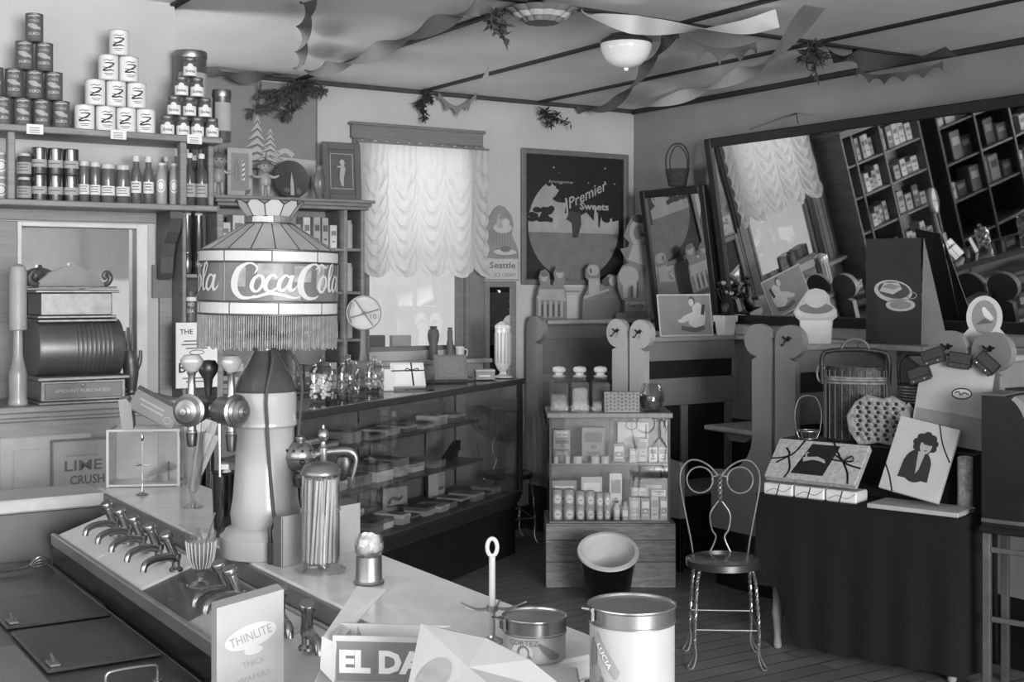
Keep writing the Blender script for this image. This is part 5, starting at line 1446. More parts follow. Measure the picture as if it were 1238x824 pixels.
# things on the cornice
CZ = SZT+.0005
def oncor(px, v=7.28): return R(ucol(px, v), v, CZ)
def hpx(dy, v=7.28, px=320): return dy/F*onv(px, 300, v).y
t = thing('barber_card', 'pale picture card with a striped pole standing on the stock shelf', 'card', oncor(290, 7.36), TH+.02)
w, h = .155, hpx(60); m = M(); m.box(-w/2, w/2, 0, .004, 0, h); m.flat([(-w*.36, h*.14), (w*.36, h*.14), (w*.36, h*.9), (-w*.36, h*.9)], -.0006, 1); m.stroke([(-.03, h*.3), (-.035, h*.6), (-.02, h*.75), (-.01, h*.5), (-.015, h*.3)], .012, -.001, 2); m.stroke([(.022, h*.35), (.022, h*.75)], .018, -.001, 3)
for i in range(4): m.flat([(.014, h*(.38+.1*i)), (.030, h*(.42+.1*i)), (.030, h*(.46+.1*i)), (.014, h*(.42+.1*i))], -.0014, 4)
m.flat([(.03, h*.05), (.06, h*.09), (.07, h*.2), (.055, h*.16), (.035, h*.16)], -.001, 4)
m.build('card_sheet', [tones[1], mat('card_tone', .55, .7), tones[2], tones[0], ink_m], t)
def doll(lab, loc, rz, hgt, tone, dark):
    """a small standing celluloid doll with outstretched arms"""
    t = thing('doll', lab, 'doll', loc+Vector((0, 0, .005)), rz); k = hgt/.20
    m = M(); m.T = Matrix.Scale(k, 4)
    m.lathe([(0, .05), (.024, .055), (.031, .075), (.029, .10), (.022, .115), (.012, .124), (0, .126)], 18, sy=.8)
    for sx in (-1, 1):
        m.tube([(sx*.013, 0, .065), (sx*.016, 0, .03), (sx*.015, -.002, .006), (sx*.016, -.012, .003)], [.014, .011, .008, .006], 10, n=4)
        m.tube([(sx*.018, 0, .108), (sx*.042, -.004, .100), (sx*.062, -.008, .106), (sx*.068, -.008, .112)], [.010, .008, .006, .0045], 10, n=4)
        m.ball(.006, (sx*.014, -.006, .006), 0, 8, 1, 1.6)
    m.build('body', tone, t)
    m = M(); m.T = Matrix.Scale(k, 4); m.ball(.034, (0, 0, .155), 0, 20, 1, .92, 1.05); m.ball(.005, (0, -.033, .15), 0, 8)
    for sx in (-1, 1): m.ball(.0045, (sx*.012, -.030, .158), 1, 8); m.ball(.007, (sx*.034, 0, .152), 0, 8)
    m.stroke([(-.008, .140), (0, .137), (.008, .140)], .003, -.0325, 1)
    m.build('head', [tone, dark], t)
    m = M(); m.T = Matrix.Scale(k, 4); m.lathe([(.0345, .165), (.034, .175), (.024, .188), (.008, .194), (.004, .205), (0, .207)], 16, sy=.95); m.build('hair', dark, t)
dollm = mat('doll_celluloid', .56, .35); dolld = mat('doll_hair', .36, .5)
doll('small standing doll with outstretched arms before the dark round plaque', oncor(321, 7.24), TH-.25, hpx(46), dollm, dolld)
doll('small standing doll at the stock shelf end by the jar pyramid', oncor(264, 7.25), TH-.2, hpx(52), dollm, dolld)
t = thing('round_plaque', 'dark round plaque with a pale church spire on the stock shelf', 'plaque', oncor(352, 7.33), TH); rr = hpx(24)
m = M(); m.T = xf((0, 0, rr+.002), rx=PI/2-.12); m.lathe([(0, -.006), (rr*.98, -.006), (rr, 0), (rr*.96, .008), (rr*.9, .006), (0, .005)], 40); m.build('disc_body', mat('plaque_dark', .25, .5), t)
m = M(); m.T = xf((0, -.010, rr), rx=-.12); m.prism([(-.012, -rr*.8), (.012, -rr*.8), (.010, -.02), (.003, .03), (0, .05), (-.003, .03), (-.010, -.02)], -.002, 0, 0); m.disc(-.035, -rr*.55, .02, .015, -.001, 1, 14); m.disc(.04, -rr*.6, .015, .02, -.001, 1, 14); m.build('relief', [tones[1], tones[3]], t)
m = M(); m.chbox(-.075, .075, -.05, -.03, 0, .008, .002); m.build('stand', tones[1], t)
t = thing('vase', 'dusky bulbous vase standing beside the framed picture on stock shelf', 'vase', oncor(386, 7.25), TH)
k = hpx(42); m = M(); m.lathe([(0, 0), (.025, 0), (.028, .006), (.02, .02), (.034, k*.3), (.042, k*.5), (.034, k*.7), (.018, k*.85), (.022, k*.97), (.026, k), (.02, k)], 24); m.build('vase_body', mat('vase_glaze', .40, .3, var=.2), t)
t = thing('framed_picture', 'dark framed picture of a pale figure on the stock shelf by the window', 'picture', oncor(414, 7.33), TH-.04)
w, h = .255, hpx(72, px=414); m = M(); m.T = xf(rx=-.07)
for a, c, e, g_ in ((-w/2, -w/2+.04, 0, h), (w/2-.04, w/2, 0, h), (-w/2+.04, w/2-.04, 0, .045), (-w/2+.04, w/2-.04, h-.045, h)): m.chbox(a, c, -.012, .008, e, g_, .004)
m.build('frame', mat('picture_frame_grey', .36, .5), t)
m = M(); m.T = xf(rx=-.07); m.box(-w/2+.03, w/2-.03, 0, .004, .03, h-.03); m.ring(0, h/2, 0.001, .001, .0005, -.001)
for a, c, e, g_ in ((-w*.3, w*.3, h*.21, h*.22), (-w*.3, w*.3, h*.8, h*.81), (-w*.3, -w*.285, h*.21, h*.81), (w*.285, w*.3, h*.21, h*.81)): m.flat([(a, e), (c, e), (c, g_), (a, g_)], -.0012, 1)
m.stroke([(.005, h*.26), (.0, h*.4), (.008, h*.55), (.0, h*.62)], [.012, .028, .034, .02], -.0016, 2); m.disc(.004, h*.665, .016, .018, -.0018, 2, 14); m.stroke([(-.03, h*.58), (.0, h*.6), (.02, h*.66)], .01, -.0019, 2)
m.build('picture', [mat('picture_ground', .34, .6, var=.15), tones[1], tones[1]], t)

# big snowy landscape poster on the back wall
a, c = onv(250, 100, VB-.004), onv(382, 100, VB-.004)
ua, uc = ucol(250, VB-.004), ucol(382, VB-.004); zt = onv(381, 104, VB-.004)[2]; zb = 2.245
t = thing('snow_poster', 'large winter landscape poster with snowy firs on the back wall', 'poster', R((ua+uc)/2, VB-.005, zb), TH)
w, h = uc-ua, zt-zb
m = M(); m.box(-w/2, w/2, 0, .004, 0, h); hy = h*.32
m.flat([(-w/2, 0), (w/2, 0), (w/2, hy), (w*.1, hy+.01), (-w*.2, hy-.005), (-w/2, hy+.02)], -.0006, 1)
def fir(x, z, s):
    m.stroke([(x, z), (x, z+s)], s*.03, -.0008, 2, 1)
    for k in range(7):
        t_ = k/7; ww = s*.36*(1-t_)+.01; zz = z+s*(.12+.85*t_)
        m.flat([(x-ww, zz-s*.05), (x, zz+s*.02), (x+ww, zz-s*.06), (x, zz+s*.14)], -.0010-.0001*k, 2)
        m.flat([(x-ww*.9, zz-s*.03), (x, zz+s*.05), (x+ww*.8, zz-s*.04), (x, zz+s*.14)], -.00105-.0001*k, 1)
fir(-.035, hy-.13, .40); fir(.05, hy-.10, .29)
for i in range(9): m.flat([(-w/2+.02+i*.022, hy+.005), (-w/2+.035+i*.022, hy+.005), (-w/2+.0275+i*.022, hy+.04+.012*(i % 3))], -.0009, 2)
m.stroke([(.08, hy+.02), (.15, hy+.05), (.2, hy+.02)], .03, -.0008, 1)
m.build('sheet', [mat('poster_sky', .50, .7, var=.05), mat('poster_snow', .68, .7, var=.05), mat('poster_tree', .40, .7)], t)
m = M(); m.box(w/2, w/2+.008, -.002, .004, 0, h); m.build('edge_strip', ink_m, t)

# ================= back wall, right of the window =================
def onwall(px0, px1, y0, y1, v):
    ua, uc = ucol(px0, v), ucol(px1, v); mid = (px0+px1)/2
    zt, zb = onv(mid, y0, v)[2], onv(mid, y1, v)[2]
    return R((ua+uc)/2, v, zb), uc-ua, zt-zb
def frame_bars(m, w, h, b, y0, y1, c=.005):
    for a, e, z0, z1 in ((-w/2, -w/2+b, 0, h), (w/2-b, w/2, 0, h), (-w/2+b, w/2-b, 0, b), (-w/2+b, w/2-b, h-b, h)): m.chbox(a, e, y0, y1, z0, z1, c)
mirror_m = mat('mirror_silver', .86, .02, 1.0, var=.02)
loc, w, h = onwall(584, 622, 340, 462, VB-.002)
t = thing('narrow_mirror', 'narrow tall framed mirror on the back wall under the ice cream sign', 'mirror', loc, TH)
m = M(); frame_bars(m, w, h, .04, -.028, 0); m.build('frame', wt, t)
M().box(-w/2+.03, w/2-.03, -.012, -.006, .03, h-.03).build('glass', mirror_m, t)
# ice cream cut-out sign
loc, w, h = onwall(580, 627.5, 248, 339, VB-.002)
t = thing('ice_cream_sign', 'cut-out ice cream sundae sign above the narrow mirror', 'sign', loc, TH)
m = M(); outline = [(-.40*w, 0), (.48*w, 0), (.48*w, .27*h), (.46*w, .42*h), (.30*w, .62*h), (.34*w, .74*h), (.30*w, .86*h), (.12*w, .98*h), (-.02*w, 1.0*h), (-.14*w, .96*h), (-.28*w, .84*h), (-.36*w, .62*h), (-.42*w, .50*h), (-.48*w, .42*h), (-.48*w, .33*h), (-.40*w, .27*h)]
m.prism(outline, -.008, 0, 0); m.build('board', mat('sign_grey', .52, .7), t)
m = M(); y = -.0088
m.flat([(-.37*w, .02*h), (.46*w, .02*h), (.46*w, .29*h), (-.37*w, .29*h)], y, 0)
m.text('Seattle', .06*w, .205*h, .085*h, y-.0006, 1, w=.66*w, bold=.02); m.text('ICE CREAM', .12*w, .075*h, .05*h, y-.0006, 1, w=.52*w)
m.disc(.13*w, .38*h, .32*w, .055*h, y-.0004, 0, 24); m.ring(.13*w, .38*h, .32*w, .055*h, .006, y-.0008, 2); m.disc(.13*w, .42*h, .14*w, .04*h, y-.0010, 2, 18)
for i in range(8): x = (-.24+.07*i)*w; m.flat([(x, .46*h), (x+.012*w, .46*h), (x+.012*w, .70*h), (x, .70*h)], y-.0003, 2)
m.disc(.06*w, .70*h, .24*w, .07*h, y-.0012, 0, 20); m.disc(.0*w, .76*h, .1*w, .07*h, y-.0014, 3, 16); m.disc(.14*w, .77*h, .1*w, .06*h, y-.0016, 0, 16)
m.stroke([(-.06*w, .74*h), (-.05*w, .85*h), (.0, .88*h)], .02*w, y-.002, 0); m.disc(-.36*w, .38*h, .1*w, .06*h, y-.0005, 2, 14)
m.build('print', [mat('sign_cream', .70, .7), ink_m, mat('sign_shade', .42, .7), mat('sign_mid', .60, .7)], t)
# the sweets poster
loc, w, h = onwall(629, 758, 183, 344, VB-.002)
t = thing('sweets_poster', 'large framed dark poster with a round landscape and script lettering', 'poster', loc, TH)
m = M(); frame_bars(m, w, h, .038, -.026, 0); m.build('frame', mat('poster_frame_wood', .40, .45, kind='wood', var=.15), t)
m = M(); iw, ih = w-.072, h-.072; z0 = .036
m.box(-iw/2, iw/2, -.006, -.002, z0, z0+ih); y = -.0068
cx, cz, rr = -.01, z0+ih*.43, ih*.43
def clipc(poly): return poly
cir = [(cx+iw*.46*math.cos(2*PI*i/48), cz+rr*math.sin(2*PI*i/48)) for i in range(48)]
m.flat(cir, y, 1)                                     # sky of the round scene
grd = [(cx+iw*.46*math.cos(a), cz+rr*math.sin(a)) for a in [PI+.12+(PI-.24)*i/30 for i in range(31)]]
m.flat(grd[::1], y-.0004, 2)                           # meadow
for x, z, w_, hh in ((-.37, -.04, .07, .13), (-.27, -.03, .05, .10), (-.19, -.02, .04, .17), (.22, -.01, .05, .2), (.3, -.02, .09, .12), (.37, -.02, .05, .1), (.12, -.02, .07, .10)):
    m.flat([((x-w_/2)*iw+cx, cz+z*ih), ((x+w_/2)*iw+cx, cz+z*ih), ((x+w_*.35)*iw+cx, cz+(z+hh)*ih), ((x-w_*.3)*iw+cx, cz+(z+hh*.9)*ih)], y-.0006, 5)
q = random.Random(11)
m.flat([(cx-.20*iw, z0+ih*.995), (cx-.22*iw, z0+ih*.80), (cx-.14*iw, z0+ih*.74), (cx-.2*iw, z0+ih*.66), (cx-.08*iw, z0+ih*.62), (cx-.1*iw, z0+ih*.54), (cx+.02*iw, z0+ih*.50), (cx+.12*iw, z0+ih*.55), (cx+.2*iw, z0+ih*.48), (cx+.26*iw, z0+ih*.42), (cx+.30*iw, z0+ih*.52), (cx+.36*iw, z0+ih*.47), (cx+.48*iw, z0+ih*.5), (cx+.495*iw, z0+ih*.995)], y-.0005, 0)
for i in range(46):                                   # leafy boughs over the top of the circle
    a = q.uniform(.15, PI*.72); rad = q.uniform(.62, 1.05)
    m.disc(cx+iw*.46*rad*math.cos(a), cz+rr*(.05+rad*math.sin(a)*.98), q.uniform(.02, .05)*iw, q.uniform(.015, .04)*ih, y-.0008-.00002*i, 0, 9, q.uniform(0, 3))
for i in range(26): m.disc(cx-.33*iw+q.uniform(-.11, .1)*iw, cz+ih*.09+q.uniform(-.05, .05)*ih, q.uniform(.02, .045)*iw, q.uniform(.012, .03)*ih, y-.0008-.00002*i, 0, 9)
for x, z, rx, rz_ in ((.16, .27, .08, .05), (-.12, .22, .1, .03)): m.disc(cx+x*iw, cz+z*ih, rx*iw, rz_*ih, y-.0015, 0, 12)
m.flat([(cx-.02*iw, cz-.09*ih), (cx+.03*iw, cz-.09*ih), (cx+.07*iw, cz+.02*ih), (cx+.06*iw, cz+.12*ih), (cx-.05*iw, cz+.125*ih), (cx-.09*iw, cz+.06*ih), (cx-.03*iw, cz+.03*ih)], y-.0016, 3)
for i in range(9): m.disc(cx+q.uniform(-.38, .44)*iw, z0+ih*q.uniform(.62, .95), .009*iw, .007*ih, y-.0014, 4, 8)
m.text('Imogene', -.15*iw, z0+ih*.785, .032*ih, y-.002, 4, w=.24*iw, shear=.2)
m.text('Premier', .12*iw, z0+ih*.70, .085*ih, y-.002, 4, w=.44*iw, rot=.42, shear=.35, bold=.01); m.stroke([(-.10*iw, z0+ih*.66), (-.085*iw, z0+ih*.55), (-.10*iw, z0+ih*.50), (-.13*iw, z0+ih*.52)], [.02*iw, .018*iw, .014*iw, .01*iw], y-.002, 4)
m.text('Sweets', .19*iw, z0+ih*.60, .06*ih, y-.002, 4, w=.30*iw, bold=.03)
m.build('print', [mat('poster_black', .11, .6, var=.1), mat('poster_light', .58, .7), mat('poster_meadow', .42, .7, var=.12, scale=12), mat('poster_figure', .22, .7), mat('poster_letter', .60, .7), mat('poster_trunk', .60, .7)], t)
loc, w, h = onwall(679, 703, 347, 357, VB-.002)
t = thing('name_plate', 'small pale card fixed to the wall just below the big poster', 'plate', loc, TH); m = M(); m.box(-w/2, w/2, -.004, 0, 0, h); m.flat([(-w*.4, h*.4), (w*.4, h*.4), (w*.4, h*.6), (-w*.4, h*.6)], -.0046, 1); m.build('card_sheet', [tones[1], tones[2]], t)
# ================= small glass counter case on its crate =================
CY = 7.18
cx0, cx1 = at(660, 700, CY).x, at(817, 700, CY).x
CRH = at(700, 633, CY).z
crate = thing('wooden_crate', 'rough pale wooden crate on the floor under the small glass case', 'crate', (((cx0+cx1)/2), CY, 0), 0)
cwd = cx1-cx0; cdp = .44
crm = mat('crate_wood', .46, .7, kind='wood', scale=6, stretch=(1.5, 1, 9), var=.35)
m = M()
for z0, z1 in ((.0, CRH*.40), (CRH*.405, CRH*.74), (CRH*.745, CRH-.012)):
    m.chbox(-cwd/2, cwd/2, 0, .016, z0, z1, .003); m.chbox(-cwd/2, cwd/2, cdp-.016, cdp, z0, z1, .003)
    m.chbox(-cwd/2, -cwd/2+.016, .017, cdp-.017, z0, z1, .003); m.chbox(cwd/2-.016, cwd/2, .017, cdp-.017, z0, z1, .003)
m.build('side_boards', crm, crate)
M().chbox(-cwd/2, cwd/2, 0, cdp, CRH-.011, CRH, .003).build('top_board', crm, crate)
sx0, sx1 = at(664, 600, CY).x, at(811, 600, CY).x
SH = at(700, 499, CY).z-CRH
scz = CRH+.0005; sw = sx1-sx0; sd = .40
sc = thing('counter_showcase', 'small wood framed glass showcase full of jars and packets on the crate', 'showcase', ((sx0+sx1)/2, CY+.01, scz), 0)
scm = mat('showcase_wood', .40, .4, kind='wood', stretch=(8, 1, 1), var=.2)
for x in (-sw/2, sw/2-.014):
    for y in (0, sd-.014): M().chbox(x, x+.014, y, y+.014, .012, SH-.03, .002).build('post', mat('showcase_post', .14, .4), sc)
M().chbox(-sw/2-.012, sw/2+.012, -.012, sd+.01, SH-.03, SH, .004).build('top_board', scm, sc)
M().chbox(-sw/2, sw/2, 0, sd, 0, .012, .003).build('bottom_board', scm, sc)
MSH = at(700, 560, CY+.05).z-scz
M().chbox(-sw/2+.015, sw/2-.015, .05, sd-.02, MSH-.010, MSH, .002).build('shelf_board', mat('showcase_shelf', .5, .5), sc)
M().box(-sw/2+.014, sw/2-.014, sd-.012, sd-.006, .012, SH-.03).build('back_panel', mat('showcase_back', .50, .6), sc)
m = M(); m.box(-.004, .004, .02, .024, MSH, SH-.03); m.build('door_bar', mat('showcase_post', .14), sc)
g = M(); g.box(-sw/2+.014, sw/2-.014, .005, .008, .012, SH-.03); g.build('front_glass', glass('showcase_glass', .95, .9, .2), sc)
for x in (-sw/2+.005, sw/2-.008): M().box(x, x+.003, .014, sd-.014, .012, SH-.03).build('side_glass', MATS['showcase_glass'], sc)
def spx(px, d): return at(px, 560, CY+d).x
FLZ = scz+.0125; MZ = scz+MSH+.0005
G = 'jars and packets inside the small showcase'
toneS = [mat('packet_%s' % n, g_, .6, var=.1) for n, g_ in (('white', .84), ('pale', .72), ('grey', .56), ('dusk', .42), ('dark', .26))]
jm = mat('jar_pale_goods', .60, .3, var=.15, scale=40)
def cream_jar(lab, x, y, z, r, h):
    t = thing('cream_jar', lab, 'jar', (x, y, z), .08, G)
    m = M(); m.lathe([(0, 0), (r*.94, 0), (r, .003), (r, h*.7), (r*.9, h*.76), (r*.9, h*.78)], 18); m.build('jar_body', jm, t)
    m = M(); m.lathe([(r*.9, h*.78), (r*.98, h*.79), (r*.98, h*.97), (r*.9, h), (0, h)], 18); m.build('lid', toneS[2], t)
    m = M(); m.warp = cyl_warp(r); m.disc(0, h*.37, r*.72, h*.29, -.001, 0, 18); m.flat([(-r*.35, h*.34), (r*.35, h*.34), (r*.35, h*.40), (-r*.35, h*.40)], -.0016, 1); m.build('round_label', [paper, tones[2]], t)
y0 = CY+.075
for i, (px, r, h) in enumerate(((673.5, .030, .085), (688, .030, .085), (701.5, .026, .08), (713.5, .026, .08), (725, .021, .075), (734, .019, .075))):
    for k in range(2):
        cream_jar('round-labelled jar in the small showcase, %s layer, %s from its hinge side' % (('bottom', 'upper')[k], ORD[i]), spx(px, .075), y0, FLZ+k*(h+.0005), r, h)
def packet(lab, px, d, z, w, h, ti, tj, nm='packet', cat='packet', dep=.05, rz=.0):
    t = thing(nm, lab, cat, (spx(px, d), CY+d, z), rz, G)
    m = M(); m.chbox(-w/2, w/2, -dep/2, dep/2, 0, h, .002)
    m.flat([(-w*.38, h*.55), (w*.38, h*.55), (w*.38, h*.85), (-w*.38, h*.85)], -dep/2-.0006, 1); m.flat([(-w*.3, h*.2), (w*.3, h*.2), (w*.3, h*.28), (-w*.3, h*.28)], -dep/2-.0006, 1); m.disc(0, h*.42, min(w, h)*.16, min(w, h)*.1, -dep/2-.0008, 1, 12)
    m.build('packet_body', [toneS[ti], toneS[tj]], t)
def vial(lab, px, d, z, r, h, ti):
    t = thing('vial', lab, 'bottle', (spx(px, d), CY+d, z), 0, G)
    m = M(); m.lathe([(0, 0), (r, 0), (r, h*.65), (r*.45, h*.78), (r*.45, h*.88)], 14); m.build('bottle_body', toneS[ti], t)
    m = M(); m.lathe([(r*.45, h*.88), (r*.65, h*.88), (r*.6, h), (0, h)], 14); m.build('cap', toneS[4], t)
    m = M(); m.warp = cyl_warp(r); m.flat([(-r*.8, h*.2), (r*.8, h*.2), (r*.8, h*.52), (-r*.8, h*.52)], -.001); m.build('paper_label', toneS[0], t)
vial('upright vial on the showcase floor beside the round-labelled jars', 745.5, .07, FLZ, .019, .105, 1)
vial('second upright vial on the showcase floor next to the tall packets', 755.5, .07, FLZ, .019, .105, 2)
for px, d, z, w, h, a, b, lab in (
    (767, .075, FLZ, .058, .125, 1, 0, 'tall pale packet on the showcase floor beside the vials'),
    (780, .075, FLZ, .05, .12, 2, 0, 'tall grey packet on the showcase floor, middle of three'),
    (791, .075, FLZ, .042, .13, 1, 2, 'tall pale packet on the showcase floor past the grey one'),
    (802, .075, FLZ, .045, .125, 2, 0, 'tall grey packet on the showcase floor at its corner'),
    (772, .09, FLZ+.1305, .09, .05, 1, 0, 'flat pale carton lying on the tall packets of the showcase'),
    (796, .09, FLZ+.1305, .08, .035, 0, 2, 'small white carton lying on the tall packets at the corner'),
    (682, .15, FLZ, .14, .21, 2, 0, 'broad packet standing behind the round-labelled jars'),
    (715, .155, FLZ, .12, .23, 1, 0, 'broad pale packet behind the middle jars of the showcase'),
    (744, .155, FLZ, .07, .25, 0, 2, 'tall white packet standing behind the vials'),
    (783, .16, FLZ, .20, .215, 3, 1, 'wide dusky carton at the back of the showcase floor'),
    (679, .10, MZ, .095, .075, 3, 2, 'dusky carton at the bottom of the showcase shelf stack'),
    (679, .10, MZ+.0755, .095, .06, 2, 3, 'grey carton in the middle of the showcase shelf stack'),
    (679, .10, MZ+.136, .095, .05, 2, 1, 'grey carton on top of the showcase shelf stack'),
    (717, .18, MZ, .13, .19, 2, 3, 'large grey carton on the showcase shelf behind small tins'),
    (748, .13, MZ, .065, .105, 2, 0, 'upright packet with round emblem on the showcase shelf'),
    (766, .12, MZ, .05, .075, 1, 0, 'pale packet on the showcase shelf, left of the white pair'.replace('left of', 'next to')),
    (777, .15, MZ, .05, .13, 1, 2, 'narrow tall pale packet on the showcase shelf'),
    (789, .12, MZ, .048, .085, 0, 2, 'white packet on the showcase shelf, first of a pair'),
    (801, .12, MZ, .048, .085, 0, 2, 'white packet on the showcase shelf, second of a pair nearest the corner')):
    packet(lab, px, d, z, w, h, a, b)
for i, px in enumerate((672, 686, 698, 719, 731)):
    t = thing('small_tin', 'small round tin at the front of the showcase shelf, %s from its hinge side' % ORD[i], 'tin', (spx(px, .065)+(.001*i), CY+.06 if i > 2 else CY+.064, MZ), 0, G) if px > 690 else thing('small_tin', 'small round tin at the front of the showcase shelf, %s from its hinge side' % ORD[i], 'tin', (spx(px, .065), CY+.0555, MZ), 0, G)
    r = .024 if px > 690 else .013
    m = M(); m.lathe([(0, 0), (r, 0), (r, .026), (r*1.05, .027), (r*1.05, .036), (r*.9, .04), (0, .04)], 18); m.build('tin_body', [toneS[1]], t)
t = thing('show_card', 'white show card with a ring emblem at the back of the showcase', 'card', (spx(766, .30), CY+.33, MZ), 0)
m = M(); m.box(-.09, .09, 0, .003, 0, .20); m.ring(-.01, .185, .035, .03, .005, -.0008, 1); m.flat([(.07, .05), (.08, .05), (.08, .19), (.07, .19)], -.0008, 1); m.build('card_sheet', [paper, tones[3]], t)
# on the showcase
STZ = scz+SH+.0005
def stx(px, d=.12): return at(px, 495, CY+d).x
for i, px in enumerate((676, 701, 726)):
    t = thing('square_jar', 'square glass candy jar with stopper on the small showcase, %s from the wall post' % ORD[i], 'jar', (stx(px), CY+.13, STZ), .05, 'square candy jars on the small showcase')
    w = .049; h = .185
    m = M()
    for x0, x1, ya, yb in ((-w, w, -w, -w+.004), (-w, w, w-.004, w), (-w, -w+.004, -w+.004, w-.004), (w-.004, w, -w+.004, w-.004)): m.box(x0, x1, ya, yb, .006, h*.86)
    m.box(-w, w, -w, w, 0, .008); m.lathe([(w*1.25, h*.86), (w*1.0, h*.93), (w*.85, h*.95), (w*.95, h*.97), (w*.95, h*1.02), (w*.8, h*1.03)], 4, T=Matrix.Rotation(PI/4, 4, 'Z'), smooth=False)
    m.build('glass_body', glass('candy_jar_glass', .9, .95, .4), t)
    m = M(); m.lathe([(0, h*.98), (w*.75, h*1.03), (w*.85, h*1.06), (w*.5, h*1.10), (w*.45, h*1.14), (w*.75, h*1.2), (w*.8, h*1.27), (w*.6, h*1.34), (0, h*1.37)], 20); m.build('stopper', mat('stopper_glass', .70, .2, coat=.4), t)
    m = M(); m.chbox(-w+.008, w-.008, -w+.008, w-.008, .010, h*(.30+.2*((i+1) % 3)), .01); m.build('sweets', mat(('mints', 'drops', 'gums')[i], (.58, .68, .42)[i], .6, var=.3, scale=70, bump=.5), t)
t = thing('lattice_box', 'grey patterned lattice box between square jars and fish bowl', 'box', (stx(751, .07), CY+.056, STZ), 0)
w, h = .098, .115
m = M(); m.chbox(-w, w, -.045, .018, 0, h, .003)
for i in range(9):
    for j in range(5): m.disc(-w*.86+w*.215*i, h*(.14+.18*j)+(h*.05 if i % 2 else 0), .007, .007, -.0456, 1, 8)
m.build('box_body', [mat('lattice_grey', .50, .6), mat('lattice_hole', .36, .7)], t)
t = thing('fish_bowl', 'round glass bowl of dark speckled sweets on the small showcase', 'bowl', (stx(788, .10), CY+.13, STZ), 0)
r = .075; m = M(); m.lathe([(0, .004), (r*.6, .003), (r*.66, 0), (r*.75, .012), (r*1.0, r*.8), (r*.98, r*1.2), (r*.75, r*1.75), (r*.62, r*1.95), (r*.66, r*2.05), (r*.6, r*2.03), (r*.72, r*1.7), (r*.95, r*1.2), (r*.97, r*.8)], 28); m.build('glass_bowl', g_jar, t)
m = M(); m.lathe([(0, .008), (r*.7, .014), (r*.93, r*.8), (r*.9, r*1.1), (0, r*1.15)], 24); m.build('sweets', mat('speckled_sweets', .30, .6, var=.9, scale=110), t)
# ================= bucket =================
t = thing('bucket', 'black bucket with pale inside tipped forward in front of the crate', 'bucket', (at(734, 700, 6.80).x, 6.84, .0), 0)
T = xf((0, 0, .060), rx=.46); r = .150
m = M(); m.T = T; m.lathe([(0, 0), (r*.80, 0), (r*.82, .004), (r, .25), (r*1.06, .252), (r*1.07, .262), (r*1.0, .266)], 36); m.build('pail_body', mat('black_enamel', .05, .2, coat=.3), t)
m = M(); m.T = T; m.lathe([(r*1.08, .258), (r*1.06, .268), (r*.93, .270), (r*.90, .262), (r*.78, .03), (r*.72, .02), (0, .018)], 36); m.build('lining', mat('pail_enamel', .74, .35), t)
m = M(); m.T = T; m.tube([(r*1.02*math.cos(PI+PI*i/16), .25*0+.02*math.sin(PI*i/16)+(-r*1.05)*math.sin(PI*i/16)*.0, .23-.02-.14*math.sin(PI*i/16)) if False else (r*1.04*math.cos(PI*i/16), r*1.04*math.sin(PI*i/16), .235-.08*math.sin(PI*i/16)) for i in range(17)], .004, 8); m.build('bail', iron, t)

# ================= booths =================
UB = 4.90
bh = mat('booth_white', .62, .4, var=.04)
def end_board(nm, label, v_in, out, mt, hook, low=True):
    """end board of a booth bench; out=+1 flares away from the camera, -1 towards it"""
    t = thing(nm, label, 'booth end', R(UB, v_in, 0), TH-PI/2)          # local x runs towards the camera, -y faces the aisle
    s = -out
    st = .15
    pts = [(0, .30)]
    pts += [(0, 1.36)]
    hc = (s*.095, 1.385); hr = .108; hz_ = .086
    arc = []
    for i in range(25):
        a = -PI*.5+.45+(2*PI-.0)*i/24*.80
        arc.append((hc[0]-s*hr*math.cos(a+PI) if False else hc[0]+s*hr*math.cos(PI-a-PI*.0) if False else 0, 0))
    head = [(hc[0]+hr*math.cos(PI*q/16)*1.0, hc[1]+hz_*math.sin(PI*q/16)) for q in range(17)]
    # outline, written for s=+1 then mirrored: inner straight edge, round head, stem, sweeping seat flare
    P = [(0, .32), (0, 1.40)]
    for q in range(0, 19):
        a = PI-PI*q/12
        P.append((.105+.105*math.cos(a), 1.385+.088*math.sin(a)))
    P += [(.150, 1.28), (.148, .86), (.158, .80), (.185, .745), (.235, .70), (.30, .665), (.38, .65), (.47, .645), (.48, .62), (.48, .32)]
    P = [(s*x, z) for x, z in P]
    m = M(); m.prism(P, -.018, .018); m.build('panel', mt, t)
    if low:
        M().chbox(min(0, s*.46), max(0, s*.46), .0, .03, 0, .319, .003).build('toe_board', wood_k, t)
    if hook:
        m = M(); x = s*.10; m.tube([(x-.03, -.03, 1.41), (x-.01, -.035, 1.40), (x, -.03, 1.40), (x+.03, -.03, 1.405)], .005, 8, n=3); m.tube([(x, -.02, 1.40), (x, -.045, 1.385), (x-.005, -.055, 1.365), (x-.015, -.06, 1.372)], .005, 8, n=3); m.disc(x, 1.40, .012, .015, -.0186, 0, 14); m.build('coat_hook', black, t)
    return t
vv = [6.30, 5.045, 3.80]
end_board('booth_end', 'white round-headed booth end board behind the small showcase, hooked side', vv[0]+.006, 1, bh, True)
end_board('booth_end', 'white round-headed booth end board beside the hooked one by the showcase', vv[0]-.02, -1, bh, True)
end_board('booth_end', 'grey round-headed booth end board without hook, behind the wire chair', vv[1]+.006, 1, booth_m, False)
end_board('booth_end', 'grey round-headed booth end board with black hook, beside the baskets', vv[1]-.02, -1, booth_m, True)
end_board('booth_end', 'grey hooked booth end board above the wallets, left of the oval cut-out'.replace('left of', 'before'), vv[2]+.006, 1, booth_m, True)
end_board('booth_end', 'grey hooked booth end board above the rounded cabinet', vv[2]-.02, -1, booth_m, True)
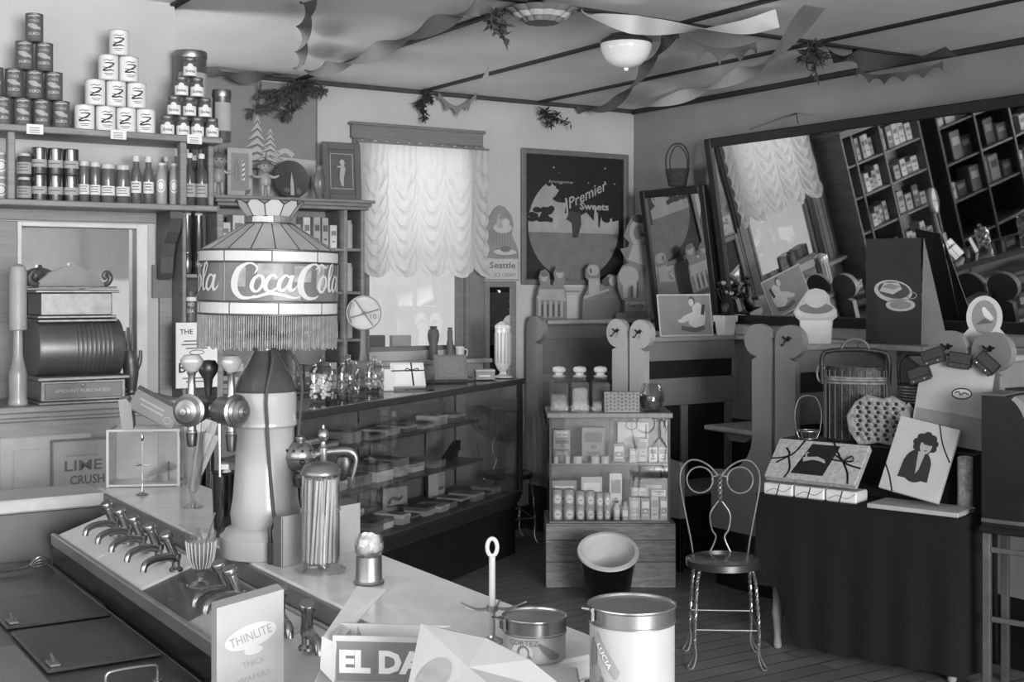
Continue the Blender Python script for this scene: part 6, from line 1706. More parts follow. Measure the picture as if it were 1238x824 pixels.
end_board('booth_end', 'round-headed booth end board against the back wall beside the display case', 7.435, -1, booth_m, False)
bk = mat('booth_panel_dark', .10, .6, var=.15)
PZ = 1.36
def partition(label, v, sides=(-1, 1)):
    t = room_thing('booth_partition', label, 'booth partition', 0, v, 0)
    t.location = R(0, v, 0)
    u0, u1 = UB+.035, UR-.152
    m = M(); m.box(u0, u1, -.014, .014, .10, PZ-.03); m.build('dark_panel', bk, t)
    for s in sides:
        a, c = sorted((s*.0145, s*.040))
        m = M(); m.chbox(u0, u1, a, c, PZ-.15, PZ-.031, .004); m.chbox(u0, u1, a, c, .93, 1.10, .004); m.build('rail', booth_m, t)
        for u in (u0, u0+(u1-u0)*.44, u1-.07): M().chbox(u, u+.05, a, c, .46, .929, .003).build('stile', booth_m, t)
        a, c = sorted((s*.041, s*.42))
        m = M(); m.chbox(u0, u1, a, c, .43, .46, .006); m.build('seat', booth_m, t)
        a, c = sorted((s*.36, s*.385)); M().chbox(u0, u1, a, c, .0, .429, .003).build('seat_front', bk, t)
    M().chbox(u0-.0, u1, -.055, .055, PZ-.03, PZ, .006).build('cap', mat('booth_cap', .56, .45), t)
    return t
partition('booth partition with dark slots and pot plants on its cap', vv[0]-.007)
partition('booth partition with sundae cut-out, behind the wire baskets', vv[1]-.007)
partition('booth partition behind the rounded cabinet', vv[2]-.007)
# last bench against the back wall
t = room_thing('wall_bench', 'booth back panelling on the back wall under the large poster', 'booth partition', 0, 0, 0)
u0, u1 = UB+.035, UR-.036; BKZ = 1.445
m = M(); m.box(u0, u1, VB-.045, VB-.021, .165, BKZ-.03); m.build('panel', mat('booth_back_paint', .42, .5), t)
for z0, z1 in ((BKZ-.14, BKZ-.031), (1.0, 1.07), (.46, .55)): M().chbox(u0, u1, VB-.06, VB-.046, z0, z1, .004).build('rail', booth_m, t)
M().chbox(u0, u1, VB-.26, VB-.004, BKZ-.03, BKZ, .006).build('cap', mat('booth_cap', .5), t)
M().chbox(u0, u1, VB-.44, VB-.061, .43, .459, .006).build('seat', booth_m, t)
def booth_table(label, v):
    t = room_thing('booth_table', label, 'table', 0, v, 0)
    m = M(); m.chbox(5.12, UR-.04, -.21, .21, .82, .85, .008); m.build('table_top', mat('table_top_paint', .60, .4), t)
    m = M(); m.T = Matrix.Rotation(PI/2, 4, 'Z'); m.prism([(-.15, .819), (.15, .819), (.06, .765), (-.06, .765)], -(UR-.06), -5.20); m.build('support', booth_m, t)
    M().chbox(5.5, 5.56, -.03, .03, .0, .764, .004).build('post', booth_m, t)
booth_table('narrow booth table with tapered support behind the wire chair', 5.66)
booth_table('booth table in the far booth behind the small showcase', 6.87)
# wainscot on the right wall
struct('trim_10', M().chbox(UR-.15, UR, .5, VB-.27, PZ-.03, PZ+.0, .005), mat('booth_cap', .5))
struct('trim_11', M().chbox(UR-.02, UR, .5, VB-.27, .80, PZ-.031, .003), booth_m)
struct('trim_12', M().chbox(UR-.02, UR, .5, VB-.27, .165, .797, .003), bk)

# ================= mirrors on the right wall =================
def wall_mirror(nm, label, v0, v1, zb, h, tilt, ub, fw, fm_):
    t = thing(nm, label, 'mirror', R(ub, (v0+v1)/2, zb), TH-PI/2)
    t.rotation_euler = (tilt, 0, TH-PI/2)
    # local rotation order XYZ: tilt about the local x first, then turn
    w = abs(v1-v0)
    m = M(); frame_bars(m, w, h, fw, -.02, .02, .006); frame_bars(m, w-fw*1.3, h-0.0001, .001, -.001, .001, .0001) if False else None; m.build('frame', fm_, t)
    m = M(); m.box(-w/2+fw-.005, w/2-fw+.005, -.004, .004, fw-.005, h-fw+.005); m.build('glass', mirror_m, t)
    m = M(); m.box(-w/2+.02, w/2-.02, .0045, .012, .02, h-.02); m.build('backing', black, t)
    return t
wall_mirror('wall_mirror', 'very wide dark framed mirror leaning out from the side wall', 3.55, 6.40, 1.43, 1.22, .165, 5.80, .062, wood_k)
wall_mirror('wall_mirror', 'narrower dark framed mirror leaning out from the wall behind the photo card', 6.45, 7.13, 1.365, .99, .15, 5.79, .055, wood_k)
# hanging wire of the big mirror
m = M(); m.tube([(5.63, 6.02, 2.66), (5.82, 5.9, 2.74), (UR-.004, 5.85, 2.76)], .004, 6); m.tube([(5.63, 5.6, 2.66), (5.82, 5.8, 2.74), (UR-.004, 5.85, 2.76)], .004, 6)
o = m.build('hanging_wire', black, None, (0, 0, 0), TH); tag(o, 'short hanging wire above the wide mirror', 'wire')
# basket on the narrow mirror
q = (5.665, 6.76, 2.352)
t = thing('wicker_basket', 'small dark wicker basket with tall handle on top of the narrower mirror', 'basket', R(*q), TH-PI/2+.5)
wk = mat('dark_wicker', .15, .7, var=.5, scale=60, bump=.6)
m = M(); m.lathe([(0, 0), (.055, 0), (.065, .01), (.085, .11), (.088, .118), (.082, .118), (.06, .015), (0, .012)], 24, sx=1.0, sy=.62)
for k in range(5): m.tube([((.062+.0046*k)*math.cos(2*PI*i/24), (.062+.0046*k)*.63*math.sin(2*PI*i/24), .012+.022*k) for i in range(24)], .004, 6, closed=True)
m.build('basket_body', wk, t)
m = M(); m.tube([(-.08, -.0, .11), (-.082, 0, .2), (-.05, 0, .27), (0, 0, .29), (.05, 0, .27), (.082, 0, .2), (.08, 0, .11)], .005, 8, n=5); m.tube([(-.06, .03, .11), (-.062, .02, .19), (-.035, .01, .25), (0, .004, .275), (.035, .01, .25), (.062, .02, .19), (.06, .03, .11)], .004, 8, n=5); m.build('handle', wk, t)

# ---- cut-outs on the booth back under the poster ----
def cutout(label, px0, px1, y0, y1, polys, prints, mats, z=BKZ, v=7.38, cat='cut-out'):
    ua, uc = ucol(px0, v), ucol(px1, v); w = uc-ua; h = onv((px0+px1)/2, y0, v)[2]-z
    t = thing('display_cutout', label, cat, R((ua+uc)/2, v, z+.0005), TH)
    m = M()
    for p in polys: m.prism([(x*w, zz*h) for x, zz in p], -.004, .0, 0)
    m.build('card_board', mats[0], t)
    m = M()
    for i, (kind, a, mi) in enumerate(prints):
        y = -.0046-.0003*i
        if kind == 'd': m.disc(a[0]*w, a[1]*h, a[2]*w, a[3]*h, y, mi, 16)
        elif kind == 'f': m.flat([(x*w, zz*h) for x, zz in a], y, mi)
        elif kind == 's': m.stroke([(x*w, zz*h) for x, zz in a[0]], a[1]*w, y, mi)
        elif kind == 't': m.text(a[0], a[1]*w, a[2]*h, a[3]*h, y, mi, w=a[4]*w, bold=.02)
    m.build('print', mats[1:], t)
    m = M(); m.box(-.012, .012, .0, .003, 0, h*.6, T=xf((0, .0, 0), rx=-.12)); m.build('strut', card, t)
    return t
cm = [mat('cut_grey', .46, .7), mat('cut_light', .60, .7), mat('cut_dark', .30, .7), mat('cut_mid', .42, .7)]
cutout('cut-out of two children behind a fence on the booth back', 648, 685, 321, 385,
       [[(-.5, 0), (.5, 0), (.5, .30), (.46, .55), (.40, .62), (.44, .74), (.44, .88), (.34, .98), (.14, .98), (.06, .86), (.10, .74), (.02, .62), (-.04, .66), (-.08, .86), (-.2, .93), (-.36, .9), (-.42, .78), (-.36, .66), (-.44, .56), (-.5, .36)]],
       [('f', [(-.46, .36), (.44, .36), (.42, .56), (-.40, .56)], 0), ('d', (-.25, .79, .12, .09), 0), ('d', (.26, .85, .12, .09), 0), ('d', (-.25, .85, .15, .06), 2), ('d', (.27, .92, .15, .05), 2), ('f', [(-.5, .40), (.46, .34), (.46, .38), (-.5, .44)], 0)]
       +[('f', [(-.44+.18*i, .04), (-.36+.18*i, .04), (-.36+.18*i, .34), (-.44+.18*i, .36)], 0) for i in range(5)]+[('f', [(-.35+.18*i, .06), (-.29+.18*i, .06), (-.29+.18*i, .28), (-.35+.18*i, .28)], 1) for i in range(4)], cm)
cutout('cut-out of a couple leaning at a table on the booth back', 704, 749, 318, 385,
       [[(-.5, 0), (.5, 0), (.5, .42), (.42, .5), (.44, .66), (.40, .78), (.2, .80), (.08, .72), (.02, .60), (-.04, .66), (-.04, .86), (-.10, .98), (-.32, .98), (-.42, .88), (-.42, .74), (-.34, .68), (-.34, .56), (-.48, .38)]],
       [('f', [(-.46, .02), (.46, .02), (.46, .38), (-.46, .34)], 2), ('d', (-.22, .87, .15, .10), 0), ('f', [(-.34, .44), (-.06, .44), (-.06, .72), (-.34, .72)], 0), ('d', (.16, .66, .15, .09), 1), ('d', (.30, .68, .10, .09), 0), ('f', [(.08, .44), (.42, .44), (.40, .6), (.12, .58)], 2), ('s', (([(-.48, .38), (-.1, .46), (.2, .52)]), .05), 0), ('s', (([(-.3, .9), (-.28, .82)]), .05), 1)], cm)
cutout('tall cut-out of a lady in white over a pony with small name plate', 744, 784, 258, 385,
       [[(-.22, .06), (.44, .06), (.44, .17), (.36, .18), (.38, .34), (.42, .50), (.46, .62), (.44, .90), (.30, .99), (.0, .98), (-.12, .90), (-.26, .78), (-.08, .72), (-.12, .68), (-.36, .66), (-.2, .56), (-.12, .53), (-.3, .50), (-.46, .40), (-.42, .28), (-.3, .18), (-.22, .17)], [(-.5, 0), (.5, 0), (.46, .06), (-.46, .06)]],
       [('f', [(-.20, .07), (.42, .07), (.42, .16), (-.20, .16)], 0), ('t', ('Seattle', .1, .125, .045, .5), 1), ('t', ('ICE CREAM', .1, .088, .02, .4), 2), ('d', (.16, .82, .25, .13), 0), ('d', (.2, .95, .22, .04), 1), ('d', (.16, .82, .13, .07), 2), ('d', (.3, .80, .06, .02), 1), ('f', [(-.14, .56), (.42, .5), (.44, .70), (0, .70)], 0), ('d', (-.12, .40, .30, .10), 0), ('f', [(.02, .2), (.10, .2), (.14, .36), (.02, .36)], 0), ('f', [(.20, .2), (.34, .2), (.3, .5), (.18, .46)], 2), ('f', [(-.28, .2), (-.16, .2), (-.12, .34), (-.3, .34)], 0), ('f', [(-.06, .2), (.0, .2), (.0, .30), (-.06, .32)], 1), ('f', [(.12, .2), (.18, .2), (.16, .36), (.12, .34)], 1)], cm, v=7.27)
# ---- on the partition cap: photo card and two pots ----
PC = PZ+.0005
def capx(px, v): return R(ucol(px, v), v, PC)
v1 = vv[0]-.007
t = thing('photo_card', 'pale picture card of a seated lady leaning on the booth partition cap', 'card', capx(831, v1-.03), TH-.08)
w = .40; h = (407-356)/F*8.15
m = M(); m.T = xf((0, 0, .001), rx=-.15); w = ucol(862, v1)-ucol(802, v1); m.box(-w/2, w/2, 0, .004, 0, h); m.flat([(-w/2+.008, .008), (w/2-.008, .008), (w/2-.008, h-.008), (-w/2+.008, h-.008)], -.0006, 1)
m.stroke([(.06, h*.2), (.09, h*.4), (.10, h*.6), (.075, h*.75)], [.10, .12, .10, .05], -.001, 0); m.disc(.055, h*.84, .025, .03, -.0014, 2, 14); m.disc(.05, h*.8, .02, .025, -.0016, 0, 14); m.stroke([(.08, h*.5), (.0, h*.42), (-.03, h*.38)], [.05, .04, .02], -.0014, 0); m.disc(-.03, h*.36, .035, .012, -.0018, 0, 14); m.stroke([(-.04, h*.2), (.06, h*.14), (.14, h*.2)], .03, -.0012, 2); m.stroke([(.13, h*.5), (.145, h*.75)], .025, -.0014, 3)
m.build('card_sheet', [mat('photo_border', .72, .7), mat('photo_ground', .50, .7), mat('photo_shadow', .32, .7), mat('photo_dark', .2, .7)], t)
def pot(label, px, flower):
    t = thing('flower_pot', label, 'pot', capx(px, v1), TH, 'white pots on the booth partition')
    m = M(); m.lathe([(0, 0), (.052, 0), (.056, .004), (.066, .085), (.078, .086), (.080, .125), (.074, .127), (.072, .110), (0, .108)], 4, T=Matrix.Rotation(PI/4, 4, 'Z'), smooth=False); m.build('pot_body', mat('pot_white', .80, .4), t)
    m = M(); q = random.Random(px)
    m.lathe([(.012, .108), (.028, .13), (.03, .18), (.02, .21), (0, .215)], 14)
    m.build('figure_base', black, t)
    m = M()
    for i in range(9):
        a = q.uniform(0, 6.28); ln = q.uniform(.16, .25); sp = q.uniform(.01, .06)
        tip = Vector((sp*math.cos(a)*1.3, sp*math.sin(a)*.6, .1+ln)); m.tube([(0, 0, .15), (tip.x*.5, tip.y*.5, .12+ln*.6), tip], .003, 6, n=3)
        m.ball(q.uniform(.012, .02), tip, 1 if i % 3 == 0 else 0, 8, 1.2, .7, .8)
    m.build('flower_stem', [black, mat('petal_grey', .55, .7)], t)
pot('white square pot with dark dried flowers nearer the photo card', 877, 0)
pot('white square pot with dark dried flowers nearer the round-headed end board', 900, 1)
t = thing('pepper_shaker', 'small dark lying bottle on the partition cap beside the pots', 'bottle', R(5.79, v1-.16, PC), TH); m = M(); m.lathe([(0, 0), (.012, 0), (.015, .03), (.008, .045), (.008, .06), (0, .062)], 12); m.build('bottle_body', dk, t)
# sundae cut-out on second partition, dark dish card, oval cut-out
v2 = vv[1]-.007
t = thing('sundae_cutout', 'cut-out of a domed sundae on a pale stand above the hooked end board', 'cut-out', R(ucol(986, v2), v2, PC), TH-.5)
m = M(); m.prism([(-.085, 0), (.085, 0), (.095, .13), (.12, .15), (.115, .19), (.08, .225), (.075, .265), (.045, .295), (0, .305), (-.045, .295), (-.07, .26), (-.10, .215), (-.125, .175), (-.11, .145), (-.09, .13)], -.006, 0); m.build('card_board', mat('sundae_grey', .54, .6), t)
m = M(); m.flat([(-.082, .004), (.082, .004), (.085, .13), (-.085, .13)], -.0066, 0); m.disc(0, .175, .115, .035, -.0070, 1, 24); m.disc(0, .195, .095, .03, -.0074, 2, 24); m.disc(.0, .25, .062, .052, -.0078, 3, 20); m.build('print', [mat('sundae_stand', .66, .6), mat('sundae_rim', .60, .6), mat('sundae_dark', .32, .6), mat('sundae_dome', .58, .6)], t)
dp_ = at(1080, 400, 5.57/(CT*((1080-CX)/F)+ST)); dp_.z = PC
sf = room_thing('side_shelf', 'short wooden shelf on the side wall carrying the black dish card', 'shelf', 0, 0, 0)
M().chbox(5.46, UR-.152, 4.52, 4.972, PZ-.03, PZ, .004).build('board', MATS['booth_cap'], sf)
m = M(); m.prism([(5.50, PZ-.031), (UR-.152, PZ-.031), (UR-.152, PZ-.16)], 4.70, 4.73); m.build('bracket', MATS['booth_cap'], sf)
t = thing('dish_card', 'large black folding show card with a dish of bread before the wide mirror', 'card', dp_, -.57)
h = PC*0+H-(288-YH)/F*dp_.y-PC; w = .30
m = M(); m.box(-w/2, w/2, -.004, 0, 0, h); m.build('front_leaf', mat('card_black', .07, .5), t)
m = M(); m.prism([(0, 0), (.15, 0), (.015, h)], -.004, 0, 0, xf((w/2+.001, 0, 0), rz=-.12)); m.build('side_leaf', mat('card_side', .42, .6), t)
m = M(); y = -.0046
m.disc(0, h*.50, .105, .060, y, 0, 28, -.15); m.disc(.004, h*.51, .088, .046, y-.0003, 1, 28, -.15); m.flat([(-.075, h*.50), (.0, h*.47), (.05, h*.52), (.03, h*.58), (-.05, h*.58)], y-.0006, 0); m.flat([(-.06, h*.54), (.0, h*.515), (.04, h*.545), (-.02, h*.575)], y-.0009, 2); m.disc(.04, h*.37, .08, .035, y, 0, 24); m.disc(.04, h*.37, .06, .022, y-.0003, 2, 20); m.ring(.1, h*.46, .03, .02, .006, y-.0002, 2, 18)
m.build('print', [mat('dish_light', .60, .6), mat('dish_shadow', .22, .6), mat('dish_mid', .44, .6)], t)
v3 = vv[2]-.007
p = at(1200, 412, 6.05); 
t = thing('oval_cutout', 'pale oval-topped cut-out with a fish picture between two booth end boards', 'cut-out', R(UB+.10, vv[2]+.0, PC), -.32)
m = M(); pr = [(-.045, -.0), (.045, -.0)]+[(.085, .06), (.10, .085)]+[(.078*math.cos(a), .175+.098*math.sin(a)) for a in [-.55+(PI+1.1)*i/22 for i in range(23)]]+[(-.10, .085), (-.085, .06)]
m.prism(pr, -.006, 0); m.build('card_board', mat('oval_pale', .60, .6), t)
m = M(); m.disc(0, .175, .055, .078, -.0066, 0, 28); m.flat([(-.04, .14), (.04, .15), (.0, .17)], -.0070, 1); m.stroke([(-.005, .22), (.01, .19), (.035, .165)], [.012, .03, .015], -.0072, 2); m.build('print', [mat('oval_grey', .40, .6), mat('oval_dark', .22, .6), mat('oval_light', .66, .6)], t)

# ================= wire chair =================
SC_ = Vector((.952, 5.80, 0))
ch = thing('wire_chair', 'twisted wire ice cream parlour chair with round seat beside the black table', 'chair', SC_, -.06)
wm = mat('chair_wire', .62, .3, .85, var=.08)
sz = .455; r = .168
m = M(); m.lathe([(0, sz), (r-.012, sz), (r-.004, sz-.003), (r-.004, sz-.018), (0, sz-.018)], 36); m.build('seat', mat('chair_seat_wood', .30, .25, kind='wood', scale=4, var=.3, coat=.3), ch)
m = M(); m.lathe([(r-.003, sz+.001), (r+.002, sz-.002), (r+.002, sz-.030), (r-.003, sz-.032), (r-.003, sz+.001)], 36); m.build('seat_rim', mat('rim_steel', .45, .3, .9), ch)
def twist(m, pts, n, gap, rr, turns):
    P = smooth_path(pts, n); K = len(P)
    for ph in (0, PI):
        q = []
        for i, p in enumerate(P):
            t_ = P[min(i+1, K-1)]-P[max(i-1, 0)]; t_.normalize(); a = t_.orthogonal().normalized()
            up = Vector((0, 1, 0)); a = (up-t_*up.dot(t_)).normalized(); b_ = t_.cross(a); w = ph+turns*2*PI*i/(K-1)
            q.append(p+(a*math.cos(w)+b_*math.sin(w))*gap)
        m.tube(q, rr, 6)
for sx in (-1, 1):
    for sy in (-1, 1):
        fx, fy = sx*.140, (-.135 if sy < 0 else .15)
        m = M()
        twist(m, [(sx*.115, sy*.10, sz-.03), (sx*.128, sy*.115, .36), (fx*.99, fy*.97, .20), (fx, fy, .10)], 16, .005, .0042, 9)
        # splayed wire foot
        m.tube([(fx, fy, .105), (fx-sx*.004, fy-.012, .05), (fx+sx*.012, fy-.03, .006), (fx+sx*.034, fy-.02, .005), (fx+sx*.03, fy, .005), (fx+sx*.006, fy+.004, .05), (fx, fy, .1)], .0042, 8, n=5)
        m.build('leg', wm, ch)
m = M()
for y in (-.128, .14): m.tube([(-.137, y, .185 if y > 0 else .165), (.137, y, .185 if y > 0 else .165)], .004, 8)
for x in (-.137, .137): m.tube([(x, -.128, .165), (x, .14, .185)], .004, 8)
m.build('stretcher', wm, ch)
m = M(); yb = .155
def bk3(x, z): return (x, yb+.06*(z-sz), z)
for sx in (-1, 1):
    m.tube([bk3(sx*.125, sz-.02), bk3(sx*.135, sz+.05), bk3(sx*.165, sz+.20), bk3(sx*.182, sz+.30), bk3(sx*.178, sz+.365), bk3(sx*.145, sz+.41), bk3(sx*.10, sz+.415), bk3(sx*.05, sz+.39), bk3(sx*.008, sz+.345)], .0042, 8, n=6)
    m.tube([bk3(sx*(.092+.060*math.cos(a)), sz+.325+.060*math.sin(a)) for a in [2*PI*i/24 for i in range(24)]], .0042, 8, closed=True)
    m.tube([bk3(sx*.006, sz+.23), bk3(sx*.045, sz+.17), bk3(sx*.038, sz+.10), bk3(sx*.02, sz+.06), bk3(sx*.055, sz-.02)], .0042, 8, n=6)
    m.tube([bk3(sx*.006, sz+.345), bk3(sx*.03, sz+.34), bk3(sx*.036, sz+.325)], .004, 8, n=4)
twist(m, [bk3(0, sz+.35), bk3(0, sz+.29), bk3(0, sz+.225)], 20, .007, .0045, 3)
m.build('wire_back', wm, ch)

dup(ch, (-.03, 8.48, 0), .35, 'twisted wire ice cream chair added beyond the far end of the glass case')  # chair added to give the outline that shows in the end glass
# ================= black draped display table =================
TA = math.atan2(-.637, .771)
T0 = Vector((1.135, 5.985, 0))
TMX = Matrix.Translation(T0) @ Matrix.Rotation(TA, 4, 'Z')
def tw(x, y, z): return TMX @ Vector((x, y, z))
def tloc(px, py, z): 
    return onz(px, py, z)
tb = thing('display_table', 'display table under a black cloth with pale turned legs', 'table', T0, TA)
TW, TDp, TZ0 = .97, .385, .715
cloth = mat('black_cloth', .022, .9, var=.3)
M().chbox(0.01, TW-.01, .01, TDp, TZ0-.03, TZ0-.004).build('table_top', wood_k, tb)
for x in (.07, TW-.08):
    for y in (.07, TDp-.07):
        m = M(); m.lathe([(.014, 0), (.02, .01), (.016, .05), (.022, .13), (.028, .16), (.022, .19), (.024, .4), (.03, TZ0-.12), (.03, TZ0-.031)], 14, T=Matrix.Translation((x, y, 0))); m.build('leg', mat('table_leg_wood', .55, .4), tb)
m = M(); NS = 80
loop = []
per = [(0, TDp), (0, 0), (TW, 0), (TW, TDp)]
path = []
for (a, b_), (c, d) in zip(per, per[1:]):
    k = max(2, int(math.hypot(c-a, d-b_)/.025))
    for i in range(k): path.append((a+(c-a)*i/k, b_+(d-b_)*i/k, (0 if abs(c-a) > abs(d-b_) else 1), -1 if (a, c) == (0, 0) else 1))
path.append((TW, TDp, 1, 1))
hem = .30
rows_ = 7; vs = []; fs = []
for j in range(rows_+1):
    t_ = j/rows_
    for i, (x, y, ax, sg) in enumerate(path):
        hm = hem if (ax == 1 and sg < 0) else hem-.25*min(1, max(0, (x-.10)/.10))
        z = TZ0-(TZ0-hm)*t_
        o_ = (.004+.022*t_*(.5+.5*math.sin(i*.9)))
        if ax == 0: vs.append((x, y-o_, z))
        else: vs.append((x+sg*o_, y, z))
K = len(path)
for j in range(rows_):
    for i in range(K-1): fs.append((j*K+i, j*K+i+1, (j+1)*K+i+1, (j+1)*K+i))
m._add(vs, fs, 0, True); m.box(-.004, TW+.004, -.004, TDp, TZ0-.0035, TZ0)
o = m.build('black_tablecloth', cloth, None, T0, TA); tag(o, 'black cloth hanging over the display table', 'tablecloth')
TS = TZ0+.0008
# riser at the back
rz_top = .955
rs_ = thing('riser_box', 'black covered riser box at the back of the display table', 'riser', tw(.03, .24, TS), TA)
m = M(); m.chbox(0, .88, 0, .14, 0, rz_top-TS-.012, .004); m.build('box_body', cloth, rs_); m = M(); m.chbox(-.02, .90, -.014, .17, rz_top-TS-.012, rz_top-TS, .004); m.build('top_board', mat('riser_top', .12, .5), rs_)
RT = rz_top+.0006
# large woven handbag basket
bw_ = mat('dark_basket', .13, .5, var=.6, scale=50, bump=.6); bl_ = mat('light_weave', .42, .6, var=.4, scale=40, bump=.5)
def at_riser(px, y, z=None): 
    """point on the riser under picture column px at table depth y"""
    k = (px-CX)/F
    # solve tw(x,y) with X/Y = k
    a = TMX @ Vector((0, y, 0)); ex = Vector((math.cos(TA), math.sin(TA), 0))
    x = (k*a.y-a.x)/(ex.x-k*ex.y)
    p = a+ex*x; p.z = RT if z is None else z
    return p
t = thing('handbag_basket', 'large dark woven basket with arched handle on the black riser', 'basket', at_riser(1034, .348), -.35)
hgt = .40
m = M(); m.lathe([(0, 0), (.128, 0), (.135, .01), (.14, .16), (.138, .33), (.13, .345), (.12, .345), (.125, .02), (0, .015)], 28, sy=.42)
m.build('basket_body', bw_, t)
m = M()
for z in (.27, .285, .295): m.tube([(.1415*math.cos(2*PI*i/28), .1415*.43*math.sin(2*PI*i/28), z) for i in range(28)], .006, 6, closed=True)
m.build('band', bl_, t)
m = M()
for i in range(12):
    a = PI+PI*(i+.5)/12; m.tube([(.143*math.cos(a), .143*.43*math.sin(a), z) for z in (.01, .15, .33)], .0028, 6)
m.build('stake', mat('basket_stake', .34, .5), t)
m = M(); m.tube([(-.15, 0, .26), (-.152, 0, .38), (-.12, 0, .415), (0, 0, .425), (.12, 0, .415), (.152, 0, .38), (.15, 0, .26)], .011, 10, n=6); m.build('hoop', bw_, t)
m = M(); m.tube([(-.065, 0, .425), (-.045, 0, .458), (0, 0, .475), (.045, 0, .458), (.065, 0, .425)], .008, 10, n=6); m.build('handle', mat('handle_grey', .32, .4), t)
for sx in (-1,): m = M(); m.tube([(-.158+.018*math.cos(2*PI*i/16), 0, .31+.04*math.sin(2*PI*i/16)) for i in range(16)], .005, 8, closed=True); m.build('side_ring', mat('handle_grey', .32), t)
# octagonal purse leaning
t = thing('woven_purse', 'eight-sided woven checker purse leaning before the large basket', 'purse', at_riser(1063, .262)+Vector((0, 0, .006)), -.28)
t.rotation_euler = (-.03, 0, -.45)
oc = [(-.085, 0), (-.055, -.0), (.0, .012), (.06, .0), (.10, .02), (.135, .085), (.13, .15), (.11, .185), (.06, .212), (.02, .198), (-.05, .215), (-.10, .18), (-.135, .12), (-.125, .055)]
m = M(); m.prism(oc, -.03, -.004); m.build('purse_body', mat('purse_weave', .46, .6, var=.5, scale=45, bump=.6), t)
m = M()
for i in range(11):
    for j in range(9):
        x, z = -.10+.02*i+(.01 if j % 2 else 0), .022+.02*j
        if (abs(x)/.125)**2.6+(abs(z-.105)/.095)**2.6 < 1: m.ball(.0095, (x, -.031, z), (0 if (i+j) % 2 else 1), 6, 1, .5)
m.build('checker_weave', [mat('weave_dark', .10, .6), mat('weave_pale', .50, .6)], t)
m = M(); m.tube([(x*1.02, -.026, .105+(z-.105)*1.02) for x, z in oc], .006, 6, closed=True); m.build('rim', bl_, t)
m = M(); m.prism([(.10, .03), (.17, .08), (.175, .13), (.13, .19), (.12, .18), (.14, .10)], -.006, .006); m.build('side_gusset', mat('purse_weave', .46), t)
# wire basket
t = thing('wire_basket', 'little wire basket holding a dark dish at the riser end', 'basket', at_riser(977, .250), -.1)
m = M(); wl = mat('bright_wire', .55, .3, .8)
m.tube([(.055*math.cos(2*PI*i/20), .045*math.sin(2*PI*i/20), .04) for i in range(20)], .0028, 6, closed=True); m.tube([(.04*math.cos(2*PI*i/20), .033*math.sin(2*PI*i/20), .004) for i in range(20)], .0028, 6, closed=True)
for i in range(8): a = 2*PI*i/8; m.tube([(.04*math.cos(a), .033*math.sin(a), .004), (.055*math.cos(a), .045*math.sin(a), .04)], .002, 6)
m.build('wire_body', wl, t)
m = M(); m.tube([(-.055, 0, .04), (-.062, 0, .12), (-.04, 0, .19), (0, 0, .205), (.04, 0, .19), (.062, 0, .12), (.055, 0, .04)], .003, 8, n=6); m.build('handle', wl, t)
m = M(); m.lathe([(0, .006), (.035, .008), (.048, .035), (.044, .035), (0, .014)], 18, sy=.82); m.build('dish', bw_, t)
# second basket behind
t = thing('bale_basket', 'dark round basket with wide squared handle behind the wallet card', 'basket', at_riser(1122, .41), -.6)
m = M(); m.lathe([(0, 0), (.10, 0), (.11, .01), (.13, .26), (.135, .275), (.125, .275), (.1, .015), (0, .012)], 26, sy=.5); m.build('basket_body', bw_, t)
m = M()
for k in range(6): m.tube([((.123+.002*k)*math.cos(2*PI*i/26), (.123+.002*k)*.51*math.sin(2*PI*i/26), .19+.014*k) for i in range(26)], .005, 6, closed=True)
m.build('band', bl_, t)
m = M(); m.tube([(-.13, 0, .25), (-.135, 0, .36), (-.11, 0, .40), (-.06, 0, .41), (.06, 0, .41), (.115, 0, .40), (.135, 0, .36), (.13, 0, .25)], .009, 10, n=6); m.build('handle', bw_, t)
# white card with four wallets, standing on the riser
p = at_riser(1143, .262)
wc = thing('wallet_card', 'large pale display card holding four dark wallets beside the baskets', 'card', p+Vector((0, 0, .026)), -.30)
wc.rotation_euler = (-.10, .13, -.58)
cw_, chh = .315, .385
m = M(); m.box(-cw_/2, cw_/2, 0, .012, 0, chh); m.flat([(-cw_*.48, .0), (cw_*.48, .0), (cw_*.48, chh*.36), (-cw_*.48, chh*.36)], -.0006, 1); m.disc(.035, chh*.60, .045, .026, -.0008, 2, 24, .15); m.ring(.035, chh*.60, .045, .026, .006, -.0012, 3, 24, .15); m.stroke([(.005, chh*.595), (.02, chh*.62), (.03, chh*.585), (.045, chh*.615), (.065, chh*.60)], .005, -.0014, 3)
m.build('card_sheet', [mat('wallet_card_pale', .58, .6), mat('wallet_card_grey', .46, .6), mat('oval_label', .76, .6), black], wc)
m = M(); m.box(-.01, .01, .013, .017, .0, chh*.8, T=xf((0, .0, 0), rx=-.0)); m.build('strut', card, wc)
WM = Matrix.Translation(wc.location) @ wc.rotation_euler.to_matrix().to_4x4()
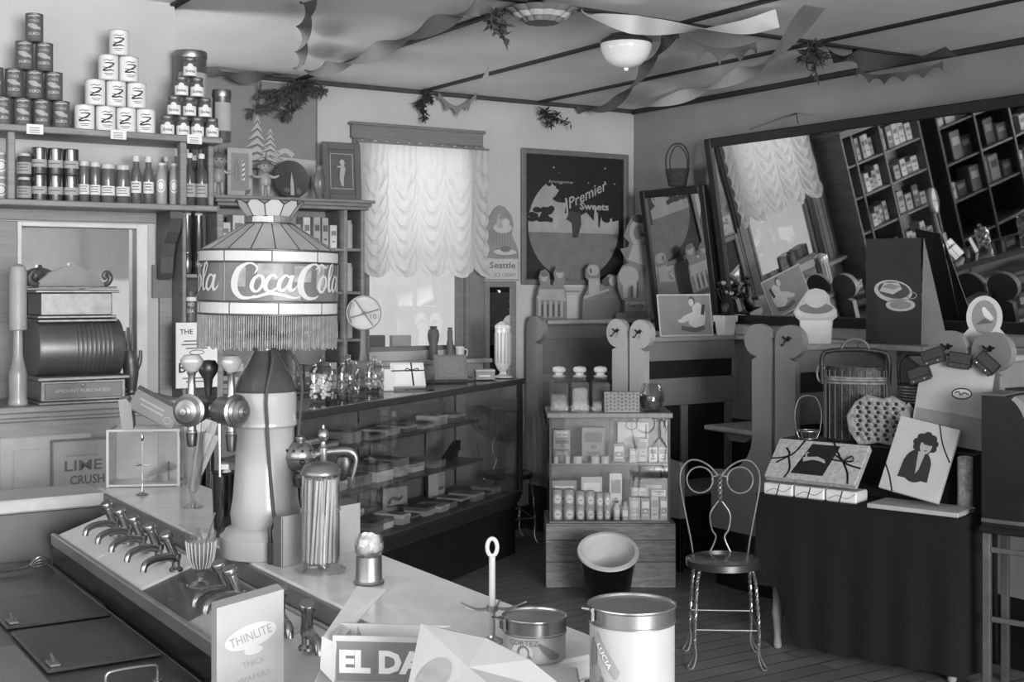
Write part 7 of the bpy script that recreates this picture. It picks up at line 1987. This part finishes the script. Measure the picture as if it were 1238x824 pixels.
for i, (x, z, rot, lab) in enumerate(((-.145, chh*.70, .5, 'dark wallet hung lowest on the wallet card beside the basket'), (-.10, chh*.93, .45, 'dark wallet on the upper corner of the card near the basket'), (.01, chh*.93, 0, 'dark wallet standing open at the middle top of the card'), (.115, chh*.95, -.6, 'dark wallet at the outer upper corner of the card'))):
    t = thing('wallet', lab, 'wallet', WM @ Vector((x, -.003, z)), 0, 'dark wallets on the card')
    t.rotation_euler = (WM.to_3x3() @ Matrix.Rotation(-rot, 3, 'Y')).to_euler()
    m = M(); m.chbox(-.05, .05, -.03, 0, -.012, .05, .004); m.build('wallet_body', mat('wallet_leather', .10, .35, var=.3), t)
    m = M(); m.chbox(-.048, .048, -.045, -.031, -.02, .004, .003); 
    for q in range(2): m.ball(.005, (-.03+.05*q, -.046, -.008), 1, 8)
    m.build('coin_flap', [mat('wallet_leather', .10), mat('snap_metal', .6, .3, .9)], t)
# stationery gift box with swan picture
bp = tw(.03, -.0, TS)
for i in range(3):
    pc = thing('wrapped_packet', 'white tissue-wrapped packet under the swan box, %s from the wire chair' % ORD[i], 'packet', tw(.10+.155*i, .075, TS), TA, 'white packets under the swan box')
    m = M(); m.chbox(-.074, .074, -.06, .06, 0, .052, .006)
    m.flat([(-.01, 0), (-.004, 0), (.012, .052), (.006, .052)], -.0606, 1); m.stroke([(-.06, .01), (-.02, .03), (.03, .02), (.07, .045)], .0025, -.0606, 1)
    m.build('packet_body', [mat('tissue_white', .76, .7, var=.12, scale=20), ink], pc)
t = thing('swan_box', 'pale ribboned stationery box with dark swan picture tilted on the table', 'box', tw(.255, .030, TS+.0535), TA)
TT = xf((0, -.02, .032), rx=-.78); bw2, bh2 = .225, .225
m = M(); m.T = TT; m.chbox(-bw2, bw2, 0, .035, 0, bh2, .004); m.build('box_body', mat('swan_box_paper', .60, .75, var=.25, scale=60), t)
m = M(); m.T = TT; m.flat([(-.10, .03), (.06, .03), (.09, bh2-.02), (-.05, bh2-.02)], -.0008, 0); m.flat([(-.06, .10), (-.02, .115), (.02, .11), (.05, .10), (.04, .12), (.0, .135), (-.03, .13), (-.07, .125)], -.0014, 1); m.stroke([(-.05, .125), (-.06, .145), (-.05, .155)], .008, -.0016, 1); m.build('picture', [mat('swan_ground', .10, .5), mat('swan_pale', .60, .6)], t)
m = M(); m.T = TT
for pts in ([(-bw2, .10), (-.13, .13), (-.09, bh2)], [(-.17, .17), (-.14, .13), (-.19, .08)], [(-.14, .12), (-.11, .05), (-.12, 0)]): m.stroke(pts, .009, -.0020, 0, 4)
m.build('ribbon', black, t); m = M(); m.T = TT
for pts in ([(.05, bh2), (.13, .12), (bw2, .09)], [(.13, .12), (.17, .06), (.19, 0)]): m.stroke(pts, .009, -.0020, 0, 4)
for sx in (-1, 1): m.tube([(.13, -.003, .12), (.13+sx*.04, -.02, .14), (.13+sx*.05, -.012, .12), (.13, -.003, .12)], .0035, 6, n=4)
m.build('ribbon', black, t)
# white board and portrait box lid
wb_ = thing('white_board', 'pale flat board lying at the near corner of the display table', 'board', tw(.555, -.035, TS), TA)
m = M(); m.chbox(0, .40, -.0, .20, 0, .020, .003); m.build('board_slab', mat('board_pale', .60, .6), wb_)
t = thing('portrait_box', 'pale box lid with a dark-haired lady portrait leaning on the table', 'box', tw(.70, .055, TS+.0212), TA)
t.rotation_euler = (0, 0, TA)
TT = xf((0, 0, .036), rx=-.36, ry=.17); w2, h2 = .135, .335
m = M(); m.T = TT; m.chbox(-w2, w2, 0, .026, .0, h2, .003); m.build('box_body', mat('portrait_paper', .62, .7, var=.08), t)
m = M(); m.T = TT; y = -.0008
m.disc(.0, .135, .062, .075, y, 0, 28); m.flat([(-.068, .07), (.066, .075), (.06, .16), (.03, .19), (-.03, .19), (-.062, .15)], y-.0002, 0)
m.flat([(-.01, .20), (.022, .20), (.014, .12), (.004, .10)], y-.0006, 1); m.disc(.008, .235, .042, .050, y-.0004, 0, 24); m.disc(.016, .228, .026, .035, y-.0008, 1, 22); m.disc(.012, .258, .040, .022, y-.0010, 0, 20, -.3)
for hx, hz2 in ((-.030, .215), (-.036, .24), (-.022, .268), (.008, .283), (.036, .272), (.050, .248), (.048, .222), (.0, .27)): m.disc(.008+(hx-.004)*.86, .235+(hz2-.235)*.86, .019, .017, y-.0003, 0, 14)
for dx in (-.009, .012): m.disc(.018+dx, .236, .004, .003, y-.0012, 0, 10)
m.stroke([(.012, .209), (.019, .207), (.027, .210)], .0035, y-.0012, 0); m.stroke([(.021, .235), (.024, .222), (.019, .220)], .002, y-.0012, 2)
m.build('portrait', [mat('portrait_dark', .12, .6), mat('portrait_skin', .56, .6), ink_m], t)
m = M(); m.T = TT; m.stroke([(.045, h2), (.085, h2*.75), (w2, h2*.55)], .006, -.001, 0); m.build('ribbon', black, t)
m = M(); m.T = TT; m.stroke([(-w2, h2*.33), (-.10, h2*.18), (-.07, 0)], .007, -.001, 0); m.build('ribbon', black, t)
t = thing('marbled_roll', 'upright marbled paper roll between portrait box and rounded cabinet', 'roll', tw(.905, .182, TS), 0)
m = M(); m.lathe([(0, 0), (.030, 0), (.032, .004), (.032, .225), (.024, .23), (.022, .22), (0, .22)], 22); m.build('roll_body', mat('marbled_paper', .60, .6, kind='marble', scale=18, var=.5), t)

# ================= rounded cabinet on its stand =================
X0, X1 = 1.035, 1.32
sd_ = thing('cabinet_stand', 'slender wooden stand with cross rails under the rounded cabinet', 'stand', tw(0, 0, 0), TA)
SZT2 = .690
stw = mat('stand_wood', .30, .4, kind='wood', var=.25)
M().chbox(X0, X1+.01, -.02, .245, SZT2-.025, SZT2, .004).build('top_board', wood_k, sd_)
for x in (X0+.01, X1-.03):
    for y in (-.01, .21): M().chbox(x, x+.032, y, y+.03, 0, SZT2-.026, .003).build('leg', stw, sd_)
for z in (.585, .30): M().chbox(X0+.043, X1-.031, -.005, .010, z, z+.022, .003).build('rail', stw, sd_)
cb_ = thing('rounded_cabinet', 'dark round-shouldered cabinet with pale front at the picture edge', 'cabinet', tw(X0+.005, 0, SZT2+.0005), TA)
hh = 1.235-SZT2
P = [(0, 0), (.195, 0), (.195, hh*.56), (.19, hh*.60)]+[(.09+.10*math.cos(a), hh*.60+hh*.385*math.sin(a)) for a in [PI*.5*i/10 for i in range(1, 11)]]+[(.0, hh*.985)]
m = M(); m.prism(P, 0, .23); m.build('body', mat('cabinet_dark', .09, .35, kind='wood', var=.3), cb_)
m = M(); m.chbox(-.008, .10, -.008, .238, hh*.985+.0, hh, .004); m.build('top_board', mat('cabinet_top', .36, .4), cb_)
m = M(); P2 = [(.09+.103*math.cos(a), hh*.60+hh*.385*math.sin(a)) for a in [PI*.5*i/10 for i in range(0, 9)]]+[(.09+.15*math.cos(a), hh*.60+hh*.41*math.sin(a)) for a in [PI*.5*i/10 for i in range(8, -1, -1)]]
m.prism(P2, -.004, .234); m.chbox(.197, .245, -.004, .234, 0, hh*.55, .003); m.build('pale_front', mat('cabinet_front', .50, .4), cb_)
m = M(); m.chbox(.0, .19, -.006, -.0005, hh*.03, hh*.06, .002); m.build('trim_line', stw, cb_)
# ================= ceiling lamp and party decorations =================
gp = onz(757, 42, CEIL)
t = thing('ceiling_lamp', 'white glass bowl ceiling lamp close under the ceiling', 'ceiling lamp', gp, 0)
r = 31.5/F*gp.y
m = M(); m.lathe([(0, 0), (r*.62, 0), (r*.66, -.008), (r*.98, -.03), (r*1.02, -.04), (r*.98, -.048), (0, -.048)], 36); m.build('ceiling_plate', mat('lamp_plate', .30, .4, .6), t)
m = M(); m.lathe([(r*.98, -.048), (r*1.0, -.06), (r*.96, -.085), (r*.80, -.125), (r*.55, -.155), (r*.25, -.17), (r*.10, -.172), (r*.09, -.18), (.008, -.186), (0, -.187)], 36); m.build('glass_bowl', mat('opal_glass', .92, .15, var=.02, coat=.4), t)

def streamer(label, pts, width, twists, tone, phase=0.0, n=14, group='twisted paper streamers under the ceiling'):
    P = smooth_path(pts, n); K = len(P)
    m = M(); vs = []
    L = 0
    for i, p in enumerate(P):
        t_ = (P[min(i+1, K-1)]-P[max(i-1, 0)]).normalized()
        up = Vector((0, 0, 1)); a = (up-t_*up.dot(t_))
        a = a.normalized() if a.length > 1e-4 else Vector((1, 0, 0)); b = t_.cross(a)
        w = phase+twists*PI*i/(K-1)
        d = a*math.cos(w)+b*math.sin(w); nn = t_.cross(d)*.0006
        vs += [p+d*width/2+nn, p-d*width/2+nn, p-d*width/2-nn, p+d*width/2-nn]
    fs = []
    for i in range(K-1):
        for j in range(4): fs.append((4*i+j, 4*i+(j+1) % 4, 4*i+4+(j+1) % 4, 4*i+4+j))
    m._add(vs, fs, 0, True)
    o = m.build('hanging_streamer', tone)
    return tag(o, label, 'streamer', group)
def cl(px, py, drop=.06): return onz(px, py, CEIL-drop)
st_d = mat('crepe_dark', .36, .8, var=.08); st_m = mat('crepe_mid', .46, .8, var=.08); st_l = mat('crepe_pale', .70, .8, var=.05)
streamer('grey streamer sagging along the back wall from jars to pine bough', [onv(px, py, 7.36) for px, py in ((250, 82), (272, 92), (300, 94), (330, 91), (360, 85))], .075, 2.0, st_d, .15)
streamer('twisted grey streamer running over the ceiling straight above the pine bough', [cl(373, 2), cl(369, 20), cl(366, 45), cl(363, 66), cl(361, 80, .05)], .075, 3.0, st_m, 1.2)
streamer('twisted grey streamer following the batten from pine bough to rosette', [cl(376, 86, .06), cl(400, 82, .10), cl(440, 68, .10), cl(490, 46, .10), cl(540, 24, .09), cl(578, 8, .06)], .085, 3.6, st_m, 1.4)
streamer('dark twisted streamer from the back corner up past the ceiling lamp', [onv(698, 133, 7.44), cl(735, 129, .05), cl(763, 104, .05), cl(785, 75, .05), cl(806, 48, .05), cl(820, 38, .04)], .07, 3.8, st_d, .7)
streamer('pale streamer sagging beside the ceiling lamp towards the front', [cl(704, 14, .06), cl(722, 22, .09), cl(760, 29, .09), cl(800, 33, .12), cl(850, 36, .12), cl(900, 33, .09), cl(940, 22, .05)], .085, 1.7, st_l, 1.3)
streamer('pale streamer along the side wall batten near the corner', [cl(775, 128, .05), cl(820, 118, .06), cl(860, 104, .07), cl(900, 88, .12), cl(935, 66, .16), cl(985, 8, .14)], .085, 3.0, st_l, 1.4)
streamer('broad dark streamer hanging by the side wall over the wide mirror', [cl(1004, 66, .04), cl(1020, 68, .10), cl(1030, 66, .12), cl(1045, 74, .14), cl(1090, 74, .12), cl(1150, 62, .05)], .10, 1.6, mat('crepe_deep', .22, .8), .4)
def bats(label, pts, depth, n, tone, v):
    """scalloped paper festoon: bat-wing points hanging from a sagging line (flat paper of real thickness)"""
    P = smooth_path(pts, 12); K = len(P)
    m = M(); vs = []; fs = []
    for i, p in enumerate(P):
        s = i/(K-1)*n; f = s % 1.0
        d = depth*(.35+.65*(abs(2*f-1))**2.2)
        if i in (0, K-1): d = depth*.9
        for o_ in (-.001, .001):
            q = p+Vector((0, o_, 0)); vs += [q, q-Vector((0, 0, d))]
    for i in range(K-1):
        a = 4*i; b = 4*i+4
        fs += [(a, b, b+1, a+1), (a+2, a+3, b+3, b+2), (a, a+2, b+2, b), (a+1, b+1, b+3, a+3)]
    m._add(vs, fs, 0)
    return tag(m.build('hanging_festoon', tone), label, 'festoon', 'scalloped paper festoons')
bats('small scalloped festoon by the back wall between window and rosette', [onv(px, py, 7.42) for px, py in ((530, 111), (540, 122), (553, 128), (566, 122), (576, 112))], .075, 4, st_m, 7.4)
bats('scalloped dark festoon beside the ceiling lamp', [cl(826, 42, .06), cl(845, 52, .09), cl(870, 58, .10), cl(895, 56, .09), cl(915, 50, .06)], .085, 4, st_d, 6)
bats('long scalloped dark festoon near the side wall above the wide mirror', [cl(1035, 82, .07), cl(1055, 90, .11), cl(1080, 88, .12), cl(1110, 84, .11), cl(1140, 74, .07)], .06, 5, MATS['crepe_deep'], 6)
m = M(); p = cl(591, 78, .02); m._add([p, p+Vector((.0, 0, -.10)), p+Vector((-.05, 0, -.10)), p+Vector((0, .002, 0)), p+Vector((.0, .002, -.10)), p+Vector((-.05, .002, -.10))], [(0, 2, 1), (3, 4, 5), (0, 1, 4, 3), (1, 2, 5, 4), (2, 0, 3, 5)], 0)
tag(m.build('hanging_pennant', st_m), 'small pointed paper pennant hanging from the middle batten', 'pennant')
# paper rosette
rp_ = cl(655, 12, .03)
t = thing('hanging_rosette', 'pale scalloped paper rosette under the ceiling at the top edge', 'rosette', rp_, 0)
m = M()
for k, (rr, z) in enumerate(((.155, 0), (.125, -.022), (.09, -.04))):
    n = 12
    pts = []
    for i in range(96):
        a = 2*PI*i/96; pts.append((rr*(1+.10*abs(math.sin(a*n/2)))*math.cos(a), rr*(1+.10*abs(math.sin(a*n/2)))*math.sin(a)))
    vs = [(x, y, z) for x, y in pts]+[(x*.8, y*.8, z-.02) for x, y in pts]
    m._add(vs, [tuple(range(96))]+[(i, (i+1) % 96, 96+(i+1) % 96, 96+i) for i in range(96)]+[tuple(range(191, 95, -1))], k % 2)
m.build('paper_petal', [st_m, st_l], t)
def bough(label, base, tips, size, tone, nleaf, seed, nm='hanging_bough'):
    q = random.Random(seed); m = M()
    for tip in tips:
        mid = (base+tip)/2+Vector((q.uniform(-.02, .02), 0, -.02))
        P = smooth_path([base, mid, tip], 8)
        m.tube(P, .004, 5, 0)
        for k in range(nleaf):
            p = P[int(q.uniform(.1, .999)*len(P))]
            d = Vector((q.uniform(-1, 1), q.uniform(-1, 1), q.uniform(-1.2, .4))).normalized()*size*q.uniform(.6, 1.2); w = d.orthogonal().normalized()*size*.16
            m._add([p, p+d*.5+w, p+d, p+d*.5-w], [(0, 1, 2, 3)], 1)
    return tag(m.build(nm, [mat('twig', .2, .8), tone]), label, 'bough', 'green boughs hung from the ceiling')
gr = mat('needle_dark', .30, .8, var=.3); gr2 = mat('needle_black', .17, .8, var=.3)
W = lambda px, py, v=7.40: onv(px, py, v)
bough('wide pine bough hung on the back wall over the winter poster', W(372, 98), [W(330, 118), W(305, 134), W(312, 112), W(352, 124), W(342, 142), W(392, 108), W(360, 100)], .07, gr, 60, 3)
bough('small dark leafy sprig hung on the back wall right above the window', W(517, 110), [W(508, 132), W(513, 142), W(506, 124), W(520, 120)], .05, gr2, 34, 4)
bough('small dark leafy sprig hung on the back wall over the large poster', W(655, 131), [W(672, 143), W(690, 148), W(678, 136), W(668, 150)], .05, gr2, 32, 5)
bough('dark sprig hanging from the ceiling near the side wall', cl(985, 50, .02), [cl(985, 74, .3), cl(994, 72, .3), cl(972, 70, .28), cl(986, 88, .36), cl(976, 66, .28)], .06, gr2, 34, 6)
bough('grey sprig hanging from the ceiling beside the paper rosette', cl(600, 10, .02), [cl(594, 28, .12), cl(610, 46, .22), cl(614, 30, .14), cl(604, 36, .16)], .055, gr, 34, 8)
